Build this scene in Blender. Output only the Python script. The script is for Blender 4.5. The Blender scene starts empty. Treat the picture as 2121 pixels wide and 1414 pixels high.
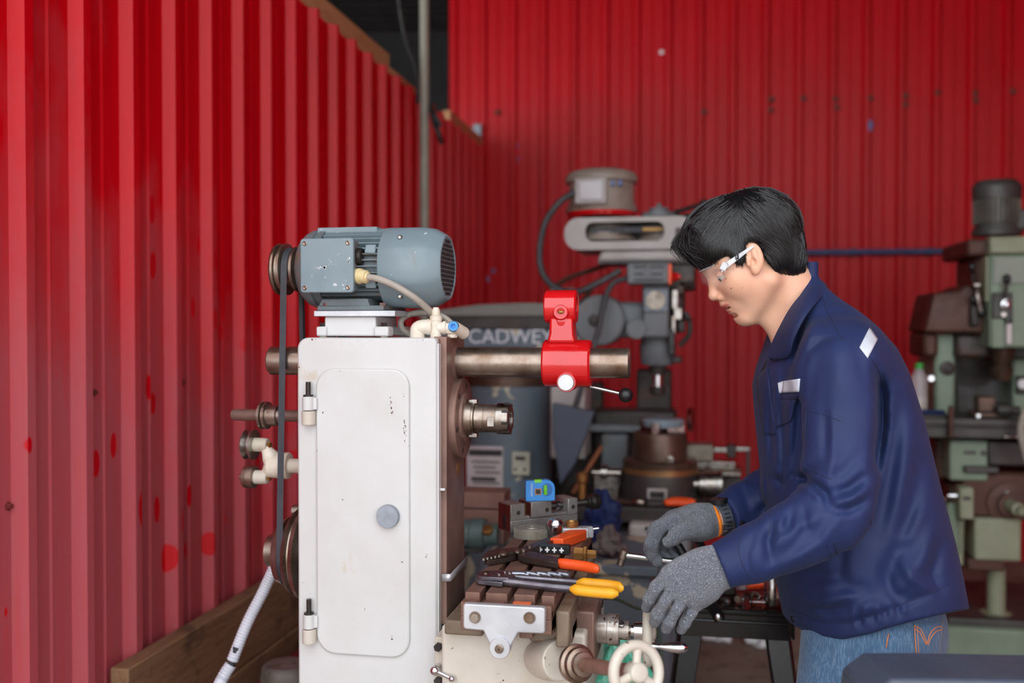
import bpy, bmesh, math, random
import numpy as np
from mathutils import Vector, Matrix
from mathutils.bvhtree import BVHTree

random.seed(7)
rng = np.random.default_rng(7)
SC = bpy.context.scene
COL = SC.collection

# ------------------------------------------------------------------ camera
# 35 mm lens; the ribs of both walls give the yaw, their vanishing point the pitch
FPX = 35.0 / 36.0 * 2121.0
CX, CY = 1060.5, 707.0
YAW = math.atan(390.0 / FPX)
PIT = math.atan(34.0 / FPX)
CAM = Vector((0.0, 0.0, 1.42))
cam_d = bpy.data.cameras.new('camera')
cam_d.lens = 35.0
cam_d.sensor_width = 36.0
cam_d.clip_start = 0.05
cam_d.dof.use_dof = True
cam_d.dof.focus_distance = 1.74
cam_d.dof.aperture_fstop = 2.4
cam_o = bpy.data.objects.new('camera', cam_d)
cam_o.location = CAM
cam_o.rotation_euler = (math.pi / 2 - PIT, 0.0, YAW)
COL.objects.link(cam_o)
SC.camera = cam_o
FW = Vector((-math.sin(YAW) * math.cos(PIT), math.cos(YAW) * math.cos(PIT), -math.sin(PIT)))
RT = Vector((math.cos(YAW), math.sin(YAW), 0.0))
UP = RT.cross(FW)

# ------------------------------------------------------------------ light: overcast sky through the open front of the shed
world = bpy.data.worlds.new('world')
SC.world = world
world.use_nodes = True
wn = world.node_tree.nodes
wl = world.node_tree.links
wn.clear()
w_out = wn.new('ShaderNodeOutputWorld')
w_bg = wn.new('ShaderNodeBackground')
w_bg.inputs['Color'].default_value = (0.93, 0.965, 1.0, 1)
w_bg.inputs['Strength'].default_value = 1.0
wl.new(w_bg.outputs[0], w_out.inputs[0])
SC.view_settings.view_transform = 'Standard'
SC.view_settings.look = 'None'
SC.view_settings.gamma = 1.0
SC.view_settings.use_curve_mapping = False
SC.view_settings.exposure = 1.68

# ------------------------------------------------------------------ pixel -> place
def ray(px, py):
    return FW + RT * ((px - CX) / FPX) + UP * ((CY - py) / FPX)
def PY(px, py, y):
    d = ray(px, py); return CAM + d * (y / d.y)
def PX(px, py, x):
    d = ray(px, py); return CAM + d * (x / d.x)
def PZ(px, py, z):
    d = ray(px, py); return CAM + d * ((z - CAM.z) / d.z)
def PD(px, py, d):
    return CAM + ray(px, py) * d
def xat(px, y, py=700): return PY(px, py, y).x
def zat(py, y, px=1000): return PY(px, py, y).z

# ------------------------------------------------------------------ objects
def empty(name, loc, label, cat, group=None):
    o = bpy.data.objects.new(name, None)
    COL.objects.link(o)
    o.location = loc
    o.empty_display_size = 0.05
    tag(o, label, cat, group)
    return o
def tag(o, label=None, cat=None, group=None, kind=None):
    if label: o['label'] = label
    if cat: o['category'] = cat
    if group: o['group'] = group
    if kind: o['kind'] = kind
    return o
def root_loc(p):
    v = Vector((0, 0, 0))
    while p is not None:
        v = v + p.location
        p = p.parent
    return v
def copy_tree(o, loc=None, rotz=None, parent=None):
    c = o.copy(); COL.objects.link(c)
    if parent is not None: c.parent = parent
    if loc is not None: c.location = loc
    if rotz is not None: c.rotation_euler = (0, 0, rotz)
    for ch in list(o.children): copy_tree(ch, parent=c)
    return c

class MB:
    """collects shapes into one mesh"""
    def __init__(s): s.bm = bmesh.new()
    def _f(s, vs):
        try: return s.bm.faces.new(vs)
        except ValueError: return None
    def box(s, x0, x1, y0, y1, z0, z1):
        v = [s.bm.verts.new(p) for p in ((x0,y0,z0),(x1,y0,z0),(x1,y1,z0),(x0,y1,z0),(x0,y0,z1),(x1,y0,z1),(x1,y1,z1),(x0,y1,z1))]
        for f in ((0,3,2,1),(4,5,6,7),(0,1,5,4),(1,2,6,5),(2,3,7,6),(3,0,4,7)): s._f([v[i] for i in f])
        return s
    def obox(s, c, size, rot=None, taper=1.0):
        hx, hy, hz = (k / 2 for k in size)
        R = rot if rot is not None else Matrix.Identity(3)
        c = Vector(c)
        v = []
        for (a, b, d) in ((-1,-1,-1),(1,-1,-1),(1,1,-1),(-1,1,-1),(-1,-1,1),(1,-1,1),(1,1,1),(-1,1,1)):
            k = taper if d > 0 else 1.0
            v.append(s.bm.verts.new(c + R @ Vector((a*hx*k, b*hy*k, d*hz))))
        for f in ((0,3,2,1),(4,5,6,7),(0,1,5,4),(1,2,6,5),(2,3,7,6),(3,0,4,7)): s._f([v[i] for i in f])
        return s
    def rings(s, rings, cap0=True, cap1=True, closed=True):
        vr = [[s.bm.verts.new(p) for p in r] for r in rings]
        n = len(vr[0])
        for a, b in zip(vr[:-1], vr[1:]):
            for i in range(n if closed else n - 1):
                j = (i + 1) % n
                s._f([a[i], a[j], b[j], b[i]])
        if cap0: s._f(list(reversed(vr[0])))
        if cap1: s._f(vr[-1])
        return s
    def lathe(s, p0, d, prof, seg=24, cap=True, flat=None):
        p0 = Vector(p0); d = Vector(d).normalized()
        u = d.orthogonal().normalized(); w = d.cross(u)
        rs = []
        for t, r in prof:
            r = max(r, 1e-5)
            rs.append([p0 + d*t + (u*math.cos(2*math.pi*k/seg) + w*math.sin(2*math.pi*k/seg))*r for k in range(seg)])
        return s.rings(rs, cap, cap)
    def cyl(s, p0, p1, r0, r1=None, seg=20, cap=True):
        p0 = Vector(p0); p1 = Vector(p1)
        L = (p1 - p0).length
        return s.lathe(p0, p1 - p0, [(0, r0), (L, r0 if r1 is None else r1)], seg, cap)
    def hexa(s, p0, p1, r): return s.cyl(p0, p1, r, seg=6)
    def tube(s, pts, r, seg=10, cap=True, closed=False):
        pts = [Vector(p) for p in pts]
        n = len(pts)
        rr = r if isinstance(r, (list, tuple)) else [r] * n
        u = None; rs = []
        for i, p in enumerate(pts):
            if closed: t = pts[(i+1) % n] - pts[i-1]
            else: t = pts[min(i+1, n-1)] - pts[max(i-1, 0)]
            if t.length < 1e-9: t = Vector((0,0,1))
            t.normalize()
            if u is None: u = t.orthogonal().normalized()
            u = (u - t * u.dot(t)).normalized(); w = t.cross(u)
            rs.append([p + (u*math.cos(2*math.pi*k/seg) + w*math.sin(2*math.pi*k/seg))*rr[i] for k in range(seg)])
        if closed: rs.append(rs[0]); return s.rings(rs, False, False)
        return s.rings(rs, cap, cap)
    def prism(s, pts, axis, d0, d1):
        if axis == 'Y': f = lambda p, d: (p[0], d, p[1])
        elif axis == 'X': f = lambda p, d: (d, p[0], p[1])
        else: f = lambda p, d: (p[0], p[1], d)
        return s.rings([[f(p, d0) for p in pts], [f(p, d1) for p in pts]])
    def slab(s, pts, o, u, v, n, t):
        """polygon in the plane o+u,v extruded by t along n"""
        o, u, v, n = Vector(o), Vector(u), Vector(v), Vector(n)
        return s.rings([[o + u*a + v*b for a, b in pts], [o + u*a + v*b + n*t for a, b in pts]])
    def sphere(s, c, r, sc=(1,1,1), seg=20, rot=None):
        m = Matrix.Translation(Vector(c)) @ (rot.to_4x4() if rot is not None else Matrix.Identity(4)) @ Matrix.Diagonal((r*sc[0], r*sc[1], r*sc[2], 1))
        bmesh.ops.create_uvsphere(s.bm, u_segments=seg, v_segments=max(6, seg//2), radius=1.0, matrix=m)
        return s
    def torus(s, c, n, R, r, seg=32, rs=10):
        c = Vector(c); n = Vector(n).normalized(); u = n.orthogonal().normalized(); w = n.cross(u)
        return s.tube([c + (u*math.cos(2*math.pi*k/seg) + w*math.sin(2*math.pi*k/seg))*R for k in range(seg)], r, rs, closed=True)
    def grid(s, P):
        """P[i][j] points -> quads"""
        vs = [[s.bm.verts.new(p) for p in row] for row in P]
        for a, b in zip(vs[:-1], vs[1:]):
            for i in range(len(a) - 1): s._f([a[i], a[i+1], b[i+1], b[i]])
        return s
    def build(s, name, mat, parent=None, bevel=0.0, seg=2, smooth=35, base=None, solid=0.0, sub=0, label=None, recalc=True):
        bm = s.bm
        if recalc: bmesh.ops.recalc_face_normals(bm, faces=bm.faces)
        me = bpy.data.meshes.new(name)
        bm.to_mesh(me); bm.free()
        return link_mesh(name, me, mat, parent, bevel, seg, smooth, base, solid, sub, label)

def link_mesh(name, me, mat, parent=None, bevel=0.0, seg=2, smooth=35, base=None, solid=0.0, sub=0, label=None):
    o = bpy.data.objects.new(name, me)
    COL.objects.link(o)
    if parent is not None:
        me.transform(Matrix.Translation(-root_loc(parent)))
        o.parent = parent
    else:
        if base is None:
            n = len(me.vertices)
            co = np.empty(n*3); me.vertices.foreach_get('co', co); co = co.reshape(-1, 3)
            mn, mx = co.min(0), co.max(0)
            base = Vector(((mn[0]+mx[0])/2, (mn[1]+mx[1])/2, mn[2]))
        me.transform(Matrix.Translation(-Vector(base)))
        o.location = base
    if mat is not None: me.materials.append(mat)
    if smooth:
        me.polygons.foreach_set('use_smooth', [True] * len(me.polygons))
        me.set_sharp_from_angle(angle=math.radians(smooth))
    if solid:
        m = o.modifiers.new('thick', 'SOLIDIFY'); m.thickness = solid; m.offset = 0
    if bevel:
        m = o.modifiers.new('bevel', 'BEVEL'); m.width = bevel; m.segments = seg; m.limit_method = 'ANGLE'; m.angle_limit = math.radians(40)
        m.harden_normals = False
    if sub:
        m = o.modifiers.new('sub', 'SUBSURF'); m.levels = sub; m.render_levels = sub
    if label: o['label'] = label
    return o

def rrect(x0, x1, z0, z1, r, n=5):
    pts = []
    for cx, cz, a0 in ((x1-r, z0+r, -90), (x1-r, z1-r, 0), (x0+r, z1-r, 90), (x0+r, z0+r, 180)):
        for k in range(n + 1):
            a = math.radians(a0 + 90.0*k/n)
            pts.append((cx + r*math.cos(a), cz + r*math.sin(a)))
    return pts
def circ(cx, cz, r, n=24, a0=0.0):
    return [(cx + r*math.cos(a0 + 2*math.pi*k/n), cz + r*math.sin(a0 + 2*math.pi*k/n)) for k in range(n)]
def bez(pts, n=40):
    """Catmull-Rom through the points"""
    pts = [Vector(p) for p in pts]
    P = [pts[0]*2 - pts[1]] + pts + [pts[-1]*2 - pts[-2]]
    out = []
    m = len(pts) - 1
    per = max(2, n // m)
    for i in range(m):
        a, b, c, d = P[i:i+4]
        for k in range(per):
            t = k / per
            out.append(0.5*((2*b) + (c-a)*t + (2*a-5*b+4*c-d)*t*t + (3*b-a-3*c+d)*t*t*t))
    out.append(pts[-1])
    return out

def text_mesh(body, size, o, u, v, name, mat, parent=None, depth=0.0006, align='CENTER', shear=0.0):
    """flat lettering laid on the plane o,u,v"""
    cu = bpy.data.curves.new(name, 'FONT')
    cu.body = body; cu.size = size; cu.align_x = align; cu.align_y = 'CENTER'; cu.extrude = depth/2; cu.shear = shear
    tmp = bpy.data.objects.new(name + '_tmp', cu)
    COL.objects.link(tmp)
    dg = bpy.context.evaluated_depsgraph_get()
    me = bpy.data.meshes.new_from_object(tmp.evaluated_get(dg))
    bpy.data.objects.remove(tmp); bpy.data.curves.remove(cu)
    u = Vector(u).normalized(); v = Vector(v).normalized(); n = u.cross(v)
    M = Matrix((u, v, n)).transposed().to_4x4(); M.translation = Vector(o)
    me.transform(M); me.name = name
    me.materials.clear()
    return link_mesh(name, me, mat, parent, smooth=0)

# ------------------------------------------------------------------ materials
def rgb(r, g, b):
    f = lambda c: (c/255/12.92) if c/255 <= 0.04045 else ((c/255 + 0.055)/1.055)**2.4
    return (f(r), f(g), f(b), 1.0)
class NT:
    def __init__(s, name):
        s.m = bpy.data.materials.new(name); s.m.use_nodes = True
        s.t = s.m.node_tree; s.t.nodes.clear()
        s.out = s.n('ShaderNodeOutputMaterial'); s.b = s.n('ShaderNodeBsdfPrincipled')
        s.l(s.b.outputs[0], s.out.inputs['Surface'])
        s.tc = s.n('ShaderNodeTexCoord')
    def n(s, k, **kw):
        nd = s.t.nodes.new(k)
        for a, b in kw.items(): setattr(nd, a, b)
        return nd
    def l(s, a, b): s.t.links.new(a, b)
    def map(s, scale=(1,1,1), loc=(0,0,0), rot=(0,0,0)):
        m = s.n('ShaderNodeMapping')
        m.inputs['Scale'].default_value = scale; m.inputs['Location'].default_value = loc; m.inputs['Rotation'].default_value = rot
        s.l(s.tc.outputs['Object'], m.inputs[0]); return m.outputs[0]
    def noise(s, scale, detail=4, rough=0.55, vec=None, dist=0.0):
        nd = s.n('ShaderNodeTexNoise'); nd.inputs['Scale'].default_value = scale
        nd.inputs['Detail'].default_value = detail; nd.inputs['Roughness'].default_value = rough; nd.inputs['Distortion'].default_value = dist
        s.l(vec if vec is not None else s.tc.outputs['Object'], nd.inputs['Vector']); return nd.outputs['Fac']
    def ramp(s, fac, a, b, lo=0.0, hi=1.0):
        nd = s.n('ShaderNodeMapRange'); nd.clamp = True
        nd.inputs['From Min'].default_value = a; nd.inputs['From Max'].default_value = b
        nd.inputs['To Min'].default_value = lo; nd.inputs['To Max'].default_value = hi
        s.l(fac, nd.inputs['Value']); return nd.outputs[0]
    def math(s, op, a, b=None):
        nd = s.n('ShaderNodeMath', operation=op)
        for i, v in enumerate((a, b)):
            if v is None: continue
            if isinstance(v, (int, float)): nd.inputs[i].default_value = v
            else: s.l(v, nd.inputs[i])
        return nd.outputs[0]
    def mix(s, fac, a, b):
        nd = s.n('ShaderNodeMix', data_type='RGBA')
        if isinstance(fac, (int, float)): nd.inputs[0].default_value = fac
        else: s.l(fac, nd.inputs[0])
        for i, v in ((6, a), (7, b)):
            if isinstance(v, tuple): nd.inputs[i].default_value = v
            else: s.l(v, nd.inputs[i])
        return nd.outputs[2]
    def sep(s, vec=None):
        nd = s.n('ShaderNodeSeparateXYZ'); s.l(vec if vec is not None else s.tc.outputs['Object'], nd.inputs[0]); return nd.outputs
    def bump(s, h, strength=0.3, dist=0.002):
        nd = s.n('ShaderNodeBump'); nd.inputs['Strength'].default_value = strength; nd.inputs['Distance'].default_value = dist
        s.l(h, nd.inputs['Height']); s.l(nd.outputs[0], s.b.inputs['Normal'])
    def set(s, **kw):
        for k, v in kw.items():
            i = s.b.inputs[{'col':'Base Color','rough':'Roughness','metal':'Metallic','spec':'Specular IOR Level','coat':'Coat Weight','sheen':'Sheen Weight','trans':'Transmission Weight','ior':'IOR','alpha':'Alpha','sss':'Subsurface Weight','emit':'Emission Color','emits':'Emission Strength','coatr':'Coat Roughness','sheenr':'Sheen Roughness'}[k]]
            if isinstance(v, (int, float, tuple)): i.default_value = v
            else: s.l(v, i)
        return s.m

def pmat(name, c1, c2=None, scale=12, lo=0.35, hi=0.7, rough=0.5, metal=0.0, chips=None, chip_scale=40, chip_at=0.66, dirt=None, dirt_scale=6, dirt_at=0.55, bump=0.0, bscale=120, vec=None, rvar=0.12, coat=0.0, spec=0.5):
    """paint or metal: two tones, optional dirt film, optional chips that show what is under the paint"""
    t = NT(name)
    v = t.map(vec) if vec else None
    col = c1
    if c2 is not None: col = t.mix(t.ramp(t.noise(scale, 5, 0.6, v), lo, hi), c1, c2)
    r = t.ramp(t.noise(scale*1.7, 4, 0.6, v), 0.3, 0.7, max(0.03, rough - rvar), min(1, rough + rvar))
    if dirt is not None:
        d = t.ramp(t.noise(dirt_scale, 6, 0.65, v, 0.4), dirt_at, dirt_at + 0.14)
        col = t.mix(d, col, dirt)
    if chips is not None:
        k = t.ramp(t.noise(chip_scale, 3, 0.5, v, 0.2), chip_at, chip_at + 0.02)
        col = t.mix(k, col, chips)
    t.set(col=col, rough=r, metal=metal, coat=coat, spec=spec)
    if bump: t.bump(t.noise(bscale, 3, 0.6, v), bump, 0.002)
    return t.m
# ------------------------------------------------------------------ the shed
XL, YB, XR = -1.40, 6.417, 3.0          # left wall, back wall, right wall
PITCH = 0.200
ZT = 2.57                               # top of the left wall

def red_sheet(name, seed, left):
    t = NT(name)
    s = t.sep()
    z = s[2]
    base = t.mix(t.ramp(t.noise(3.0, 4, 0.6, t.map((4, 4, 0.5), (seed, 0, 0))), 0.35, 0.7), rgb(208, 2, 22), rgb(190, 2, 17))
    # settled dust, wiped and splashed away in blobs and runs
    n = t.ramp(t.noise(2.2, 5, 0.6, t.map((2.2, 2.2, 1.0), (seed*3, 1, 0))), 0.3, 0.7, -0.3, 0.3)
    fine = t.ramp(t.noise(60, 3, 0.6, t.map((1, 1, 0.06), (seed, 4, 0))), 0.2, 0.8, 0.7, 1.0)
    if left:
        h = t.math('ADD', t.ramp(z, 1.0, 2.0, 1.15, 0.0), t.ramp(s[1], -0.7, 0.7, 0.0, -1.0))     # object origin lies at y = 3
        dust = t.ramp(t.math('ADD', h, n), 0.12, 0.85)
        amount, dcol = 0.70, rgb(168, 104, 112)
    else:
        edge = t.math('ADD', z, t.ramp(t.noise(1.6, 5, 0.6, t.map((1, 1, 0.5), (seed, 0, 0))), 0.3, 0.7, -0.22, 0.22))
        film = t.ramp(edge, 2.78, 2.90, 0.34, 0.0)
        low = t.ramp(t.math('ADD', z, n), 0.9, 2.4, 0.75, 0.0)
        patch = t.ramp(t.noise(0.9, 5, 0.65, t.map((1, 1, 0.6), (seed, 3, 1))), 0.35, 0.7, 0.35, 1.0)
        dust = t.math('MULTIPLY', t.math('MAXIMUM', film, low), patch)
        amount, dcol = 0.55, rgb(150, 82, 82)
    dust = t.math('MULTIPLY', dust, fine)
    vor = t.n('ShaderNodeTexVoronoi'); vor.feature = 'F1'; vor.inputs['Scale'].default_value = 9.0
    t.l(t.map((0.0 if left else 1.6, 1.9, 0.8), (seed, 2, 5)), vor.inputs['Vector'])
    size = t.ramp(t.noise(2.4, 2, 0.5, t.map((1, 1, 1), (seed, 5, 7))), 0.42, 0.66, 0.0, 0.36)
    bl = t.ramp(t.math('SUBTRACT', vor.outputs['Distance'], size), 0.02, 0.06)
    dust = t.math('MULTIPLY', dust, bl if left else t.ramp(bl, 0, 1, 0.75, 1.0))
    col = t.mix(t.math('MULTIPLY', dust, amount), base, dcol)
    t.set(col=col, rough=t.ramp(dust, 0, 1, 0.38, 0.7), spec=0.22)
    t.bump(t.noise(14, 3, 0.5, t.map((1, 1, 0.25))), 0.10, 0.004)
    return t.m
M_REDL = red_sheet('red_painted_sheet', 3.0, True)
M_REDB = red_sheet('red_dusty_sheet', 8.0, False)

def sheet_profile(a0, a1, first, h, flank=0.012, top=0.030, skew=0.0):
    """(along, out) points of a trapezoid rib sheet; ribs start at first + k*PITCH"""
    pts = [(a0, 0.0)]
    k = math.ceil((a0 - first) / PITCH)
    while first + k*PITCH + 2*flank + top < a1:
        b = first + k*PITCH
        m = b - (PITCH - top - 2*flank) / 2
        if m - 0.006 > a0:
            pts += [(m - 0.006, 0.0), (m, 0.004), (m + 0.006, 0.0)]
        pts += [(b, 0.0), (b + flank, h), (b + flank + top, h), (b + 2*flank + top, 0.0)]
        k += 1
    pts.append((a1, 0.0))
    return pts

# left wall: the near flank of a rib ends (its crest begins) where the light stripes end in the photo
first_l = PX(614, 700, XL + 0.030).y - 0.014
prof = sheet_profile(0.35, YB, first_l - 14*PITCH, 0.030, 0.014, 0.026)
b = MB()
b.grid([[(XL + o, a, 0.0) for a, o in prof], [(XL + o, a, 1.3) for a, o in prof], [(XL + o, a, ZT) for a, o in prof]])
wall_left = tag(b.build('wall_left', M_REDL, smooth=0, base=(XL, 3, 0), solid=0.0012), kind='structure')
# back wall, running on to the left behind the side wall
xb0 = PY(930, 100, YB).x
gro = PY(1518, 0, YB).x
prof = sheet_profile(xb0, XR, gro - 20*PITCH - 0.030, 0.024, 0.016, 0.030)
b = MB()
b.grid([[(a, YB - o, z) for a, o in prof] for z in (0.0, 2.0, 4.0)])
wall_back = tag(b.build('wall_back', M_REDB, smooth=0, base=(0.5, YB, 0), solid=0.0012), kind='structure')
prof = sheet_profile(-0.6, YB, -0.55, 0.024, 0.016, 0.030)
b = MB()
b.grid([[(XR - o, a, z) for a, o in prof] for z in (0.0, 4.0)])
wall_right = tag(b.build('wall_right', M_REDB, smooth=0, base=(XR, 4.5, 0), solid=0.0012), kind='structure')

t = NT('worn_concrete')
c = t.mix(t.ramp(t.noise(2.5, 6, 0.65), 0.35, 0.7), rgb(158, 146, 134), rgb(128, 114, 102))
c = t.mix(t.ramp(t.noise(11, 5, 0.7), 0.52, 0.7), c, rgb(96, 80, 68))
t.set(col=c, rough=0.85); t.bump(t.noise(40, 5, 0.7), 0.4, 0.006)
M_CONC = t.m
b = MB(); b.box(-7, 8, -9, 9.2, -0.12, 0.0)
tag(b.build('floor', M_CONC, smooth=0, base=(0, 2, -0.12)), kind='structure')

M_ROOF = pmat('dark_roof_sheet', rgb(46, 45, 46), rgb(34, 33, 34), 3, rough=0.8)  # dark colour puts the gloom of the unlit roof space into the sheet
pr = sheet_profile(0.3, 9.2, 0.4, 0.03, 0.02, 0.05)
b = MB(); b.grid([[(x, a, 3.95 + o + 0.04*(XR - x)) for a, o in pr] for x in (-7.0, XR + 0.1)])
tag(b.build('ceiling', M_ROOF, smooth=0, base=(0, 5, 4.0), solid=0.002), kind='structure')
# the dark bay next door, seen over the left wall
b = MB(); b.box(-7, XR, 9.1, 9.15, 0, 4.6); b.box(-7.05, -7, 2.1, 9.15, 0, 4.6)
tag(b.build('wall_neighbour', M_ROOF, smooth=0, base=(-4, 9.1, 0)), kind='structure')
# ------------------------------------------------------------------ shared finishes
M_WHITE = pmat('cream_enamel', rgb(204, 205, 206), rgb(195, 194, 192), 5, rough=0.38, chips=rgb(74, 52, 46), chip_scale=85, chip_at=0.755, dirt=rgb(186, 170, 146), dirt_scale=7, dirt_at=0.61, bump=0.05, bscale=25)
M_WHITE2 = pmat('cream_enamel_greasy', rgb(202, 196, 186), rgb(188, 178, 162), 9, rough=0.42, chips=rgb(70, 46, 34), chip_scale=95, chip_at=0.71, dirt=rgb(140, 92, 54), dirt_scale=9, dirt_at=0.62, bump=0.06, bscale=30)
M_IRON = pmat('brown_oiled_iron', rgb(134, 104, 93), rgb(104, 80, 72), 14, rough=0.45, metal=0.25, dirt=rgb(72, 56, 48), dirt_scale=8, dirt_at=0.58, bump=0.15, bscale=90)
M_RUST = pmat('rusty_table_iron', rgb(132, 98, 84), rgb(104, 76, 66), 22, rough=0.5, metal=0.2, dirt=rgb(166, 96, 66), dirt_scale=12, dirt_at=0.62, bump=0.12, bscale=110)
M_STEEL = pmat('worn_steel', rgb(176, 172, 168), rgb(128, 112, 100), 26, rough=0.30, metal=1.0, bump=0.05, bscale=200)
M_STEELB = pmat('brown_stained_steel', rgb(162, 150, 140), rgb(118, 92, 74), 18, rough=0.34, metal=0.9, dirt=rgb(140, 96, 62), dirt_scale=14, dirt_at=0.63, bump=0.06, bscale=180)
M_BRIGHT = pmat('bright_steel', rgb(214, 214, 216), rgb(190, 190, 194), 30, rough=0.2, metal=1.0, rvar=0.06)
M_ALU = pmat('dull_aluminium', rgb(200, 202, 206), rgb(178, 180, 186), 14, rough=0.42, metal=0.55, bump=0.05, bscale=60)
M_DARK = pmat('dark_steel', rgb(70, 66, 64), rgb(46, 43, 42), 30, rough=0.4, metal=0.7)
M_BLACKP = pmat('black_plastic', rgb(26, 26, 28), rgb(18, 18, 20), 20, rough=0.35)
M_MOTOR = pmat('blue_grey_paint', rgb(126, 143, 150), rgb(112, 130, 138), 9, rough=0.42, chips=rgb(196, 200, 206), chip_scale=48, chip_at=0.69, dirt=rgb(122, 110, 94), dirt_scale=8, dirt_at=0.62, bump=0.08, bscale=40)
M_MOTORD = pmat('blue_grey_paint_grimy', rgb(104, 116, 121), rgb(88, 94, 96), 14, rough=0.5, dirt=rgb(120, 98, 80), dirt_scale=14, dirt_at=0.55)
M_REDP = pmat('glossy_red_paint', rgb(206, 20, 26), rgb(190, 16, 22), 10, rough=0.17, rvar=0.06, chips=rgb(120, 60, 40), chip_scale=70, chip_at=0.76, bump=0.22, bscale=55, coat=0.6)
M_BELT = pmat('rubber_belt', rgb(58, 60, 68), rgb(46, 47, 54), 30, rough=0.55)
M_PVC = pmat('cream_pipe', rgb(226, 218, 204), rgb(206, 192, 172), 30, rough=0.45, dirt=rgb(160, 124, 92), dirt_scale=40, dirt_at=0.62)
M_HOSE = pmat('grey_hose', rgb(168, 160, 150), rgb(146, 138, 128), 14, rough=0.5)
M_BLUEPL = pmat('blue_plastic', rgb(58, 146, 222), rgb(44, 128, 208), 20, rough=0.35)
M_ORANGE = pmat('orange_grip', rgb(244, 92, 34), rgb(232, 80, 28), 16, rough=0.38)
M_YELLOW = pmat('yellow_grip', rgb(240, 172, 22), rgb(226, 156, 30), 14, rough=0.4, dirt=rgb(190, 130, 60), dirt_scale=20, dirt_at=0.66)
M_BRASS = pmat('dull_brass', rgb(176, 130, 74), rgb(140, 98, 56), 30, rough=0.4, metal=0.7)
M_PLATE = pmat('etched_plate', rgb(196, 186, 188), rgb(176, 164, 166), 12, rough=0.4, metal=0.3)
M_INK = pmat('dark_print', rgb(40, 36, 38), None, rough=0.6)
M_WHITEPR = pmat('white_print', rgb(226, 226, 228), None, rough=0.5)
# ------------------------------------------------------------------ around the left wall
t = NT('old_plank')
g = t.noise(6, 6, 0.65, t.map((18, 1.2, 14)), 0.6)
c = t.mix(t.ramp(g, 0.3, 0.75), rgb(118, 84, 60), rgb(158, 120, 88))
c = t.mix(t.ramp(t.noise(5, 5, 0.7), 0.55, 0.72), c, rgb(58, 42, 34))
t.set(col=c, rough=0.8); t.bump(g, 0.3, 0.003)
M_PLANK = t.m
t = NT('new_pine')
g = t.noise(6, 5, 0.6, t.map((14, 0.8, 14)), 0.5)
t.set(col=t.mix(t.ramp(g, 0.3, 0.7), rgb(206, 160, 112), rgb(176, 126, 84)), rough=0.75)
M_PINE = t.m
zp_ = 0.612
for k_, (z0_, z1_, y0_, lab) in enumerate(((0.418, zp_, 2.118, 'topmost of three'), (0.212, 0.414, 2.14, 'middle of three'), (0.0, 0.208, 2.16, 'lowest of three'))):
    b = MB(); b.box(-1.366 + 0.006*k_, -1.318 + 0.004*k_, y0_, 5.4, z0_, z1_)
    o = b.build('timber_plank', M_PLANK, bevel=0.004)
    tag(o, 'brown timber plank on edge along the red side wall, %s' % lab, 'plank', 'planks stacked along the red side wall')
# pine battens along the wall top
zb1 = PX(797, 113, -1.425).z
yb1 = PX(797, 113, -1.425).y
b = MB(); b.box(-1.45, -1.402, 1.4, yb1, ZT - 0.12, zb1); tag(b.build('trim_1', M_PINE, bevel=0.004), kind='structure')
b = MB(); y2 = PX(872, 203, -1.425).y; b.box(-1.45, -1.402, yb1 + 0.005, y2, ZT - 0.12, ZT + 0.035); tag(b.build('trim_2', M_PINE, bevel=0.004), kind='structure')
b = MB(); y3 = PX(925, 230, -1.425).y; z3 = PX(925, 228, -1.425).z; b.box(-1.45, -1.402, y3, YB - 0.03, ZT - 0.12, z3); tag(b.build('trim_3', M_PINE, bevel=0.004), kind='structure')
k = PY(990, 285, YB - 0.05)
b = MB(); b.box(k.x - 0.03, k.x + 0.025, YB - 0.075, YB - 0.02, k.z - 0.085, k.z + 0.085)
tag(b.build('steel_post_stub', pmat('galvanised', rgb(150, 158, 166), rgb(130, 138, 146), 20, rough=0.5, metal=0.4), wall_back, bevel=0.003))
# screws in the sheeting
M_SCREW = pmat('rusted_screw', rgb(130, 50, 46), rgb(96, 40, 36), 60, rough=0.6)
for px_, py_ in ((194, 812), (378, 791), (17, 1048)):
    k = PX(px_, py_, XL + 0.002)
    b = MB(); b.lathe((XL, k.y, k.z), (1, 0, 0), [(0, 0.010), (0.003, 0.010), (0.0035, 0.006), (0.011, 0.0055)], 6); b.build('screw', M_SCREW, wall_left)
for px_, py_ in ((1030, 232), (1458, 231), (1598, 205), (1596, 227), (1664, 203), (1730, 205), (1733, 222), (1803, 203), (1876, 198), (1875, 216), (1942, 192), (2020, 193), (2021, 208), (2098, 189)):
    k = PY(px_, py_, YB - 0.024)
    b = MB(); b.lathe((k.x, YB, k.z), (0, -1, 0), [(0, 0.020), (0.027, 0.018), (0.030, 0.010), (0.036, 0.009)], 8); b.build('screw', pmat('dull_screw', rgb(110, 56, 44), None, rough=0.7) if px_ == 1030 else bpy.data.materials['dull_screw'], wall_back)
M_BLUEMK = pmat('blue_paint', rgb(74, 104, 176), rgb(92, 110, 150), 30, rough=0.5)
for px_, py_, w_, h_ in ((1068, 301, 0.03, 0.05), (1068, 328, 0.032, 0.05), (1005, 577, 0.05, 0.06), (1020, 560, 0.03, 0.03), (1803, 259, 0.028, 0.075), (1370, 106, 0.032, 0.032)):
    k = PY(px_, py_, YB - 0.026)
    b = MB(); b.sphere((k.x, YB - 0.024 if px_ > 1500 else YB - 0.004, k.z), 0.5, (w_, 0.006, h_), 12); b.build('paint_dab', M_WHITEPR if px_ == 1370 else M_BLUEMK, wall_back)
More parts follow.
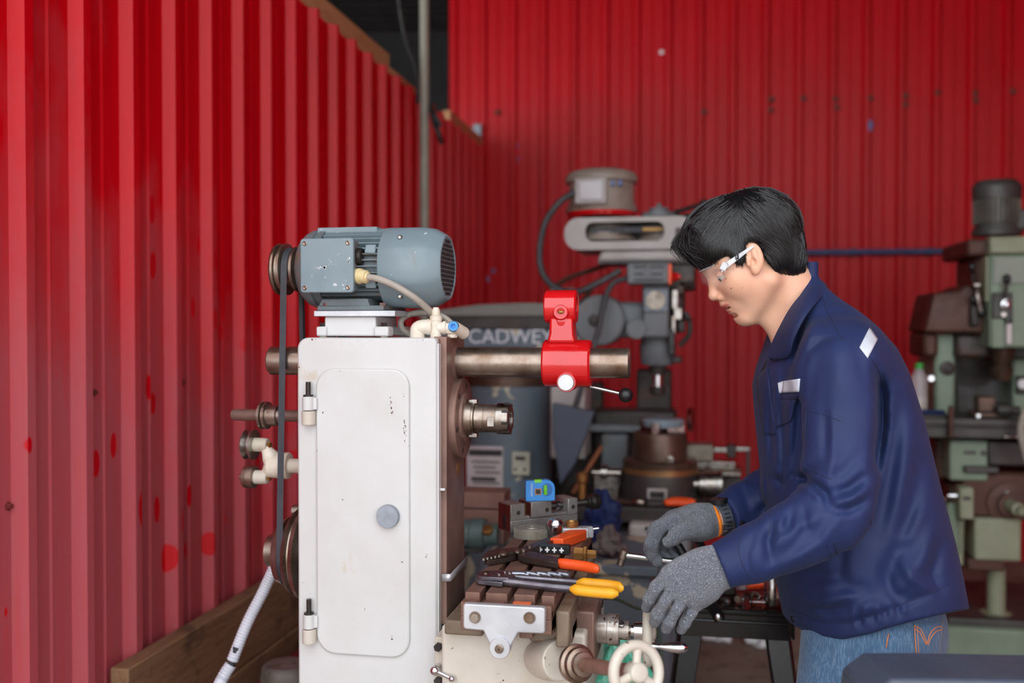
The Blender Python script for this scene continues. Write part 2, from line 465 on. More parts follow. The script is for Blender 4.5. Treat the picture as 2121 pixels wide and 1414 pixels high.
# pale pipe standing behind the machines
k = PD(879, 300, 4.6)
b = MB(); b.lathe((k.x, k.y, 0.0), (0, 0, 1), [(0, 0.022), (3.9, 0.022)], 20)
tag(b.build('conduit_pole', pmat('grey_green_pipe', rgb(152, 150, 136), rgb(132, 128, 116), 8, rough=0.45), base=(k.x, k.y, 0)), 'tall pale grey pipe standing upright in front of the red corner', 'pipe')
M_CABLE = pmat('black_cable', rgb(30, 30, 32), rgb(22, 22, 24), 20, rough=0.5)
b = MB(); b.tube(bez([PD(818, -60, 4.6), PD(835, 60, 4.62), PD(856, 130, 4.6), PD(866, 180, 4.62), PD(864, 215, 4.64)], 30), 0.010, 10)
tag(b.build('hanging_cable', M_CABLE), 'thin black cable hanging down from the dark roof beside the pale pipe', 'cable')
b = MB(); b.tube(bez([PD(892, 215, 4.56), PD(898, 250, 4.55), PD(908, 275, 4.54), PD(915, 298, 4.56)], 24), 0.011, 10); b.tube(bez([PD(893, 225, 4.56), PD(900, 240, 4.55), PD(912, 262, 4.56)], 12), 0.012, 8)
tag(b.build('cable_end', M_CABLE), 'short black cable ends tied to the pale pipe above the red wall', 'cable')
# blue water pipe along the back wall
p0_, p1_ = PY(1540, 524, YB - 0.06), PY(2060, 519, YB - 0.06)
b = MB(); b.cyl(p0_, p1_, 0.017, seg=16)
wp = b.build('water_pipe', pmat('blue_pipe', rgb(52, 84, 132), rgb(44, 72, 118), 8, rough=0.4)); tag(wp, 'straight blue water pipe fixed level along the red back wall', 'pipe')
for f_r in (0.15, 0.45, 0.75):
    q = p0_.lerp(p1_, f_r); b = MB(); b.box(q.x - 0.012, q.x + 0.012, YB - 0.062, YB, q.z - 0.022, q.z + 0.022); b.build('pipe_clip', M_DARK, wp, bevel=0.002)
# white corrugated conduit
def corr(pts, r0, r1, pitch, n=60):
    c = bez(pts, n*3)
    L = sum((c[i+1]-c[i]).length for i in range(len(c)-1))
    m = int(L/pitch*2)
    out = []; acc = 0; tgt = 0; step = L/m
    i = 0; seglen = (c[1]-c[0]).length
    for k in range(m + 1):
        tgt = k*step
        while acc + seglen < tgt - 1e-9 and i < len(c)-2:
            acc += seglen; i += 1; seglen = (c[i+1]-c[i]).length
        out.append(c[i].lerp(c[i+1], min(1, (tgt-acc)/max(seglen, 1e-9))))
    return out, [r0 if k % 2 else r1 for k in range(len(out))]
M_CORR = pmat('white_corrugated_plastic', rgb(216, 220, 230), rgb(200, 204, 216), 12, rough=0.4)
yc_ = 1.93
cps = [PY(571, 1168, yc_ + 0.02), PY(545, 1225, yc_ + 0.02), PY(512, 1290, yc_), PY(481, 1368, yc_ - 0.02)]
co = MB(); P_, R_ = corr(cps, 0.0112, 0.0125, 0.0062, 30); co.tube(P_, R_, 14)
croot = empty('flexible_conduit', (PY(440, 1440, yc_ - 0.05).x - 0.12, yc_ - 0.05, 0.0), 'white corrugated conduit sloping down below the large stepped pulley', 'conduit')
co.build('sleeve', M_CORR, croot)
d_ = [PY(478, 1376, yc_ - 0.02), PY(462, 1402, yc_ - 0.03), PY(440, 1450, yc_ - 0.04), Vector((-1.12, yc_ - 0.04, 0.35)), Vector((-1.16, yc_ - 0.04, 0.02))]
co = MB(); P_, R_ = corr(d_, 0.0118, 0.0132, 0.0062, 40); co.tube(P_, R_, 14); co.build('sleeve', M_CORR, croot)
b = MB(); b.cyl(cps[-1] + Vector((0.01, 0, 0.03)), d_[0] - Vector((0.004, 0, 0.02)), 0.007, seg=12); b.build('inner_cable', M_BELT, croot)
b = MB(); b.tube(bez([cps[0], PY(585, 1120, yc_ + 0.03), PY(620, 1090, yc_ + 0.04)], 10), 0.011, 10); b.build('inner_cable', M_BELT, croot)
# compressor low down beside the planks
cp = PY(606, 1400, 2.75)
comp = empty('air_compressor', (cp.x, 2.85, 0.0), 'red air compressor tank with a dusty grey pump motor on top', 'compressor')
zt_ = PY(600, 1366, 2.75).z
b = MB(); b.lathe((cp.x + 0.02, 2.55, zt_ - 0.135), (0, 1, 0), [(0, 0.02), (0.01, 0.07), (0.04, 0.115), (0.09, 0.134), (0.60, 0.134), (0.65, 0.115), (0.68, 0.07), (0.69, 0.02)], 40); b.build('tank', pmat('dull_red_paint', rgb(126, 30, 34), rgb(104, 26, 30), 6, rough=0.55, dirt=rgb(110, 78, 66), dirt_scale=6, dirt_at=0.55), comp)
M_PUMP = pmat('dusty_alloy', rgb(146, 142, 136), rgb(104, 96, 88), 16, rough=0.6, metal=0.4, dirt=rgb(96, 70, 50), dirt_scale=18, dirt_at=0.56)
k = PY(592, 1400, 2.45)
b = MB(); zq_ = PY(592, 1372, 2.45).z
b.lathe((k.x, 2.45, zq_ - 0.13), (0, 0, 1), [(0, 0.055), (0.06, 0.06), (0.09, 0.066), (0.12, 0.062), (0.128, 0.054), (0.130, 0.02)], 32); b.build('pump_motor', M_PUMP, comp)
for sx in (-0.10, 0.10):
    for yy in (2.7, 3.1):
        b = MB(); b.box(cp.x + 0.02 + sx - 0.015, cp.x + 0.02 + sx + 0.015, yy - 0.02, yy + 0.02, 0.0, zt_ - 0.22); b.build('foot', M_DARK, comp)
b = MB(); b.box(k.x - 0.05, k.x + 0.05, 2.40, 2.62, zt_ - 0.20, zq_ - 0.128); b.build('pump_bracket', M_DARK, comp)
# ------------------------------------------------------------------ horizontal milling machine in the middle
YF = 1.68
mill = empty('milling_machine', (-0.55, 1.82, 0.0), 'cream horizontal milling machine with grey motor, steel overarm and red arm bracket', 'machine')
x0, x1 = xat(615, YF), xat(904, YF)
zt = zat(700, YF)
YBK = 1.885
b = MB()
pts = [(x0, 0.06), (x1, 0.06)] + [(x1 - 0.006*(1-math.cos(math.radians(a))), zt - 0.006 + 0.006*math.sin(math.radians(a))) for a in (0, 45, 90)]
r = 0.02
pts += [(x0 + r - r*math.sin(math.radians(a)), zt - r + r*math.cos(math.radians(a))) for a in range(0, 91, 15)]
b.prism(pts, 'Y', YF, YBK)
b.build('column', M_WHITE, mill, bevel=0.004)
b = MB(); b.box(x0 - 0.09, x1 + 0.30, YF - 0.07, YBK + 0.05, 0.0, 0.07)
b.build('base', M_WHITE2, mill, bevel=0.01)

# door in the side of the column
def rr4(xa, xb, za, zb, rs, n=7):
    pts = []
    for cx, cz, a0, r in ((xb-rs[0], za+rs[0], -90, rs[0]), (xb-rs[1], zb-rs[1], 0, rs[1]), (xa+rs[2], zb-rs[2], 90, rs[2]), (xa+rs[3], za+rs[3], 180, rs[3])):
        for k in range(n + 1):
            a = math.radians(a0 + 90.0*k/n); pts.append((cx + r*math.cos(a), cz + r*math.sin(a)))
    return pts
da, db = xat(656, YF), xat(849, YF)
dz0, dz1 = zat(1356, YF, 750), zat(763, YF, 750)
b = MB(); b.prism(rr4(da, db, dz0, dz1, (0.034, 0.032, 0.034, 0.036)), 'Y', YF - 0.006, YF + 0.002)
door = b.build('door', M_WHITE, mill, bevel=0.0035, seg=3)
for ya, yb, yc in ((790, 820, 878), (1237, 1268, 1327)):
    hx = xat(642.5, YF)
    z_a, z_b, z_c = zat(ya, YF, 640), zat(yb, YF, 640), zat(yc, YF, 640)
    zm = (z_b + z_c)/2
    b = MB(); b.cyl((hx, YF - 0.010, z_c), (hx, YF - 0.010, zm - 0.0007), 0.0118); b.box(hx, hx + 0.012, YF - 0.012, YF, z_c, zm - 0.001)
    b.build('hinge', M_WHITE2, door, bevel=0.001)
    b = MB(); b.cyl((hx, YF - 0.010, zm + 0.0007), (hx, YF - 0.010, z_b), 0.0105); b.box(hx, da + 0.004, YF - 0.012, YF - 0.002, zm + 0.002, z_b - 0.002)
    b.build('hinge', M_WHITE, door, bevel=0.001)
    b = MB(); b.cyl((hx, YF - 0.010, z_b), (hx, YF - 0.010, z_b + 0.003), 0.009, seg=14); b.cyl((hx, YF - 0.010, z_b), (hx, YF - 0.010, z_a), 0.0044, seg=14)
    b.build('hinge_pin', M_DARK, door)
k = PY(805, 1068, YF - 0.006)
b = MB(); b.lathe((k.x, YF - 0.004, k.z), (0, -1, 0), [(0, 0.0205), (0.010, 0.0205), (0.0125, 0.0195), (0.0128, 0)], 32)
b.build('door_knob', pmat('zinc_knob', rgb(150, 158, 168), rgb(132, 138, 148), 60, rough=0.38, metal=0.4), door)

def flakes(spots, y, name, mat, par, seed):
    """small irregular chips of paint, lying on a face that looks to the front"""
    rs = random.Random(seed); m = MB()
    for px_, py_, n_, sx_, sy_, r_ in spots:
        for k in range(n_):
            q = PY(px_ + rs.uniform(-sx_, sx_), py_ + rs.uniform(-sy_, sy_), y); rr = r_*rs.uniform(0.4, 1.2)
            pts = [(q.x + rr*rs.uniform(0.5, 1.1)*math.cos(a), q.z + rr*1.5*rs.uniform(0.5, 1.1)*math.sin(a)) for a in [2*math.pi*i/7 for i in range(7)]]
            m.prism(pts, 'Y', y - 0.00025, y + 0.0001)
    o = m.build(name, mat, par, smooth=0); o['kind'] = 'stuff'; return o
flakes([(810, 828, 6, 3, 12, 0.0010), (811, 850, 5, 3, 8, 0.0014), (838, 880, 10, 4, 12, 0.0012), (840, 905, 9, 3, 13, 0.0011), (836, 818, 2, 2, 3, 0.0009), (808, 790, 1, 1, 1, 0.0010), (657, 932, 2, 1, 3, 0.0010), (700, 768, 1, 4, 1, 0.0012)], YF - 0.006, 'paint_chips', pmat('dark_chip', rgb(96, 52, 52), rgb(70, 44, 42), 90, rough=0.7), door, 5)
flakes([(655, 703, 3, 12, 1, 0.0012), (620, 757, 2, 1, 3, 0.0012), (882, 1154, 3, 2, 8, 0.0008), (872, 705, 2, 10, 1, 0.0009)], YF, 'edge_chips', bpy.data.materials['dark_chip'], mill, 9)
# brown slideway on the working side
YS = 1.70
xs = xat(925, YS)
ye = PX(962, 900, xs).y
zs0 = zat(1292, YS, 920)
b = MB(); b.prism([(YS, zs0), (ye, zs0), (ye, zt + 0.002), (YS, zt + 0.002)], 'X', x1 - 0.01, xs)
b.box(x1 - 0.001, xs - 0.012, YS - 0.006, YS + 0.004, 0.10, zt - 0.002)
b.build('slideway', M_IRON, mill, bevel=0.002)
b = MB(); b.box(x1, x1 + 0.003, YF + 0.004, YF + 0.02, zs0 - 0.05, zt - 0.01)
b.build('edge_strip', M_WHITE, mill, bevel=0.001)
k = PY(913, 1013, YS - 0.006)
b = MB(); b.obox((k.x, k.y, k.z), (0.016, 0.006, 0.0045)); b.build('stop_tab', M_WHITE, mill, bevel=0.0008)

# overarm
yo = PX(946, 750, xs).y
zo = zat(750.5, yo, 1100)
ro = 0.0268
b = MB()
xa, xb = xat(560, yo), xat(1306, yo)
b.lathe((xa, yo, zo), (1, 0, 0), [(0, ro - 0.003), (0.003, ro), (xb - xa - 0.003, ro), (xb - xa, ro - 0.003)], 48)
b.build('overarm', M_STEELB, mill)
b = MB(); b.lathe((xs - 0.001, yo, zo), (1, 0, 0), [(0, ro + 0.009), (0.004, ro + 0.003)], 40); b.build('grease_collar', M_IRON, mill)
# red arbor support clamped on it
xa, xb = xat(1121, yo - 0.03), xat(1226, yo)
b = MB()
b.lathe((xa, yo, zo - 0.001), (1, 0, 0), [(0, ro), (0.0005, 0.039), (0.004, 0.0425), (xb-xa-0.004, 0.0425), (xb-xa-0.0005, 0.039), (xb-xa, ro)], 48)
sup = b.build('arbor_support', M_REDP, mill)
ua, ub = xat(1124, yo - 0.03), xat(1196, yo)
zu = zat(635, yo, 1160)
b = MB(); b.lathe((ua, yo, zu), (1, 0, 0), [(0, 0.014), (0.0005, 0.0275), (0.003, 0.030), (ub-ua-0.003, 0.030), (ub-ua-0.0005, 0.0275), (ub-ua, 0.018), (ub-ua-0.02, 0.018)], 40, cap=False)
b.build('arbor_boss', M_REDP, sup)
b = MB(); b.lathe((ua + 0.002, yo, zu), (1, 0, 0), [(0, 0.0178), (ub-ua-0.006, 0.0178)], 30); b.build('bore_bush', M_STEELB, sup)
na, nb = xat(1136, yo - 0.03), xat(1188, yo - 0.02)
b = MB()
b.prism([(na - 0.004, zo + 0.036), (nb + 0.004, zo + 0.036), (nb, zo + 0.052), (nb - 0.001, zu - 0.02), (na + 0.001, zu - 0.02), (na, zo + 0.052)], 'Y', yo - 0.026, yo + 0.026)
b.build('neck', M_REDP, sup, bevel=0.005, seg=3)
mx = (na + nb)/2
b = MB(); b.lathe((mx, yo - 0.012, zu - 0.010), (0, -1, 0), [(0, 0.017), (0.016, 0.0145), (0.019, 0.012), (0.019, 0.0075), (0.0165, 0.007), (0.0165, 0)], 24, cap=False)
b.sphere((mx, yo - 0.015, zu - 0.024), 0.017, (1, 0.75, 1.35), 20)
b.build('oil_cup', M_REDP, sup)
b = MB(); b.sphere((mx, yo - 0.0295, zu - 0.010), 0.005, (1.2, 0.6, 0.7), 10); b.build('oil_nipple', M_BRASS, sup)
k = PY(1172, 792, yo - 0.045)
b = MB(); b.lathe((k.x, yo + 0.02, k.z), (0, -1, 0), [(0, 0.0175), (0.058, 0.0175), (0.0605, 0.0165)], 28); b.build('clamp_boss', M_REDP, sup)
b = MB(); b.lathe((k.x, yo - 0.040, k.z), (0, -1, 0), [(0, 0.0145), (0.006, 0.0145), (0.0075, 0.0135)], 28); b.build('clamp_cap', M_ALU, sup)
q0 = Vector((k.x, yo + 0.03, k.z)); q1 = PY(1291, 816, yo + 0.012); q0b = PY(1215, 798, yo + 0.02)
b = MB(); b.cyl(q0b - (q1 - q0b)*0.25, q1, 0.0042, 0.0034, seg=14); b.build('clamp_lever', M_BRIGHT, sup)
b = MB(); b.sphere(PY(1296, 818, yo + 0.012), 0.0132, seg=24); b.build('lever_ball', M_BLACKP, sup)

# spindle nose
yp = PX(949, 866, xs).y
zp = zat(866, yp, 1000)
b = MB(); b.lathe((xs - 0.002, yp, zp), (1, 0, 0), [(0, 0.0745), (0.012, 0.0745), (0.014, 0.073), (0.0145, 0.047), (0.019, 0.046), (0.0195, 0.036)], 48)
fl = b.build('spindle_flange', M_IRON, mill)
for a in range(6):
    an = math.radians(60*a + 15)
    b = MB(); b.cyl((xs + 0.011, yp + 0.060*math.cos(an), zp + 0.060*math.sin(an)), (xs + 0.0128, yp + 0.060*math.cos(an), zp + 0.060*math.sin(an)), 0.005, seg=12)
    b.build('screw', M_DARK, fl)
b = MB(); b.lathe((xs, yp, zp - 0.092), (1, 0, 0), [(-0.01, 0.0105), (0.0008, 0.0105)], 20); b.build('oil_sight', M_BRASS, mill)
h0, h1, h2, h3 = xat(962, yp), xat(985, yp), xat(1031, yp), xat(1058, yp)
b = MB(); b.lathe((xs, yp, zp), (1, 0, 0), [(0.0, 0.033), (h0-xs, 0.033), (h1-xs-0.004, 0.031), (h1-xs-0.004, 0.028), (h1-xs, 0.028), (h1-xs, 0.0245)], 40)
b.build('spindle_nose', M_STEELB, mill)
for s_ in (-1, 1):
    b = MB(); b.obox((h1 - 0.004, yp, zp + s_*0.031), (0.016, 0.014, 0.008)); b.build('drive_key', M_STEEL, mill, bevel=0.001)
b = MB(); b.lathe((h1 - 0.01, yp, zp), (1, 0, 0), [(0, 0.0245), (0.010, 0.0245), (0.012, 0.026), (0.028, 0.026), (0.0285, 0.025), (0.030, 0.025), (0.0305, 0.0255), (h2-h1+0.01, 0.0255)], 40)
ch = b.build('collet_chuck', M_STEELB, mill)
b = MB(); fx = xat(1016, yp - 0.025); b.obox((fx, yp - 0.0240, zp - 0.004), (0.0135, 0.005, 0.017)); b.build('wrench_flat', M_STEEL, ch, bevel=0.0008)
b = MB(); L = h3 - h2
b.lathe((h2, yp, zp), (1, 0, 0), [(0, 0.0262), (0.001, 0.0285), (L-0.002, 0.0285), (L, 0.0265), (L, 0.0165), (0.004, 0.0145), (0.004, 0.0)], 40, cap=False)
nut = b.build('collet_nut', M_STEEL, mill)
for a in range(8):
    an = math.radians(45*a + 12)
    b = MB(); b.obox((h2 + L - 0.006, yp + 0.0284*math.cos(an), zp + 0.0284*math.sin(an)), (0.0125, 0.0018, 0.0055), Matrix.Rotation(an, 3, 'X')); b.build('nut_slot', M_DARK, nut)

# shafts, tensioner and pulleys on the drive side
ysh = 1.80
zsh = zat(860, ysh, 560)
b = MB(); xa = xat(481, ysh); b.lathe((xa, ysh, zsh), (1, 0, 0), [(0, 0.0092), (0.001, 0.0105), (0.008, 0.0113), (0.30, 0.0113)], 24)
b.build('drive_shaft', M_IRON, mill)
b = MB(); xc = xat(540, ysh); b.lathe((xc, ysh, zsh), (1, 0, 0), [(0, 0.024), (0.001, 0.0265), (0.006, 0.0265), (0.007, 0.021), (0.009, 0.021), (0.010, 0.0265), (0.015, 0.0265), (0.016, 0.020), (0.036, 0.020), (0.0365, 0.015), (0.043, 0.015)], 30)
col = b.build('shaft_collar', M_STEELB, mill)
for a in range(8):
    an = math.radians(45*a)
    b = MB(); b.sphere((xc + 0.0035, ysh + 0.0262*math.cos(an), zsh + 0.0262*math.sin(an)), 0.0016, seg=8); b.build('rivet', M_STEEL, col)
ytn = 1.79
def pt(px, py, y=ytn): return PY(px, py, y)
b = MB()
j = pt(590, 964); b.lathe((pt(560, 964).x, ytn, j.z), (1, 0, 0), [(0, 0.02), (0.001, 0.0235), (0.036, 0.0255), (0.039, 0.024), (0.0395, 0.014), (0.09, 0.014)], 30)
for py_ in (922, 988):
    e = pt(546, py_)
    b.tube(bez([e, pt(553, py_ + (10 if py_ < 960 else -10)), pt(566, 960 + (-6 if py_ < 960 else 6)), pt(580, 962)], 12), [0.0125, 0.0105, 0.0095, 0.010, 0.011, 0.013, 0.016, 0.018, 0.020, 0.021, 0.022, 0.022, 0.022][:13], 14)
ten = b.build('belt_tensioner', M_PVC, mill)
for py_, kind in ((921, 0), (988, 1)):
    e = pt(546, py_)
    b = MB(); b.lathe((e.x - 0.018, ytn, e.z), (1, 0, 0), [(0, 0.0135), (0.016, 0.0135), (0.026, 0.0125), (0.027, 0.0115)], 24); b.build('roller_boss', M_WHITE2, ten)
    b = MB()
    if kind == 0: b.lathe((e.x - 0.040, ytn, e.z), (1, 0, 0), [(0, 0.008), (0.001, 0.024), (0.004, 0.0285), (0.007, 0.024), (0.011, 0.0185), (0.014, 0.024), (0.018, 0.029), (0.0215, 0.029), (0.022, 0.012)], 36)
    else: b.lathe((e.x - 0.041, ytn, e.z), (1, 0, 0), [(0, 0.015), (0.001, 0.0185), (0.003, 0.021), (0.010, 0.0215), (0.0105, 0.0205), (0.012, 0.0205), (0.0125, 0.0215), (0.023, 0.0215), (0.024, 0.019), (0.0245, 0.012)], 36)
    b.build('roller', M_STEEL if kind == 0 else M_STEELB, ten)
    b = MB(); b.hexa((e.x + 0.008, ytn - 0.001, e.z), (e.x + 0.0155, ytn - 0.002, e.z), 0.0062); b.build('roller_bolt', M_BRASS, ten)
    b = MB(); b.cyl((e.x - 0.048, ytn, e.z), (e.x - 0.03, ytn, e.z), 0.006, seg=12); b.build('roller_pin', M_STEELB, ten)
k = pt(612, 1060)
b = MB(); b.lathe((k.x - 0.008, ytn + 0.01, k.z), (1, 0, 0), [(0, 0.012), (0.05, 0.0125)], 20); b.build('stub_shaft', M_STEELB, mill)

ymo = 1.79                                  # motor axis
zmo = zat(556, ymo, 760)
rb = 0.037
xbelt = xat(590, ymo - rb)
# motor pulley
b = MB()
xp0, xp1 = xat(575, ymo), xat(622, ymo)
d = xbelt - xp0
b.lathe((xp0, ymo, zmo), (1, 0, 0), [(0, 0.012), (0.0, 0.040), (0.002, 0.047), (0.006, 0.0495), (0.010, 0.049), (0.012, 0.044), (0.015, 0.0435), (0.017, 0.049), (d - 0.009, 0.049), (d - 0.006, rb - 0.003), (d + 0.006, rb - 0.003), (d + 0.009, 0.043), (d + 0.014, 0.043), (d + 0.018, 0.034), (d + 0.030, 0.034)], 48)
pul = b.build('motor_pulley', M_STEELB, mill)
b = MB(); b.cyl((xp0 - 0.014, ymo, zmo), (xp0 + 0.01, ymo, zmo), 0.0045, seg=12); b.build('pulley_screw', M_DARK, pul)
# large stepped pulley low down
zbp = zat(1140, ymo, 580)
b = MB()
xq = xat(556, ymo); d = xbelt - xq
rl = 0.062
b.lathe((xq, ymo, zbp), (1, 0, 0), [(0, 0.022), (0, 0.0285), (0.001, 0.030), (d - 0.024, 0.030), (d - 0.0235, 0.050), (d - 0.021, 0.060), (d - 0.013, 0.064), (d - 0.007, 0.066), (d - 0.005, rl - 0.002), (d + 0.005, rl - 0.002), (d + 0.007, 0.079), (d + 0.014, 0.085), (d + 0.018, 0.078), (d + 0.022, 0.077), (d + 0.025, 0.088), (d + 0.034, 0.092), (d + 0.035, 0.04), (d + 0.05, 0.04), (d + 0.05, 0.015), (d + 0.12, 0.015)], 56)
b.build('stepped_pulley', M_STEELB, mill)
# belt
def belt_ring(y_off):
    n = 30; P = []
    dz = zmo - zbp
    for k in range(n + 1):
        a = math.pi * k / n; P.append((ymo + (rb + y_off)*-math.cos(a), zmo + (rb + y_off)*math.sin(a)))
    for k in range(n + 1):
        a = math.pi * k / n; P.append((ymo + (rl + y_off)*math.cos(a), zbp - (rl + y_off)*math.sin(a)))
    return P
oi, ii = belt_ring(0.004), belt_ring(-0.002)
b = MB(); w = 0.0062
R = [[(xbelt - w, y, z) for y, z in oi], [(xbelt + w, y, z) for y, z in oi], [(xbelt + w*0.6, y, z) for y, z in ii], [(xbelt - w*0.6, y, z) for y, z in ii], [(xbelt - w, y, z) for y, z in oi]]
b.rings(R, False, False); b.build('drive_belt', M_BELT, mill)

# motor
xm0, xm1 = xat(632, ymo), xat(806, ymo)
RM = 0.0735
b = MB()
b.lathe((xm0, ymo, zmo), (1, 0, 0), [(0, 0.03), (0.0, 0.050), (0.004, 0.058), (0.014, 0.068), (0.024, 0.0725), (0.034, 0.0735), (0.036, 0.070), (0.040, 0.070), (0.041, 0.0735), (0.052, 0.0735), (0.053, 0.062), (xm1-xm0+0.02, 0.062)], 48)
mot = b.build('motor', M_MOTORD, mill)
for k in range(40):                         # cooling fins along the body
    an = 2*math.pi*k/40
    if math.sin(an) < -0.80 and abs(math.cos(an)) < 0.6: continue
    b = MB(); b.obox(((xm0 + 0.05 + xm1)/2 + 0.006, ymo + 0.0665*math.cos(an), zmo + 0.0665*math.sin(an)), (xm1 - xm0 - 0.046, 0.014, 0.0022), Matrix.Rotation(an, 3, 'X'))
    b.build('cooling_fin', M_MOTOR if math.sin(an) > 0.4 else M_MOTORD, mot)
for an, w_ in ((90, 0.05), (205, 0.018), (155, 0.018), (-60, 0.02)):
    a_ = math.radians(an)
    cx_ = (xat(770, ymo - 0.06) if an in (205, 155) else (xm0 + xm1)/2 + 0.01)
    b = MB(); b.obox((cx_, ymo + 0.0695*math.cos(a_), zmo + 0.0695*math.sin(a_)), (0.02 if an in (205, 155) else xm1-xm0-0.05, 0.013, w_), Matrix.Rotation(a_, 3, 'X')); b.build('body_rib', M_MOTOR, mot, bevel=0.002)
# fan cover with its grille
b = MB()
xf1 = xat(931, ymo)
L = xf1 - xm1
secs = [(0.0, 0.0745), (0.003, 0.0765), (L*0.62, 0.0765), (L*0.80, 0.073), (L*0.95, 0.063), (L*0.985, 0.060), (L*0.985, 0.055), (L*0.97, 0.054)]
rs = []
NS = 64
for t_, r_ in secs:
    ring = []
    for k in range(NS):
        a = 2*math.pi*k/NS
        sq = max(abs(math.cos(a)), abs(math.sin(a)))
        oc = 1.0/max(abs(math.cos(((a + math.pi/8) % (math.pi/4)) - math.pi/8)), 0.01)
        f = 1.0 + 0.35*(oc - 1.0) - 0.02
        ring.append((xm1 + t_, ymo + r_*f*math.cos(a), zmo + r_*f*math.sin(a)))
    rs.append(ring)
b.rings(rs, True, True)
fan = b.build('fan_cover', M_MOTOR, mot, bevel=0.0015)
b = MB()
for row in range(13):                       # slotted openings of the grille, seen as dark slots between bars
    zz = -0.048 + row*0.008
    half = math.sqrt(max(0.0, 0.052**2 - zz**2))
    nb_ = int(half/0.0042)
    for q in range(-nb_, nb_ + 1):
        b.box(xf1 - L*0.03 - 0.0006, xf1 - L*0.03 + 0.0012, ymo + q*0.0042 - 0.0013, ymo + q*0.0042 + 0.0013, zmo + zz - 0.003, zmo + zz + 0.003)
g = b.build('grille_slots', M_INK, mot); g['kind'] = 'stuff'
for px_, py_ in ((828, 491), (828, 614)):
    k = PY(px_, py_, ymo - 0.058)
    b = MB(); b.lathe((k.x, k.y + 0.01, k.z), (0, -1, 0), [(0, 0.004), (0.010, 0.004), (0.0115, 0.0025)], 12); b.build('cover_screw', M_STEEL, mot)
# terminal box
ybx = ymo - 0.098
xt0, xt1 = xat(622, ybx), xat(732, ybx)
zt0, zt1 = zat(606, ybx, 680), zat(493, ybx, 680)
b = MB(); b.prism(rrect(xt0 + 0.003, xt1 - 0.003, zt0 + 0.003, zt1 - 0.003, 0.006), 'Y', ybx + 0.010, ymo - 0.03)
b.build('terminal_box', M_MOTORD, mot, bevel=0.001)
b = MB(); b.prism(rrect(xt0, xt1, zt0, zt1, 0.006), 'Y', ybx, ybx + 0.010)
b.build('terminal_lid', M_MOTOR, mot, bevel=0.002)
flakes([(662, 553, 16, 13, 3, 0.0016), (690, 549, 5, 10, 2, 0.0009), (684, 541, 3, 4, 4, 0.0010), (646, 572, 3, 2, 4, 0.0009), (672, 575, 3, 5, 2, 0.0008), (722, 540, 8, 3, 8, 0.0018), (712, 583, 5, 6, 5, 0.0009), (700, 527, 2, 4, 2, 0.0008), (675, 590, 2, 3, 3, 0.0007)], ybx, 'scuff_marks', pmat('bare_scuff', rgb(186, 190, 196), None, rough=0.5), mot, 3)
for sx in (xt0 + 0.009, xt1 - 0.010):
    for sz in (zt0 + 0.009, zt1 - 0.009):
        b = MB(); b.lathe((sx, ybx + 0.001, sz), (0, -1, 0), [(0, 0.0042), (0.0018, 0.0042), (0.0026, 0.003), (0.0018, 0.0012)], 14); b.build('lid_screw', M_STEELB, mot)
b = MB(); c_ = PY(738, 531, ybx + 0.03); b.lathe((xt1 - 0.006, c_.y, c_.z), (1, 0, 0), [(0, 0.0155), (0.012, 0.0155), (0.013, 0.0145)], 24); b.build('blanking_plug', M_DARK, mot)
gl = PY(735, 571, ybx + 0.022)
gp = Vector((xt1 - 0.002, gl.y, gl.z)); gd = (PY(777, 576, ybx + 0.012) - PY(735, 571, ybx + 0.022)).normalized()
b = MB(); b.lathe(gp, gd, [(0, 0.0135), (0.004, 0.0145), (0.010, 0.0140), (0.011, 0.0115), (0.014, 0.0115), (0.015, 0.0125), (0.022, 0.0120), (0.023, 0.009), (0.026, 0.008)], 16)
M_IVORY = pmat('ivory_plastic', rgb(226, 208, 160), rgb(206, 186, 138), 40, rough=0.45)
b.build('cable_gland', M_IVORY, mot)
b = MB()
hp = [gp + gd*0.022, PY(782, 577, ybx + 0.012), PY(815, 590, ybx + 0.01), PY(852, 612, ybx + 0.012), PY(880, 634, ybx + 0.03), PY(900, 655, ybx + 0.06)]
b.tube(bez(hp, 40), 0.0062, 12); b.build('motor_cable', M_HOSE, mot)
# motor foot, plate and cast bracket
b = MB(); za, zb_ = zat(643, ymo - 0.06, 730), zat(618, ymo - 0.06, 730)
b.prism([(xat(680, ymo), za), (xat(792, ymo), za), (xat(783, ymo), zb_), (xat(692, ymo), zb_)], 'Y', ymo - 0.062, ymo + 0.062)
b.box(xat(659, ymo - 0.062), xat(797, ymo - 0.062), ymo - 0.068, ymo + 0.068, za - 0.0005, za + 0.009)
b.build('motor_foot', M_MOTORD, mill, bevel=0.002)
b = MB(); yq = ymo - 0.078
z1_ = zat(643, yq, 730); z0_ = zat(655, yq, 730)
b.box(xat(650, yq), xat(796, yq) + 0.02, yq, ymo + 0.085, z0_, za - 0.0005)
b.build('motor_plate', M_ALU, mill, bevel=0.001)
b = MB(); yq = ymo - 0.07
zc0, zc1 = zat(696, yq, 730), z0_
b.box(xat(672, yq), xat(778, yq), yq, ymo + 0.06, zc0, zc1)
for px0_, px1_ in ((657, 678), (776, 806)):
    b.box(xat(px0_, yq), xat(px1_, yq), yq - 0.006, yq + 0.028, zc0, zat(676, yq, 730)); b.box(xat(px0_, yq), xat(px1_, yq), ymo + 0.035, ymo + 0.066, zc0, zat(676, yq, 730))
br = b.build('motor_bracket', M_WHITE, mill, bevel=0.003)
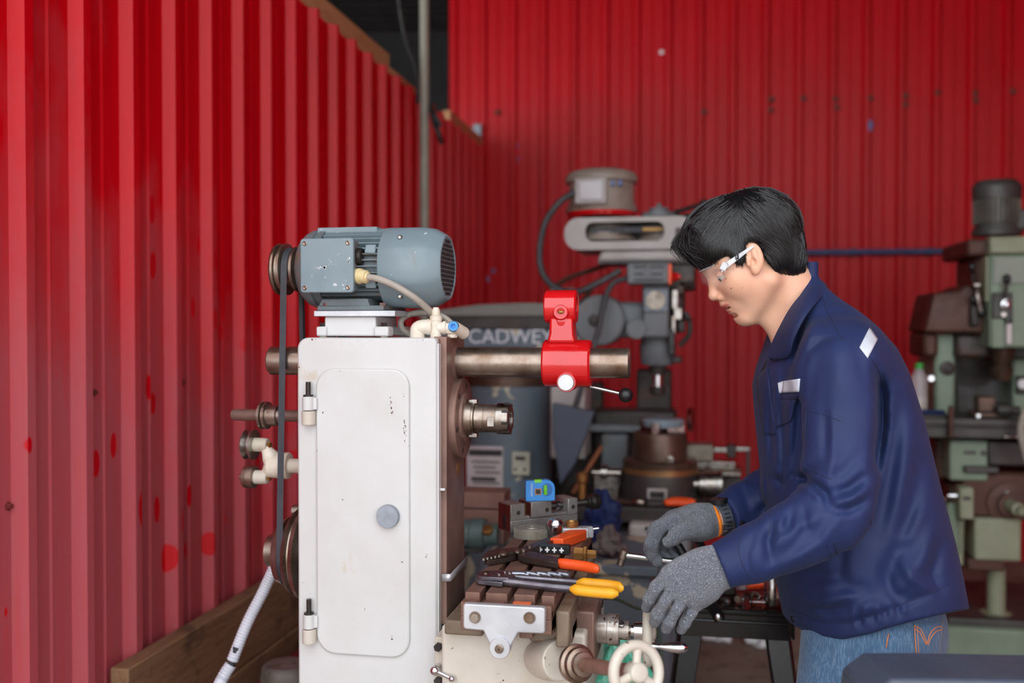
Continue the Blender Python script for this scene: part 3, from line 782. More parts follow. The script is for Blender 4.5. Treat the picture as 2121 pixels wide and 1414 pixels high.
for px_ in (666, 793):
    for yy in (yq + 0.008, ymo + 0.05):
        xx = xat(px_, yq)
        b = MB(); b.hexa((xx, yy, zat(677, yq, 730)), (xx, yy, zat(668, yq, 730)), 0.0065); b.build('bolt', M_DARK, br)
        b = MB(); b.cyl((xx, yy, zt - 0.001), (xx, yy, zc0), 0.0072, seg=14); b.build('spacer', M_WHITE2, br)
for px_ in (688, 708):
    b = MB(); xx = xat(px_, ymo); b.cyl((xx, ymo, zt - 0.001), (xx, ymo, zc0 + 0.001), 0.008, seg=14); b.build('spacer', M_DARK, br)
for px_ in (672, 790):
    b = MB(); xx = xat(px_, ymo - 0.066); b.hexa((xx, ymo - 0.058, za + 0.007), (xx, ymo - 0.058, za + 0.014), 0.006); b.build('bolt', M_STEEL, br)
# coolant pipe fittings on the column top
yf = 1.735
def f_(px, py, y=yf): return PY(px, py, y)
b = MB(); e0 = f_(865, 700); b.tube(bez([Vector((e0.x, yf, zt - 0.001)), Vector((e0.x, yf, zt + 0.008)), f_(866, 681), f_(876, 677), f_(892, 677)], 24), 0.0135, 18)
b.lathe((f_(885, 677).x, yf, f_(885, 677).z), (1, 0, 0), [(0, 0.0145), (0.010, 0.0145), (0.011, 0.012)], 18)
pf = b.build('coolant_elbow', M_PVC, mill)
b = MB(); e = f_(903, 678); b.cyl((e.x, yf, zt), (e.x, yf, f_(903, 660).z), 0.0105, seg=18); b.lathe((e.x, yf, f_(903, 664).z), (0, 0, 1), [(0, 0.0115), (0.008, 0.0115), (0.010, 0.008), (0.018, 0.0075), (0.024, 0.005)], 18)
b.cyl((e.x, yf, e.z), (f_(935, 681).x, yf, f_(935, 681).z), 0.0105, seg=18); b.lathe((f_(918, 679).x, yf, f_(918, 679).z), (1, 0, 0), [(0, 0.0125), (0.006, 0.0125)], 14)
b.lathe((e.x, yf, zt), (0, 0, 1), [(0, 0.010), (0.005, 0.010)], 6)
b.build('coolant_tee', M_PVC, mill)
b = MB(); q0_ = f_(961, 690, yf + 0.02); q1_ = f_(940, 676, yf - 0.015)
b.cyl(q0_, q1_ + (q1_ - q0_)*0.0, 0.0115, 0.0105, seg=18); b.build('valve_body', M_PVC, mill, bevel=0.001)
d_ = (q1_ - q0_).normalized(); qf = Vector((0.15, -1, 0.05)).normalized()
b = MB(); b.lathe(q1_ - qf*0.008, qf, [(0, 0.0105), (0.012, 0.0100)], 18); b.build('valve_ring', M_DARK, mill)
b = MB(); b.lathe(q1_ + qf*0.004, qf, [(0, 0.0085), (0.006, 0.0092), (0.008, 0.0085), (0.008, 0.0045), (0.002, 0.0040), (0.002, 0)], 20, cap=False); b.build('push_fitting', M_BLUEPL, mill)
b = MB(); e = f_(937, 699); b.lathe((e.x, yf, zt), (0, 0, 1), [(0, 0.009), (0.006, 0.009), (0.008, 0.012), (0.012, 0.012)], 16); b.build('plug', M_PVC, mill)
b = MB(); b.tube(bez([f_(938, 672, yf + 0.03), f_(915, 655, yf + 0.03), f_(880, 647, yf + 0.05), f_(848, 651, yf + 0.06), f_(831, 664, yf + 0.05), f_(834, 682, yf + 0.05), f_(852, 694, yf + 0.06), f_(868, 699, yf + 0.08)], 48), 0.0058, 12)
b.build('hose_loop', M_HOSE, mill)
# ------------------------------------------------------------------ knee, saddle, table and feeds of the same machine
TX0, TX1, TY0, TY1, TZ = -0.371, -0.226, 1.525, 2.12, 0.9905
tbl = MB()
tbl.box(TX0, TX1, TY0 + 0.004, TY1, TZ - 0.052, TZ - 0.017)
table = tbl.build('table', M_RUST, mill, bevel=0.002)
# four bars on top with three open slots between them, and the low lip at the end
bars = [(TX0, TX0 + 0.024), (TX0 + 0.034, TX0 + 0.069), (TX0 + 0.080, TX0 + 0.114), (TX0 + 0.1245, TX1)]
for a_, c_ in bars:
    b = MB(); b.box(a_, c_, TY0 + 0.030, TY1, TZ - 0.018, TZ); b.build('table_bar', M_RUST, table, bevel=0.0012)
    b = MB(); b.box(a_, c_, TY0, TY0 + 0.018, TZ - 0.030, TZ - 0.008); b.build('table_lip', M_RUST, table, bevel=0.0012)
b = MB(); b.box(TX0 + 0.083, TX0 + 0.111, TY0 + 0.003, TY0 + 0.016, TZ - 0.0085, TZ - 0.0068)
b.build('rust_patch', pmat('fresh_rust', rgb(226, 116, 66), rgb(196, 92, 50), 60, rough=0.8), table)
b = MB(); b.prism([(TY0, TZ - 0.03), (TY0, TZ - 0.052), (TY0 + 0.02, TZ - 0.058), (TY1, TZ - 0.058), (TY1, TZ - 0.03)], 'X', TX0, TX1); b.build('table_skirt', M_RUST, table, bevel=0.001)
# bright bearing bracket on the table end
ye_ = TY0 - 0.006
X_ = lambda p: xat(p, ye_)
Z_ = lambda p: zat(p, ye_, 1040)
c0 = (X_(1038), Z_(1337)); rr_ = 0.0165
pts = [(X_(1131), Z_(1302)), (X_(1131), Z_(1255))]
o1 = rrect(X_(961), X_(1131), Z_(1304), Z_(1251), 0.005, 4)
outline = [p for p in o1]
lowL, lowR = (X_(1003), Z_(1305)), (X_(1075), Z_(1305))
arc = [(c0[0] + rr_*math.cos(math.radians(a)), c0[1] + rr_*math.sin(math.radians(a))) for a in range(-10, -171, -16)]
# corner order of rrect: right-bottom, right-top, left-top, left-bottom
outline = o1 + [lowL, (c0[0] - rr_*1.05, c0[1] + 0.004)] + list(reversed(arc)) + [(c0[0] + rr_*1.05, c0[1] + 0.004), lowR]
b = MB(); b.prism(outline, 'Y', ye_ - 0.008, ye_ + 0.006)
plate = b.build('end_bracket', M_ALU, mill, bevel=0.002)
for px_, py_ in ((984, 1278), (1097, 1279)):
    k = PY(px_, py_, ye_ - 0.008)
    b = MB(); b.lathe((k.x, ye_ - 0.008, k.z), (0, -1, 0), [(0, 0.0095), (0.0015, 0.0095)], 20); b.build('washer', M_STEEL, plate)
    b = MB(); b.hexa((k.x, ye_ - 0.009, k.z), (k.x, ye_ - 0.0155, k.z), 0.0072); b.build('bolt', M_STEELB, plate, bevel=0.0006)
b = MB(); b.lathe((c0[0], ye_ - 0.008, c0[1]), (0, -1, 0), [(0, 0.0165), (0.005, 0.0165), (0.006, 0.0155), (0.006, 0)], 28); b.build('bearing_cap', M_ALU, plate)
b = MB(); b.lathe((c0[0], ye_ - 0.013, c0[1]), (0, -1, 0), [(0, 0.0068), (0.004, 0.0068), (0.005, 0.0055), (0.005, 0.002), (0.002, 0.001)], 20); b.build('feed_screw_end', M_STEELB, plate)
# feed screw under the table
b = MB(); b.cyl((c0[0], ye_, c0[1] + 0.0), (c0[0], TY1, c0[1] + 0.0), 0.009, seg=16); b.build('feed_screw', M_STEELB, mill)
# saddle
ysd = 1.585
xs0, xs1 = xs + 0.006, xat(1186, ysd)
zsd0, zsd1 = zat(1331, ysd, 1150), TZ - 0.056
b = MB()
b.box(TX1 - 0.045, xs1, ysd, 1.93, zsd0, zsd1)
b.box(TX1 + 0.003, xs1, ysd - 0.035, 1.93, zsd0 + 0.004, TZ - 0.022)
b.box(TX0 - 0.02, TX1 - 0.03, ysd + 0.03, 1.93, zsd0 + 0.012, zsd1)
b.box(TX0 - 0.045, TX0 + 0.02, ysd + 0.01, 1.93, zsd1 - 0.028, zsd1 - 0.004)
saddle = b.build('saddle', pmat('olive_grease_iron', rgb(128, 110, 92), rgb(100, 84, 70), 10, rough=0.5, dirt=rgb(70, 54, 42), dirt_scale=10, dirt_at=0.56, bump=0.08, bscale=60), mill, bevel=0.003)
for px_, py_ in ((1160, 1326),):
    k = PY(px_, py_, ysd - 0.001); b = MB(); b.hexa((k.x, ysd + 0.004, k.z), (k.x, ysd - 0.008, k.z), 0.0075); b.lathe((k.x, ysd + 0.002, k.z), (0, -1, 0), [(0, 0.0095), (0.003, 0.0095)], 18); b.build('bolt', M_DARK, saddle, bevel=0.0006)
for k_ in range(5):
    b = MB(); b.obox((TX0 + 0.028 + 0.008*k_, ysd + 0.004, zsd0 + 0.030 - 0.007*k_), (0.010, 0.03, 0.012)); b.build('dovetail_step', M_IRON, saddle, bevel=0.001)
b = MB(); b.obox((TX1 - 0.046, ysd - 0.010, zsd0 + 0.024), (0.022, 0.03, 0.024)); b.build('gib_block', M_IRON, saddle, bevel=0.002)
# knee
ykn = 1.615
xk0, xk1 = xs + 0.012, xat(1214, ykn)
zk1 = zsd0 + 0.012
b = MB()
b.prism([(xk0, 0.66), (xk1 - 0.05, 0.66), (xk1, 0.78), (xk1, zk1 - 0.004), (xk0, zk1 - 0.004)], 'Y', ykn, 1.93)
knee = b.build('knee', M_WHITE2, mill, bevel=0.006, seg=3)
b = MB(); xg0, xg1 = xat(899, 1.645), xat(938, 1.645); zg = zat(1320, 1.645, 920)
b.box(xg0, xg1, 1.645, 1.70, 0.60, zg); gib = b.build('gib_strap', M_WHITE2, knee, bevel=0.002)
b = MB(); b.box(xg1 - 0.004, xk0 + 0.02, 1.655, 1.74, 0.60, zg + 0.010); b.build('knee_way', M_IRON, knee, bevel=0.002)
for py_ in (1338, 1408):
    k = PY(909, py_, 1.645); b = MB(); b.hexa((k.x, 1.646, k.z), (k.x, 1.636, k.z), 0.0075); b.build('bolt', M_DARK, knee, bevel=0.0006)
# little ball-ended clamp lever
k0 = PY(901, 1388, 1.615); k1 = PY(936, 1405, 1.608)
b = MB(); b.sphere(k0, 0.0088, seg=20); b.sphere(k1, 0.0058, seg=16); b.cyl(k0, k1, 0.0042, 0.003, seg=12); b.cyl(k0, (PY(908, 1378, 1.645).x, 1.65, PY(908, 1378, 1.645).z), 0.005, seg=12); b.build('ball_lever', M_BRIGHT, mill)
# conical boss for the elevating shaft, running out to the right and towards the front
bs = PY(1128, 1362, ykn - 0.005); be = PY(1186, 1376, ykn - 0.095)
ax = (PY(1320, 1396, 1.38) - bs); ax.normalize()
b = MB(); b.lathe(bs - ax*0.05, ax, [(0, 0.002), (0.003, 0.010), (0.010, 0.018), (0.020, 0.0245), (0.034, 0.0300), (0.050, 0.0335), (0.070, 0.0345), (0.10, 0.0325), (0.106, 0.0315), (0.108, 0.029)], 36)
boss = b.build('shaft_boss', M_WHITE2, mill)
e_ = bs + ax*0.106
b = MB(); b.lathe(e_, ax, [(0, 0.028), (0.002, 0.0295), (0.010, 0.0295), (0.012, 0.025), (0.020, 0.024), (0.022, 0.0185), (0.030, 0.018), (0.031, 0.012)], 32); b.build('dial_ring', M_STEELB, mill)
wc = PY(1318, 1392, 1.395)
b = MB(); b.cyl(e_ + ax*0.025, wc + ax*0.004, 0.0108, seg=18); b.build('elevating_shaft', M_RUST, mill)
def handwheel(c, n, R, rim, up, spokes=3, hub=0.014):
    n = Vector(n).normalized(); c = Vector(c)
    b = MB(); b.torus(c, n, R, rim, 48, 14); wh = b.build('handwheel', M_WHITE2, mill)
    u = (Vector(up) - n*Vector(up).dot(n)).normalized(); w = n.cross(u)
    for k in range(spokes):
        a = 2*math.pi*k/spokes
        d = u*math.cos(a) + w*math.sin(a); s_ = n.cross(d)
        b = MB()
        rs = []
        for t_, hw, ht in ((0.0, 0.011, 0.007), (0.35*R, 0.0065, 0.006), (0.65*R, 0.0065, 0.0055), (R, 0.010, 0.006)):
            p = c + d*t_
            rs.append([p + s_*hw*math.cos(q) + n*ht*math.sin(q) for q in [2*math.pi*i/12 for i in range(12)]])
        b.rings(rs); b.build('spoke', M_WHITE2, wh)
    b = MB(); b.lathe(c - n*0.013, n, [(0, hub), (0.022, hub), (0.025, hub*0.8), (0.026, hub*0.45), (0.026, 0)], 24); b.build('hub', M_WHITE2, wh, bevel=0.001)
    return wh
handwheel(wc, ax, 0.0365, 0.0078, (0.15, 0.1, 1), 3)
# cross feed: dials and a handwheel seen edge on, with its crank
ycf = 1.70
zcf = zat(1303, ycf, 1260)
xd0, xd1, xd2, xd3 = xat(1228, ycf), xat(1284, ycf), xat(1304, ycf), xat(1330, ycf)
b = MB(); b.box(xs1 - 0.01, xs1 + 0.03, ycf - 0.055, ycf + 0.06, zcf - 0.05, zcf + 0.045); b.build('feed_bracket', M_IRON, mill, bevel=0.004)
b = MB(); b.lathe((xs1 + 0.025, ycf, zcf), (1, 0, 0), [(0, 0.026), (xd0-xs1-0.03, 0.027), (xd0-xs1-0.025, 0.0235), (xd1-xs1-0.045, 0.0245), (xd1-xs1-0.044, 0.0265), (xd1-xs1-0.025, 0.0265), (xd1-xs1-0.025, 0.016), (xd2-xs1-0.025, 0.016), (xd2-xs1-0.025, 0.009), (xd2-xs1-0.017, 0.009)], 36)
dial = b.build('feed_dial', pmat('pitted_silver', rgb(196, 190, 186), rgb(150, 136, 124), 40, rough=0.35, metal=0.7, chips=rgb(96, 64, 48), chip_scale=60, chip_at=0.64), mill)
b = MB(); b.lathe((xat(1287, ycf - 0.02), ycf - 0.012, zcf + 0.013), (0, -0.6, 0.8), [(0, 0.006), (0.004, 0.006), (0.005, 0.005)], 16); b.build('dial_screw', M_BRIGHT, mill)
b = MB(); b.lathe((xd2 + 0.004, ycf, zcf), (1, 0, 0), [(0, 0.010), (0.004, 0.010), (0.005, 0.0145), (xd3-xd2+0.004, 0.0155)], 28); b.build('wheel_hub', M_BRIGHT, mill)
cwx = xat(1345, ycf)
handwheel((cwx, ycf, zcf), (1, 0, 0), 0.050, 0.0085, (0, -0.4, -1), 3)
ch0 = Vector((cwx + 0.004, ycf - 0.048, zcf - 0.009))
b = MB(); b.lathe(ch0, (1, 0.0, 0.0), [(0, 0.0065), (0.008, 0.0062), (0.014, 0.0042), (0.018, 0.0046), (0.034, 0.0085), (0.047, 0.0098), (0.057, 0.0085), (0.062, 0.004)], 20); b.build('crank_handle', M_BRIGHT, mill)
# table stop and thumb screw on the table side
k = PX(1213, 1235, TX1 + 0.006)
b = MB(); q = PY(1205, 1263, 1.70); b.lathe((q.x - 0.03, 1.70, q.z), (1, 0, 0), [(0, 0.006), (0.022, 0.006), (0.024, 0.010), (0.028, 0.011), (0.031, 0.006), (0.036, 0.006), (0.037, 0.013), (0.043, 0.013), (0.044, 0.011)], 20); b.build('thumb_screw', M_STEELB, mill)
b = MB(); q = PY(1212, 1243, 1.76); b.lathe((q.x - 0.02, 1.76, q.z), (1, 0, 0), [(0, 0.005), (0.022, 0.005), (0.022, 0.012), (0.050, 0.012), (0.052, 0.010)], 20); b.build('stop_knob', M_STEEL, mill)
b = MB(); q = PX(1190, 1146, TX1); b.lathe(q, (1, 0, 0), [(0, 0.013), (0.016, 0.012), (0.018, 0.015), (0.022, 0.015), (0.024, 0.009), (0.040, 0.0085)], 6); b.build('brass_stop', M_BRASS, mill)
# bent strap around the slideway foot, and the rag wedged behind it
b = MB()
P0, P1, P2 = PY(915, 1196, 1.693), PY(933, 1196, 1.690), PX(966, 1160, xs + 0.004)
sec = []
for p in (P0, P0*0.4 + P1*0.6, P1, P1*0.55 + P2*0.45, P2): sec.append(p)
b.grid([[p + Vector((0, 0, 0.0065)) for p in sec], [p - Vector((0, 0, 0.0065)) for p in sec]])
b.build('bent_strap', M_ALU, mill, solid=0.0015)
# ------------------------------------------------------------------ things lying on the milling table
def on(px, py, h=0.0): return PZ(px, py, TZ + h)
# toolmaker's vise, turned on the table
VO = on(1058, 1104); VO.z += 0.0006
th = math.radians(41)
VU = Vector((math.cos(th), math.sin(th), 0)); VW = Vector((-math.sin(th), math.cos(th), 0)); VZ = Vector((0, 0, 1))
VR = Matrix((VU, VW, VZ)).transposed()
M_VISE = pmat('ground_vise_steel', rgb(158, 154, 150), rgb(122, 116, 112), 22, rough=0.36, metal=0.45)
M_VISEB = pmat('brown_vise_face', rgb(112, 56, 48), rgb(84, 42, 38), 20, rough=0.35, metal=0.4)
def vb(b, u0, u1, w0, w1, z0, z1): return b.obox(VO + VU*(u0+u1)/2 + VW*(w0+w1)/2 + VZ*(z0+z1)/2, (u1-u0, w1-w0, z1-z0), VR)
vise = empty('machine_vise', VO + VU*0.08 + VW*0.025, 'small precision steel vise set askew on the milling table under the blue level', 'vise')
VH = 0.058
b = MB(); vb(b, 0.0, 0.166, 0.0, 0.052, 0.0, 0.024); b.build('vise_base', M_VISE, vise, bevel=0.0012)
b = MB(); vb(b, 0.0, 0.034, 0.0, 0.052, 0.0242, VH); b.build('fixed_jaw', M_VISE, vise, bevel=0.0012)
b = MB(); vb(b, -0.0012, 0.0, 0.002, 0.050, 0.002, VH - 0.002); b.build('jaw_end', M_VISEB, vise)
b = MB(); vb(b, -0.0022, -0.0012, 0.018, 0.030, 0.004, 0.034); b.build('end_slot', M_INK, vise)
b = MB(); vb(b, 0.050, 0.100, 0.0, 0.052, 0.026, VH + 0.001); b.build('moving_jaw', M_VISE, vise, bevel=0.0012)
b = MB(); vb(b, 0.0488, 0.050, 0.002, 0.050, 0.028, VH - 0.001); b.build('jaw_face', M_VISEB, vise)
b = MB(); vb(b, 0.0480, 0.0490, 0.020, 0.024, 0.028, VH - 0.001); b.build('vee_groove', M_BRASS, vise)
b = MB(); vb(b, 0.142, 0.166, 0.0, 0.052, 0.0242, VH); b.build('screw_block', M_VISE, vise, bevel=0.0012)
b = MB(); vb(b, 0.034, 0.142, 0.006, 0.046, 0.0242, 0.030); b.build('guide_rail', M_VISE, vise, bevel=0.001)
for u_ in (0.018, 0.088, 0.154):
    b = MB(); p = VO + VU*u_ + VZ*0.040; b.lathe(p + VW*0.0005, -VW, [(0, 0.0052), (0.0012, 0.0048)], 18); b.build('cross_hole', M_BRIGHT, vise)
    b = MB(); b.lathe(p - VW*0.0004, -VW, [(0, 0.0038), (0.0012, 0.0038)], 16); b.build('hole_bore', M_INK, vise)
b = MB(); n_ = 60; b.tube([VO + VW*0.026 + VZ*0.041 + VU*(0.098 + 0.116*k/n_) for k in range(n_ + 1)], [0.0075 if k % 2 else 0.0066 for k in range(n_ + 1)], 16); b.build('vise_screw', M_DARK, vise)
b = MB(); b.lathe(VO + VW*0.026 + VZ*0.041 + VU*0.122, VU, [(0, 0.0105), (0.010, 0.0105)], 20); b.build('screw_collar', M_BRIGHT, vise)
b = MB(); b.lathe(VO + VW*0.026 + VZ*0.041 + VU*0.206, VU, [(0, 0.009), (0.002, 0.0125), (0.010, 0.0125), (0.012, 0.016), (0.014, 0.0175), (0.028, 0.0175), (0.030, 0.016)], 24); b.build('screw_knob', M_DARK, vise, bevel=0.0006)
# blue pocket level on the moving jaw
LO = VO + VU*0.046 + VW*0.012 + VZ*(VH + 0.0016)
lth = math.radians(18)
LU = Vector((math.cos(lth), math.sin(lth), 0)); LW = Vector((-math.sin(lth), math.cos(lth), 0))
LO = PD(1089, 1036, (LO - CAM).dot(FW)); LO.z = VO.z + VH + 0.0016
lev = empty('spirit_level', LO + LU*0.03, 'small bright blue pocket level with green vials standing on the vise', 'level')
out = [(0, 0), (0.062, 0), (0.062, 0.024)] + [(0.044 + 0.018*math.cos(math.radians(a)), 0.026 + 0.018*math.sin(math.radians(a))) for a in range(10, 91, 16)] + [(0.034, 0.044), (0.033, 0.0415), (0.019, 0.0415), (0.018, 0.043), (0.002, 0.043), (0.0, 0.041)]
hole = [(0.0455 + 0.0115*math.cos(2*math.pi*k/24), 0.0235 + 0.0135*math.sin(2*math.pi*k/24)) for k in range(24)]
b = MB(); b.slab(out, LO, LU, VZ, LW, 0.016); b.build('level_body', M_BLUEPL, lev, bevel=0.0015)
t_b = pmat('deep_blue_plastic', rgb(36, 100, 172), None, rough=0.4)
b = MB(); b.slab(hole, LO - LW*0.0006, LU, VZ, LW, 0.0012); b.build('ring_opening', t_b, lev)
M_VIAL = pmat('green_vial', rgb(132, 214, 58), rgb(96, 190, 40), 60, rough=0.15)
b = MB(); p = LO + LU*0.0415 + VZ*0.0235 - LW*0.001; b.cyl(p - VZ*0.010, p + VZ*0.010, 0.0042, seg=14); b.build('vial', M_VIAL, lev)
b = MB(); p = LO + LU*0.026 + VZ*0.0405 + LW*0.004; b.cyl(p - LU*0.0075, p + LU*0.0075, 0.0048, seg=14); b.build('vial', M_VIAL, lev)
b = MB(); b.slab(rrect(0.019, 0.033, 0.013, 0.0265, 0.001, 2), LO - LW*0.0008, LU, VZ, LW, 0.001); b.build('sticker', M_BRASS, lev)
b = MB(); b.slab(rrect(0.021, 0.031, 0.015, 0.0245, 0.001, 2), LO - LW*0.0012, LU, VZ, LW, 0.001); b.build('sticker_centre', M_INK, lev)
b = MB(); q = [LO - LW*0.0006 + LU*(0.0125 + 0.0018*math.sin(k*1.7)) + VZ*(0.010 + 0.0013*k) for k in range(22)]; b.tube(bez(q, 60), 0.0005, 6); b.build('script_lettering', M_WHITEPR, lev)
b = MB(); b.tube(bez([LO + LU*0.000 + VZ*0.008 - LW*0.001, LO - LU*0.004 + VZ*0.006 - LW*0.002, LO - LU*0.005 + VZ*0.003 - LW*0.002], 8), 0.0008, 6); b.build('cord_eye', M_DARK, lev)
# spur gear lying flat
gp_ = on(1095, 1119); gc = Vector((gp_.x, gp_.y + 0.0365, TZ + 0.0005))
NT_ = 62
b = MB()
def gear_ring(z, ro_, ri_):
    P = []
    for k in range(NT_):
        for f_, r_ in ((0.0, ri_), (0.22, ri_), (0.36, ro_), (0.64, ro_), (0.80, ri_)):
            a = 2*math.pi*(k + f_)/NT_; P.append((gc.x + r_*math.cos(a), gc.y + r_*math.sin(a), z))
    return P
b.rings([gear_ring(gc.z, 0.0365, 0.0338), gear_ring(gc.z + 0.0175, 0.0365, 0.0338)])
M_GEAR = pmat('grey_gear_steel', rgb(168, 162, 150), rgb(142, 135, 122), 30, rough=0.45, metal=0.3)
gear = b.build('spur_gear', M_GEAR, base=gc, smooth=20); tag(gear, 'grey toothed spur gear lying flat on the milling table', 'gear')
b = MB(); b.torus(gc + Vector((0, 0, 0.0175)), (0, 0, 1), 0.0300, 0.0012, 40, 6); b.build('rim_bead', M_GEAR, gear)
b = MB(); b.lathe(gc + Vector((0, 0, 0.0176)), (0, 0, 1), [(0, 0.0125), (0.002, 0.0120), (0.002, 0.009), (0.0004, 0.0088), (0.0004, 0)], 28, cap=False); b.build('hub', M_GEAR, gear)
for a in (0.3, 2.4, 4.5):
    b = MB(); b.lathe(gc + Vector((0.0062*math.cos(a), 0.0062*math.sin(a), 0.0178)), (0, 0, 1), [(0, 0.0022), (0.0006, 0.0022)], 10); b.build('hub_hole', M_INK, gear)
# spring collet standing on end
cp_ = on(1148, 1119); cc = Vector((cp_.x, cp_.y + 0.016, TZ + 0.0005))
b = MB(); b.lathe(cc, (0, 0, 1), [(0, 0.0125), (0.022, 0.0168), (0.026, 0.0172), (0.0265, 0.0155), (0.0285, 0.0155), (0.029, 0.0172), (0.031, 0.0172), (0.0385, 0.0125), (0.039, 0.0065), (0.030, 0.006)], 40)
colt = b.build('spring_collet', M_BRIGHT, base=cc); tag(colt, 'shiny steel spring collet standing upright between the gear and the orange grip', 'collet')
for k in range(12):
    a = 2*math.pi*k/12
    p = cc + Vector((0.0152*math.cos(a), 0.0152*math.sin(a), 0.0145)); tl = math.atan2(0.0168 - 0.0125, 0.022)
    b = MB(); b.obox(p, (0.0012, 0.0011, 0.029), Matrix.Rotation(a, 3, 'Z') @ Matrix.Rotation(tl, 3, 'Y')); b.build('slit', M_INK, colt)
# pneumatic fitting behind the grip
vp = on(1200, 1117)
vt = empty('pipe_fitting', vp, 'grey metal pipe fitting with a brass cap lying beside the vise', 'fitting')
vx = Vector((math.cos(0.25), math.sin(0.25), 0))
b = MB(); b.obox(vp + Vector((-0.012, 0.012, 0.0115)), (0.058, 0.024, 0.022), Matrix.Rotation(0.25, 3, 'Z')); b.build('body', M_ALU, vt, bevel=0.003)
b = MB(); b.lathe(vp + Vector((-0.017, 0.012, 0.0228)), (0, 0, 1), [(0, 0.0125), (0.004, 0.0135), (0.009, 0.0135), (0.011, 0.012), (0.011, 0.010), (0.008, 0.009), (0.008, 0)], 24, cap=False); b.build('brass_cap', M_BRASS, vt)
b = MB(); b.lathe(vp + Vector((0.012, 0.018, 0.0115)), vx, [(0, 0.0125), (0.012, 0.0125), (0.013, 0.011)], 6); b.build('end_nut', M_ALU, vt)
b = MB(); b.cyl(vp + Vector((0.018, 0.022, 0.017)), vp + Vector((0.036, 0.027, 0.019)), 0.0025, seg=10); b.build('pin', M_BRIGHT, vt)
# black bit holder with white crosses
bh = on(1145, 1148)
bx = empty('bit_holder', bh, 'small black tray with white cross marks lying under the orange crimping tool', 'tray')
b = MB(); b.obox(bh + Vector((0.0, 0.010, 0.0085)), (0.062, 0.020, 0.016)); b.build('tray', M_BLACKP, bx, bevel=0.001)
for k in range(4):
    for rot in (0, 1):
        b = MB(); b.obox(bh + Vector((-0.024 + 0.0135*k, -0.0005, 0.0085)), (0.0085, 0.0012, 0.0026) if rot == 0 else (0.0026, 0.0013, 0.0095)); b.build('cross_mark', M_WHITEPR, bx)
# crimping tool with orange grips
cr = empty('crimping_pliers', on(1085, 1160), 'dark crimping pliers with two spread bright orange grips', 'pliers')
M_CRIMP = pmat('brown_black_steel', rgb(82, 68, 62), rgb(58, 48, 44), 30, rough=0.38, metal=0.6)
h_ = 0.014
def plate(pts_px, z0, z1, name, mat, par, bev=0.0012):
    P = [PZ(x, y, TZ + (z0+z1)/2) for x, y in pts_px]
    b = MB(); b.rings([[(p.x, p.y, TZ + z0) for p in P], [(p.x, p.y, TZ + z1) for p in P]]); return b.build(name, mat, par, bevel=bev)
plate([(1003, 1163), (1010, 1166), (1048, 1160), (1072, 1154), (1078, 1148), (1060, 1143), (1034, 1150), (1012, 1157)], 0.002, 0.011, 'lower_jaw', M_CRIMP, cr)
plate([(1000, 1153), (1004, 1158), (1034, 1152), (1060, 1146), (1080, 1143), (1072, 1136), (1048, 1139), (1030, 1138), (1008, 1146)], 0.011, 0.018, 'upper_jaw', M_CRIMP, cr)
for px_, py_, r_ in ((1042, 1146, 0.0075), (1072, 1142, 0.0052), (1084, 1139, 0.0052), (1097, 1132, 0.004)):
    p = PZ(px_, py_, TZ + 0.018); b = MB(); b.lathe((p.x, p.y, TZ + 0.016), (0, 0, 1), [(0, r_), (0.0035, r_), (0.005, r_*0.6), (0.005, 0)], 18); b.build('rivet', M_STEELB, cr)
for k in range(5):
    p = PZ(1002 + 8*k, 1156 - 1.6*k, TZ + 0.018); b = MB(); b.obox((p.x, p.y, TZ + 0.0165), (0.003, 0.004, 0.004)); b.build('jaw_tooth', M_STEEL, cr)
plate([(1072, 1147), (1080, 1153), (1118, 1137), (1152, 1123), (1148, 1114), (1112, 1128), (1086, 1137)], 0.003, 0.016, 'upper_handle', M_CRIMP, cr)
plate([(1072, 1154), (1090, 1160), (1156, 1171), (1158, 1160), (1100, 1147), (1078, 1143)], 0.004, 0.015, 'lower_handle', M_CRIMP, cr)
plate([(1139, 1124), (1166, 1126), (1215, 1109), (1213, 1098), (1196, 1098)], 0.001, 0.020, 'grip', M_ORANGE, cr, 0.002)
gq = [PZ(x, y, TZ + 0.010) for x, y in ((1153, 1166), (1170, 1168), (1205, 1172), (1230, 1177), (1243, 1180))]
b = MB(); rs_ = []
for i, p in enumerate(gq):
    n_ = 14; a_, c_ = (0.0095, 0.0085, 0.009, 0.0095, 0.006)[i], (0.010, 0.0095, 0.0095, 0.010, 0.007)[i]
    rs_.append([(p.x, p.y + a_*math.cos(2*math.pi*k/n_), TZ + 0.0105 + c_*math.sin(2*math.pi*k/n_)) for k in range(n_)])
b.rings(rs_); b.build('grip', M_ORANGE, cr, sub=1)
b = MB(); b.tube(bez([PZ(1095, 1140, TZ + 0.010), PZ(1110, 1148, TZ + 0.010), PZ(1135, 1155, TZ + 0.010), PZ(1150, 1158, TZ + 0.010)], 12), 0.0016, 8); b.build('return_spring', M_STEELB, cr)
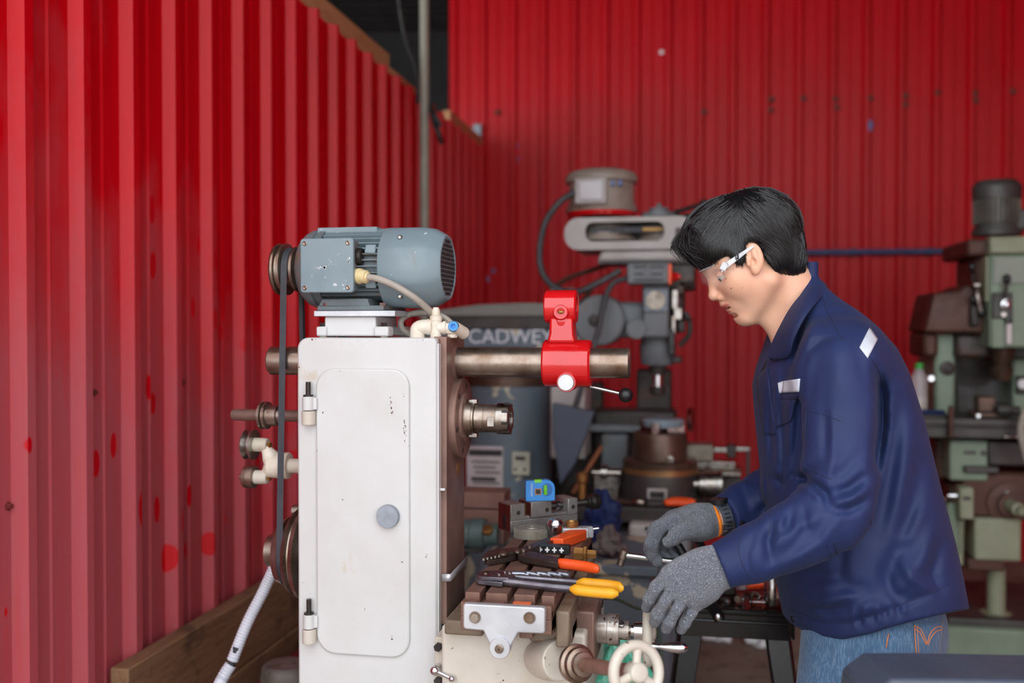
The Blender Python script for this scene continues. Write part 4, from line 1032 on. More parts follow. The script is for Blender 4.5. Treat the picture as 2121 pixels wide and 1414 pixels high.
# twist drill
p0_, p1_ = PZ(1014, 1188, TZ + 0.006), PZ(1182, 1190, TZ + 0.006)
d_ = (p1_ - p0_); L_ = d_.length; d_.normalize(); s_ = Vector((-d_.y, d_.x, 0))
p0_.z = TZ + 0.0062
b = MB(); rs_ = []
N = 90
for i in range(N + 1):
    t_ = L_*i/N; fl = max(0.0, min(1.0, (t_/L_ - 0.36)/0.03)); ph = 2*math.pi*(t_ - 0.36*L_)/0.036
    tip = min(1.0, (L_ - t_)/0.004 + 0.15)
    ring = []
    for k in range(24):
        a = 2*math.pi*k/24
        q = math.cos(2*(a - ph)/1.0)
        r_ = 0.0058*(1 - fl*0.24*max(0.0, q)**1.3)*tip
        ring.append(p0_ + d_*t_ + (s_*math.cos(a) + Vector((0, 0, 1))*math.sin(a))*r_)
    rs_.append(ring)
b.rings(rs_); dr = b.build('twist_drill', pmat('bright_drill_steel', rgb(150, 152, 162), rgb(122, 124, 134), 30, rough=0.34, metal=0.85), smooth=50); tag(dr, 'silver spiral twist drill lying between the orange and yellow pliers', 'drill bit')
# long cutters with yellow grips
yc2 = empty('cable_cutters', on(1130, 1215), 'long grey cable cutters with two closed yellow grips on the table edge', 'cutters')
M_CUT = pmat('gunmetal_steel', rgb(124, 120, 128), rgb(88, 84, 92), 26, rough=0.3, metal=0.85)
plate([(984, 1199), (990, 1205), (1040, 1211), (1046, 1205), (1044, 1194), (1020, 1189), (992, 1190)], 0.002, 0.010, 'jaw', M_CUT, yc2)
plate([(986, 1195), (1000, 1198), (1052, 1200), (1068, 1196), (1050, 1186), (1010, 1184), (990, 1188)], 0.010, 0.0165, 'jaw', M_CUT, yc2)
for px_, py_, r_ in ((1006, 1186, 0.0058), (1034, 1189, 0.004), (1056, 1187, 0.004), (1046, 1186, 0.003)):
    p = PZ(px_, py_, TZ + 0.0165); b = MB(); b.lathe((p.x, p.y, TZ + 0.0145), (0, 0, 1), [(0, r_), (0.0035, r_), (0.005, r_*0.6), (0.005, 0)], 18); b.build('rivet', M_STEEL, yc2)
def limb(pts, ry, rz, name, mat, hz):
    c = bez([PZ(x, y, TZ + hz) for x, y in pts], 16)
    b = MB(); rs_ = []
    for i, p in enumerate(c):
        k_ = min(1.0, 0.35 + 3.0*min(i, len(c)-1-i)/len(c)*2) if mat is M_YELLOW else 1.0
        rs_.append([(p.x, p.y + ry*k_*math.cos(2*math.pi*q/14), TZ + hz + rz*k_*math.sin(2*math.pi*q/14)) for q in range(14)])
    b.rings(rs_); return b.build(name, mat, yc2)
limb([(1036, 1203), (1090, 1209), (1140, 1215), (1184, 1219)], 0.0055, 0.0072, 'handle', M_CUT, 0.0085)
limb([(1040, 1194), (1090, 1198), (1140, 1202), (1198, 1207)], 0.004, 0.006, 'handle', M_CUT, 0.0085)
limb([(1180, 1219), (1210, 1223), (1250, 1227), (1281, 1229)], 0.0085, 0.0088, 'grip', M_YELLOW, 0.0095)
limb([(1194, 1206), (1230, 1209), (1270, 1213), (1292, 1218)], 0.0085, 0.0088, 'grip', M_YELLOW, 0.0095)
# ------------------------------------------------------------------ the person: surfaces grown from smooth distance fields
def Q(px, py, z): return np.array([(px - CX)/FPX*z, (CY - py)/FPX*z, z])         # camera-aligned metres: right, up, away
BASIS = np.array([list(RT), list(UP), list(FW)])
def to_world(V): return np.asarray(V) @ BASIS + np.array(list(CAM))
def smin(a, b, k):
    if k <= 0: return np.minimum(a, b)
    h = np.maximum(k - np.abs(a - b), 0.0)/k
    return np.minimum(a, b) - h*h*k*0.25
class Field:
    def __init__(s, xs, ys, zs):
        s.ax = [np.asarray(a, dtype=np.float32) for a in (xs, ys, zs)]
        s.D = np.full([len(a) for a in s.ax], 0.5, dtype=np.float32)
    def sub(s, lo, hi):
        sl = []
        for a, l, h in zip(s.ax, lo, hi):
            i0 = max(0, np.searchsorted(a, l) - 1); i1 = min(len(a), np.searchsorted(a, h) + 1)
            if i1 <= i0: i1 = i0 + 1
            sl.append(slice(i0, i1))
        X = s.ax[0][sl[0]][:, None, None]; Y = s.ax[1][sl[1]][None, :, None]; Z = s.ax[2][sl[2]][None, None, :]
        return tuple(sl), X, Y, Z
    def _op(s, sl, d, k, mode):
        cur = s.D[sl]
        if mode == 'add': s.D[sl] = smin(cur, d, k)
        else: s.D[sl] = -smin(-cur, d, k)          # carve d away
    def ell(s, c, r, R=None, k=0.01, mode='add'):
        c = np.asarray(c); m = max(r) + k + 0.02
        sl, X, Y, Z = s.sub(c - m, c + m)
        dx, dy, dz = X - c[0], Y - c[1], Z - c[2]
        if R is not None:
            R = np.asarray(R)
            q = [dx*R[0][i] + dy*R[1][i] + dz*R[2][i] for i in range(3)]
        else: q = [dx, dy, dz]
        k0 = np.sqrt((q[0]/r[0])**2 + (q[1]/r[1])**2 + (q[2]/r[2])**2) + 1e-6
        k1 = np.sqrt((q[0]/r[0]**2)**2 + (q[1]/r[1]**2)**2 + (q[2]/r[2]**2)**2) + 1e-6
        s._op(sl, (k0*(k0 - 1.0)/k1).astype(np.float32), k, mode)
    def cap(s, a, b, ra, rb, k=0.01, mode='add', flat=None, cut=None):
        a = np.asarray(a, float); b = np.asarray(b, float); m = max(ra, rb)*1.3 + k + 0.02
        sl, X, Y, Z = s.sub(np.minimum(a, b) - m, np.maximum(a, b) + m)
        ba = b - a; L2 = float(ba @ ba) + 1e-12
        h = np.clip(((X-a[0])*ba[0] + (Y-a[1])*ba[1] + (Z-a[2])*ba[2])/L2, 0, 1)
        ex, ey, ez = X-a[0]-h*ba[0], Y-a[1]-h*ba[1], Z-a[2]-h*ba[2]
        if flat is not None:                       # squash the section along a direction
            f, sc = np.asarray(flat[0], float), flat[1]
            dd = (ex*f[0] + ey*f[1] + ez*f[2])*(1.0/sc - 1.0)
            ex, ey, ez = ex + dd*f[0], ey + dd*f[1], ez + dd*f[2]
        d = np.sqrt(ex*ex + ey*ey + ez*ez) - (ra + (rb - ra)*h)
        if cut is not None:
            n = ba/math.sqrt(L2); cb = b if cut == 1 else b + np.asarray(cut)
            d = np.maximum(d, (X-cb[0])*n[0] + (Y-cb[1])*n[1] + (Z-cb[2])*n[2])
        s._op(sl, d.astype(np.float32), k, mode)
    def chain(s, pts, rs, k=0.01, **kw):
        for i in range(len(pts) - 1): s.cap(pts[i], pts[i+1], rs[i], rs[i+1], k, **kw)
    def fold(s, poly, amp, sig, zmax=9.0, zmin=0.0):
        """raise (amp<0) or sink (amp>0) the cloth along a line drawn on the person's side"""
        poly = np.array(poly, float); m = 3*sig
        lo = Q(poly[:,0].min() - m, poly[:,1].max() + m, 1.85); hi = Q(poly[:,0].max() + m, poly[:,1].min() - m, 1.85)
        lo = np.array([min(lo[0]*0.86, lo[0]*1.14), min(lo[1]*0.86, lo[1]*1.14), zmin]); hi = np.array([max(hi[0]*0.86, hi[0]*1.14), max(hi[1]*0.86, hi[1]*1.14), zmax])
        sl, X, Y, Z = s.sub(lo, hi)
        U = CX + FPX*X/Z; V = CY - FPX*Y/Z
        best = None
        nseg = len(poly) - 1
        for i in range(nseg):
            a, b = poly[i], poly[i+1]; ba = b - a; L2 = ba @ ba
            h = np.clip(((U-a[0])*ba[0] + (V-a[1])*ba[1])/L2, 0, 1)
            d2 = (U-a[0]-h*ba[0])**2 + (V-a[1]-h*ba[1])**2
            tt = (i + h)/nseg
            w = np.sin(np.pi*np.clip(0.12 + 0.76*tt, 0, 1))
            g = np.exp(-d2/(2*sig*sig))*w
            best = g if best is None else np.maximum(best, g)
        s.D[sl] += (amp*best).astype(np.float32)
    def mesh(s):
        D = s.D; ins = D < 0
        c = np.zeros([n-1 for n in D.shape], np.uint8)
        offs = [(i, j, k) for i in (0,1) for j in (0,1) for k in (0,1)]
        n = D.shape
        for o in offs: c += ins[o[0]:n[0]-1+o[0], o[1]:n[1]-1+o[1], o[2]:n[2]-1+o[2]]
        act = (c > 0) & (c < 8)
        ii = np.argwhere(act); idx = np.full(act.shape, -1, np.int64); idx[act] = np.arange(len(ii))
        vals = np.stack([D[ii[:,0]+o[0], ii[:,1]+o[1], ii[:,2]+o[2]] for o in offs], 1)
        pos = np.stack([np.stack([s.ax[q][ii[:,q]+o[q]] for q in range(3)], 1) for o in offs], 1)
        acc = np.zeros((len(ii), 3)); cnt = np.zeros(len(ii))
        for a in range(8):
            for b in range(a+1, 8):
                if sum(abs(offs[a][q]-offs[b][q]) for q in range(3)) != 1: continue
                va, vb = vals[:,a], vals[:,b]; m = (va < 0) != (vb < 0)
                t = va[m]/(va[m]-vb[m])
                acc[m] += pos[m,a] + (pos[m,b]-pos[m,a])*t[:,None]; cnt[m] += 1
        V = acc/cnt[:,None]
        F = []
        for ax in range(3):
            p, q = [(1,2),(2,0),(0,1)][ax]
            s0 = [slice(None)]*3; s1 = [slice(None)]*3
            s0[ax] = slice(0, n[ax]-1); s1[ax] = slice(1, n[ax])
            A, B = ins[tuple(s0)], ins[tuple(s1)]
            e = np.argwhere(A != B); e = e[(e[:,p] > 0) & (e[:,q] > 0) & (e[:,p] < n[p]-1) & (e[:,q] < n[q]-1)]
            fl = A[e[:,0], e[:,1], e[:,2]]
            def cell(dp, dq):
                z = e.copy(); z[:,p] -= dp; z[:,q] -= dq; return idx[z[:,0], z[:,1], z[:,2]]
            quad = np.stack([cell(1,1), cell(0,1), cell(0,0), cell(1,0)], 1)
            quad[fl] = quad[fl][:, ::-1]
            F.append(quad)
        F = np.concatenate(F); F = F[(F >= 0).all(1)]
        return V, F
def field_object(name, fld, mat, parent, mats=None, pick=None, smooth_it=0):
    V, F = fld.mesh()
    for _ in range(smooth_it):
        e = np.concatenate([F[:, [0,1]], F[:, [1,2]], F[:, [2,3]], F[:, [3,0]]])
        S = np.zeros_like(V); N = np.zeros(len(V))
        np.add.at(S, e[:,0], V[e[:,1]]); np.add.at(N, e[:,0], 1); np.add.at(S, e[:,1], V[e[:,0]]); np.add.at(N, e[:,1], 1)
        V = V*0.5 + 0.5*S/np.maximum(N, 1)[:,None]
    W = to_world(V)
    me = bpy.data.meshes.new(name)
    me.vertices.add(len(W)); me.vertices.foreach_set('co', W.astype(np.float32).ravel())
    me.loops.add(len(F)*4); me.loops.foreach_set('vertex_index', F.astype(np.int32).ravel())
    me.polygons.add(len(F)); me.polygons.foreach_set('loop_start', np.arange(0, len(F)*4, 4, dtype=np.int32))
    me.update(calc_edges=True); me.validate()
    v = W[F]; vol = np.einsum('ij,ij->', np.cross(v[:,0], v[:,1]), v[:,2])
    if vol < 0: me.flip_normals()
    bvh = BVHTree.FromPolygons([Vector(p) for p in W], [list(map(int, f)) for f in F]) if name in ('jacket', 'jeans', 'body') else None
    o = link_mesh(name, me, mat, parent, smooth=0)
    me.polygons.foreach_set('use_smooth', [True]*len(me.polygons))
    if mats:
        for m in mats: me.materials.append(m)
        cen = V[F].mean(1)
        me.polygons.foreach_set('material_index', pick(cen).astype(np.int32))
    return o, bvh

ZP = 1.85                                            # distance of the person's middle plane
pb = PD(1800, 700, ZP)
person = empty('person', (pb.x, pb.y, 0.0), 'person in navy work jacket, jeans, clear glasses and grey gloves leaning over the machine', 'person')

# ---- skin, cloth and hair
t = NT('skin')
n1 = t.noise(9, 4, 0.6); n2 = t.noise(260, 2, 0.5)
c = t.mix(t.ramp(n1, 0.3, 0.7), rgb(230, 184, 156), rgb(218, 164, 136))
t.set(col=c, rough=0.42, sss=0.12, spec=0.45); t.b.inputs['Subsurface Radius'].default_value = (0.012, 0.005, 0.003); t.b.inputs['Subsurface Scale'].default_value = 0.5
t.bump(n2, 0.08, 0.0006); M_SKIN = t.m
t = NT('lip'); t.set(col=t.mix(t.ramp(t.noise(90, 3), 0.3, 0.7), rgb(206, 128, 116), rgb(190, 108, 100)), rough=0.38, sss=0.1); M_LIP = t.m
def cloth(name, a, b_, scale=900, bump=0.25, rough=0.6, sheen=0.04):
    t = NT(name)
    w1 = t.noise(scale, 2, 0.5); w2 = t.noise(7, 4, 0.6)
    t.set(col=t.mix(t.ramp(w2, 0.3, 0.72), a, b_), rough=rough, sheen=sheen, spec=0.3)
    t.bump(t.math('ADD', t.math('MULTIPLY', w1, 0.5), t.noise(26, 4, 0.6)), bump, 0.003)
    return t.m
M_NAVY = cloth('navy_twill', rgb(32, 46, 90), rgb(27, 39, 78))
M_NAVYD = cloth('navy_twill_trim', rgb(29, 41, 82), rgb(25, 35, 71))
M_SEAM = pmat('navy_stitch', rgb(24, 35, 70), None, rough=0.8)
t = NT('denim')
w = t.noise(420, 3, 0.6, t.map((1, 1, 0.12))); fade = t.noise(4, 4, 0.6)
c = t.mix(t.ramp(fade, 0.35, 0.7), rgb(52, 86, 122), rgb(76, 112, 146)); c = t.mix(t.ramp(w, 0.45, 0.75, 0, 0.55), c, rgb(142, 168, 192))
t.set(col=c, rough=0.8, sheen=0.2); t.bump(w, 0.3, 0.0015); M_DENIM = t.m
t = NT('grey_knit')
v1 = t.n('ShaderNodeTexVoronoi'); v1.inputs['Scale'].default_value = 650; t.l(t.tc.outputs['Object'], v1.inputs['Vector'])
sp = t.noise(620, 2, 0.7)
c = t.mix(t.ramp(sp, 0.40, 0.62), rgb(78, 82, 92), rgb(128, 134, 146)); c = t.mix(t.ramp(t.noise(520, 2, 0.6), 0.60, 0.68), c, rgb(196, 202, 214))
t.set(col=c, rough=0.95, sheen=0.3); t.bump(t.math('ADD', v1.outputs['Distance'], t.noise(150, 3, 0.7)), 0.9, 0.003); M_GLOVE = t.m
t = NT('black_hair')
hs = t.noise(160, 3, 0.6)
t.set(col=t.mix(t.ramp(hs, 0.3, 0.7), rgb(16, 15, 17), rgb(26, 24, 27)), rough=0.40, spec=0.42); M_HAIR = t.m
M_REFL = pmat('reflective_tape', rgb(200, 206, 216), rgb(186, 192, 204), 40, rough=0.45)

# ---- head frame: origin at the ear canal, f forward, u up, w towards the near side
FD = np.array([-0.906, -0.423]); UD = np.array([-0.423, 0.906])
HO = Q(1563, 535, ZP)
def H(f, u, w=0.0): return np.array([HO[0] + FD[0]*f + UD[0]*u, HO[1] + FD[1]*f + UD[1]*u, ZP - w])
HR = np.array([[FD[0], UD[0], 0], [FD[1], UD[1], 0], [0, 0, -1.0]])               # columns f, u, w
def fine(lo, hi, a, b, fs, cs):
    """axis from lo to hi, spaced fs between a and b and growing to cs outside"""
    L = [a]; st = fs
    while L[-1] > lo: st = min(cs, st*1.25); L.append(L[-1] - st)
    R = list(np.arange(a + fs, b, fs)); st = fs; x = R[-1]
    while x < hi: st = min(cs, st*1.25); x += st; R.append(x)
    return np.array(list(reversed(L)) + R)
hx0, hx1 = Q(1455, 0, ZP)[0], Q(1685, 0, ZP)[0]
YFOOT = -1.39
xs_ = fine(Q(1330, 0, 1.7)[0], Q(2000, 0, ZP)[0], hx0, hx1, 0.0018, 0.010)
ys_ = fine(YFOOT - 0.02, Q(0, 395, ZP)[1], Q(0, 690, ZP)[1], Q(0, 398, ZP)[1], 0.0018, 0.010)
zs_ = fine(1.53, 2.12, ZP - 0.09, ZP + 0.09, 0.0018, 0.010)
fb = Field(xs_, ys_, zs_)
# cranium and face
fb.ell(H(0.000, 0.048), (0.090, 0.078, 0.073), HR, 0.01)
fb.ell(H(0.040, 0.020), (0.052, 0.060, 0.062), HR, 0.03)
fb.ell(H(0.036, -0.035), (0.046, 0.058, 0.054), HR, 0.03)
for s_ in (-1, 1):
    fb.cap(H(0.006, -0.045, 0.050*s_), H(0.058, -0.088, 0.013*s_), 0.020, 0.017, 0.022)
    fb.ell(H(0.052, -0.026, 0.036*s_), (0.024, 0.024, 0.024), HR, 0.034)
    fb.cap(H(0.080, 0.018, 0.012*s_), H(0.064, 0.020, 0.046*s_), 0.011, 0.011, 0.014)
fb.ell(H(0.062, -0.090), (0.0165, 0.0150, 0.018), HR, 0.014)
fb.ell(H(0.070, -0.060), (0.0165, 0.020, 0.028), HR, 0.018)
# nose
fb.cap(H(0.083, 0.010), H(0.0975, -0.0295), 0.0075, 0.0088, 0.011)
fb.ell(H(0.0980, -0.0310), (0.0088, 0.0085, 0.0098), HR, 0.006)
for s_ in (-1, 1): fb.ell(H(0.0885, -0.0375, 0.0115*s_), (0.0090, 0.0072, 0.0068), HR, 0.006)
for s_ in (-1, 1): fb.ell(H(0.0935, -0.0455, 0.0065*s_), (0.0050, 0.0035, 0.0032), HR, 0.002, 'carve')
# eyes sit in shallow sockets
for s_ in (-1, 1):
    fb.ell(H(0.0855, -0.002, 0.034*s_), (0.0125, 0.0105, 0.016), HR, 0.012, 'carve')
    fb.ell(H(0.0735, -0.003, 0.032*s_), (0.0128, 0.0112, 0.0140), HR, 0.004)
    fb.cap(H(0.0868, -0.0058, 0.022*s_), H(0.0820, -0.0052, 0.040*s_), 0.0038, 0.0036, 0.0015, 'carve'); fb.cap(H(0.0830, -0.0054, 0.036*s_), H(0.0745, -0.0046, 0.0470*s_), 0.0038, 0.0026, 0.0015, 'carve')
# lips, slightly parted
fb.ell(H(0.0845, -0.0545), (0.0085, 0.0052, 0.021), HR, 0.004)
fb.ell(H(0.0885, -0.0500), (0.0060, 0.0075, 0.009), HR, 0.006)
fb.ell(H(0.0775, -0.0690), (0.0085, 0.0062, 0.019), HR, 0.005)
fb.ell(H(0.0835, -0.0618), (0.0160, 0.0022, 0.0205), HR, 0.002, 'carve')
fb.ell(H(0.0760, -0.0785), (0.006, 0.0055, 0.016), HR, 0.008, 'carve')
# ears
for s_ in (-1, 1):
    tilt = np.array([[math.cos(0.22), -math.sin(0.22), 0], [math.sin(0.22), math.cos(0.22), 0], [0, 0, 1]])
    tw = np.array([[math.cos(0.32*s_), 0, math.sin(0.32*s_)], [0, 1, 0], [-math.sin(0.32*s_), 0, math.cos(0.32*s_)]])
    R_ = HR @ tilt @ tw
    def E(f, u, w):
        c = Q(1563, 533, ZP - 0.0755); return np.array([c[0] + FD[0]*f + UD[0]*u, c[1] + FD[1]*f + UD[1]*u, ZP - s_*(0.0755 + w)])
    fb.ell(E(0, 0, 0), (0.0155, 0.0265, 0.0070), R_, 0.006)
    fb.ell(E(0.0035, 0.003, 0.0058), (0.0100, 0.0182, 0.0066), R_, 0.003, 'carve')
    fb.ell(E(-0.0005, 0.001, 0.0018), (0.0050, 0.0148, 0.0042), R_, 0.003)
    fb.ell(E(0.0075, -0.006, 0.0036), (0.0056, 0.0074, 0.0072), R_, 0.003, 'carve')
    fb.ell(E(0.0140, -0.006, -0.001), (0.0040, 0.0058, 0.0056), R_, 0.004)
    fb.ell(E(0.0080, -0.0225, -0.001), (0.0072, 0.0080, 0.0050), R_, 0.005)
# neck, trunk, arms and legs (under the clothes)
fb.cap(Q(1612, 560, ZP), Q(1662, 660, ZP), 0.051, 0.053, 0.025, flat=((0, 0, 1), 0.96))
fb.cap(Q(1577, 640, ZP), Q(1630, 690, ZP), 0.012, 0.030, 0.030)
fb.ell(Q(1700, 800, ZP), (0.085, 0.13, 0.135), None, 0.04)
fb.ell(Q(1750, 980, ZP), (0.10, 0.17, 0.14), None, 0.05)
fb.ell(Q(1800, 1200, ZP), (0.10, 0.14, 0.15), None, 0.05)
NS_, NE_, NW_ = Q(1728, 760, 1.672), Q(1728, 1035, 1.602), Q(1490, 1178, 1.600)
FS_, FE_, FWr = Q(1728, 770, 2.03), Q(1670, 985, 2.06), Q(1482, 1076, 1.965)
fb.chain([NS_, NE_, NW_], [0.042, 0.036, 0.022], 0.03)
fb.chain([FS_, FE_, FWr], [0.046, 0.038, 0.027], 0.03)
fb.cap(FWr, Q(1420, 1090, 1.955), 0.026, 0.024, 0.02)
fb.cap(NW_, Q(1430, 1200, 1.600), 0.022, 0.016, 0.02)
for zz, xx in ((ZP - 0.085, 1800), (ZP + 0.085, 1815)):
    hp_ = Q(xx, 1250, zz); kn = np.array([hp_[0] - 0.02, -0.90, zz]); an_ = np.array([hp_[0] + 0.01, YFOOT + 0.09, zz])
    fb.chain([hp_, kn, an_], [0.085, 0.056, 0.040], 0.04)
    fb.cap(an_ + np.array([0.02, -0.05, 0]), an_ + np.array([-0.15, -0.06, 0]), 0.032, 0.026, 0.03)
lipc = H(0.0815, -0.0610)
def pick_skin(c):
    rel = c - HO
    f = rel[:,0]*FD[0] + rel[:,1]*FD[1]; u = rel[:,0]*UD[0] + rel[:,1]*UD[1]; w_ = -(rel[:,2])
    up_ = ((f-0.0850)/0.0105)**2 + ((u+0.0552)/0.0052)**2 + (w_/0.0225)**2 < 1
    lo_ = ((f-0.0785)/0.0105)**2 + ((u+0.0690)/0.0062)**2 + (w_/0.0205)**2 < 1
    return np.where(up_ | lo_, 1, 0)
body, bvh_b = field_object('body', fb, M_SKIN, person, [M_LIP], pick_skin, 1)
del fb
# eyes, brows
M_EYE = pmat('eye_white', rgb(182, 172, 164), None, rough=0.4); M_IRIS = pmat('dark_iris', rgb(38, 24, 18), None, rough=0.1)
RW = Matrix([list(to_world(np.eye(3)[i]) - np.array(list(CAM))) for i in range(3)])
for s_ in (-1, 1):
    e_ = Vector(to_world(H(0.0735, -0.0040, 0.032*s_))); fwd = (Vector(to_world(H(0.0870, -0.0095, 0.038*s_))) - e_).normalized()
    b = MB(); b.sphere(e_ + fwd*0.0004, 0.0114, seg=20); ey = b.build('eyeball', M_EYE, person)
    b = MB(); b.sphere(e_ + fwd*0.0060, 0.0064, seg=14); b.build('iris', M_IRIS, ey)
for px_, py_, r_ in ((1503.5, 577, 0.0011), (1514.5, 597, 0.0013), (1538, 596, 0.0007)):
    r0_ = bvh_b.ray_cast(CAM, ray(px_, py_).normalized())
    if r0_[0] is not None:
        b = MB(); b.sphere(r0_[0], r_, (1, 1, 1), 10); b.build('mole', pmat('mole_brown', rgb(120, 74, 56), None, rough=0.6) if px_ < 1510 else bpy.data.materials['mole_brown'], person)
def strand(b, pts, r, seg=4):
    n = len(pts); b.tube(pts, [r*(0.55 + 0.45*math.sin(math.pi*min(1, 0.25 + i/(n-1)*0.9)))*(1 - 0.75*max(0, (i/(n-1) - 0.6)/0.4)) for i in range(n)], seg)
hw = lambda f, u, w: Vector(to_world(H(f, u, w)))
b = MB()
for s_ in (-1, 1):
    for k in range(46):
        a = k/45.0; w0 = 0.012 + 0.040*a
        p = H(0.0945 - 0.030*a*a - 0.004*a, 0.0225 + 0.005*math.sin(math.pi*a) + random.uniform(-0.002, 0.002), w0*s_)
        d = np.array([random.uniform(-0.002, 0.0), random.uniform(0.001, 0.004), 0])
        strand(b, [Vector(to_world(p)), Vector(to_world(H(0.0948 - 0.030*(a+0.12)**2 - 0.004*a, 0.0245 + random.uniform(-0.002, 0.003), (w0 + 0.006)*s_)))], 0.0006, 4)
br_ = b.build('eyebrows', M_HAIR, person); br_['kind'] = 'stuff'

# ---- hair: a cap of volume with combed strands over it
fh = Field(np.arange(Q(1395, 0, ZP)[0], Q(1680, 0, ZP)[0], 0.0026), np.arange(Q(0, 590, ZP)[1], Q(0, 380, ZP)[1], 0.0026), np.arange(ZP - 0.10, ZP + 0.10, 0.0026))
fh.ell(H(-0.004, 0.050), (0.096, 0.078, 0.079), HR, 0.01)
fh.ell(H(-0.044, 0.012), (0.050, 0.066, 0.069), HR, 0.03)
fh.ell(H(0.040, 0.082), (0.058, 0.036, 0.062), HR, 0.03)
fh.ell(H(0.084, 0.068), (0.032, 0.034, 0.050), HR, 0.03)
fh.ell(H(0.072, 0.040), (0.024, 0.026, 0.062), HR, 0.02)
fh.ell(H(-0.044, -0.030), (0.036, 0.048, 0.056), HR, 0.025)
for s_ in (-1, 1):
    for px_, py_, w_, r_ in ((1527, 530, 0.0665, (0.015, 0.024, 0.010)), (1496, 508, 0.052, (0.028, 0.026, 0.018)), (1560, 498, 0.066, (0.030, 0.020, 0.012)), (1600, 530, 0.052, (0.026, 0.034, 0.022))):
        c_ = Q(px_, py_, ZP - w_); c_[2] = ZP - s_*w_; fh.ell(c_, r_, HR, 0.012)
# hairline, drawn on the near side of the head
skin_poly = np.array([(1436, 580), (1457, 563), (1482, 549), (1496, 535), (1508, 527), (1518, 534), (1530, 549), (1540, 551), (1546, 530), (1545, 508), (1552, 500), (1566, 499), (1579, 508), (1585, 524), (1593, 536), (1604, 549), (1612, 563), (1632, 573), (1652, 570), (1669, 567), (1690, 600), (1690, 720), (1380, 720), (1380, 600)], float)
def poly_sd(U, V, P):
    d = np.full(np.broadcast(U, V).shape, 1e9); ins = np.zeros(d.shape, bool)
    n = len(P)
    for i in range(n):
        a, b_ = P[i], P[(i+1) % n]; e = b_ - a
        h = np.clip(((U-a[0])*e[0] + (V-a[1])*e[1])/(e @ e), 0, 1)
        d = np.minimum(d, (U-a[0]-h*e[0])**2 + (V-a[1]-h*e[1])**2)
        c = ((V >= a[1]) != (V >= b_[1])) & (U < a[0] + (V-a[1])*(e[0]/(e[1] if abs(e[1]) > 1e-9 else 1e-9)))
        ins ^= c
    return np.where(ins, -1, 1)*np.sqrt(d)
Uh = CX + FPX*fh.ax[0][:, None, None]/fh.ax[2][None, None, :] + 0*fh.ax[1][None, :, None]; Vh = CY - FPX*fh.ax[1][None, :, None]/fh.ax[2][None, None, :] + 0*fh.ax[0][:, None, None]
far_ = np.clip((fh.ax[2] - ZP)/0.075, -1, 1)[None, None, :]
dp = poly_sd(Uh + 20*(far_ + 1)*0.9, Vh - 7*(far_ + 1)*0.5, skin_poly)*(ZP/FPX)
fh.D = (-smin(-fh.D, dp.astype(np.float32), 0.006)).astype(np.float32)
hair, _ = field_object('hair', fh, M_HAIR, person)
bvh_h = BVHTree.FromPolygons([v.co + person.location for v in hair.data.vertices], [list(p.vertices) for p in hair.data.polygons])
b = MB()
flow = np.array([(1430, 480, -.55, .83), (1418, 510, -.05, 1), (1440, 540, .35, .93), (1450, 450, -.85, .5), (1490, 420, -.9, .42), (1480, 490, -.6, .8), (1470, 530, -.1, 1), (1515, 440, -.75, .65), (1510, 490, -.35, .93), (1515, 525, .1, 1), (1540, 400, .5, .3),
    (1550, 440, .75, .6), (1600, 415, .85, .5), (1640, 460, .6, .8), (1660, 500, .2, .98), (1655, 545, -.05, 1), (1600, 500, .78, .62), (1560, 480, .8, .6), (1540, 505, .35, .93), (1533, 535, .25, .97), (1620, 550, .4, .92), (1595, 525, .65, .75), (1570, 400, .8, .35)], float)
def flow_at(x, y):
    w = 1.0/((flow[:,0]-x)**2 + (flow[:,1]-y)**2 + 60)**1.6
    v = (flow[:,2:]*w[:,None]).sum(0); return v/np.linalg.norm(v)
made = 0
for k in range(6000):
    if made > 2300: break
    x, y = random.uniform(1405, 1668), random.uniform(392, 570)
    r_ = bvh_h.ray_cast(CAM, ray(x, y).normalized())
    if r_[0] is None: continue
    lift = random.uniform(0.0000, 0.0030); n_ = random.randint(6, 13)
    pts = []
    jit = random.uniform(-0.22, 0.22)
    for i in range(n_):
        r_ = bvh_h.ray_cast(CAM, ray(x, y).normalized())
        if r_[0] is None:
            if len(pts) > 2: pts.append(pts[-1]*2 - pts[-2])
            break
        pts.append(r_[0] + r_[1]*lift)
        v = flow_at(x, y); c_, s2 = math.cos(jit), math.sin(jit)
        x += 6.5*(v[0]*c_ - v[1]*s2); y += 6.5*(v[0]*s2 + v[1]*c_)
    if len(pts) < 4: continue
    strand(b, pts, random.uniform(0.0006, 0.0013), 4); made += 1
def hp(al, th, lift=1.0):
    """point over the head: al 0 = front, 90 = near side, 180 = back; th from the crown"""
    ct, st = math.cos(th), math.sin(th)
    return (-0.010 + 0.102*lift*st*math.cos(al), 0.044 + 0.084*lift*ct, 0.083*lift*st*math.sin(al))
for k in range(300):                      # far side
    al = random.uniform(-math.pi, 0)
    a_ = abs(math.degrees(al)); fr = max(0.0, math.cos(al))
    end = np.interp(a_, [0, 30, 60, 85, 100, 130, 180], [1.30, 1.34, 1.42, 1.45, 1.48, 1.98, 2.20]) + random.uniform(-0.12, 0.06)
    st = random.uniform(0.0, 0.75)*end; pts = []; lf = random.uniform(0.985, 1.02)
    for i in range(7):
        q = i/6.0; th_ = st + (end - st)*q
        f_, u_, w_ = hp(al, th_, lf + 0.012*math.sin(math.pi*q))
        if a_ < 70: f_ += 0.030*fr*math.sin(min(1.0, th_/1.2)*math.pi/2)*(0.6 + 0.4*lf); u_ += 0.012*fr*math.sin(min(th_, 1.2)/1.2*math.pi)
        pts.append(hw(f_, u_, w_))
    strand(b, pts, random.uniform(0.0007, 0.0015), 4)
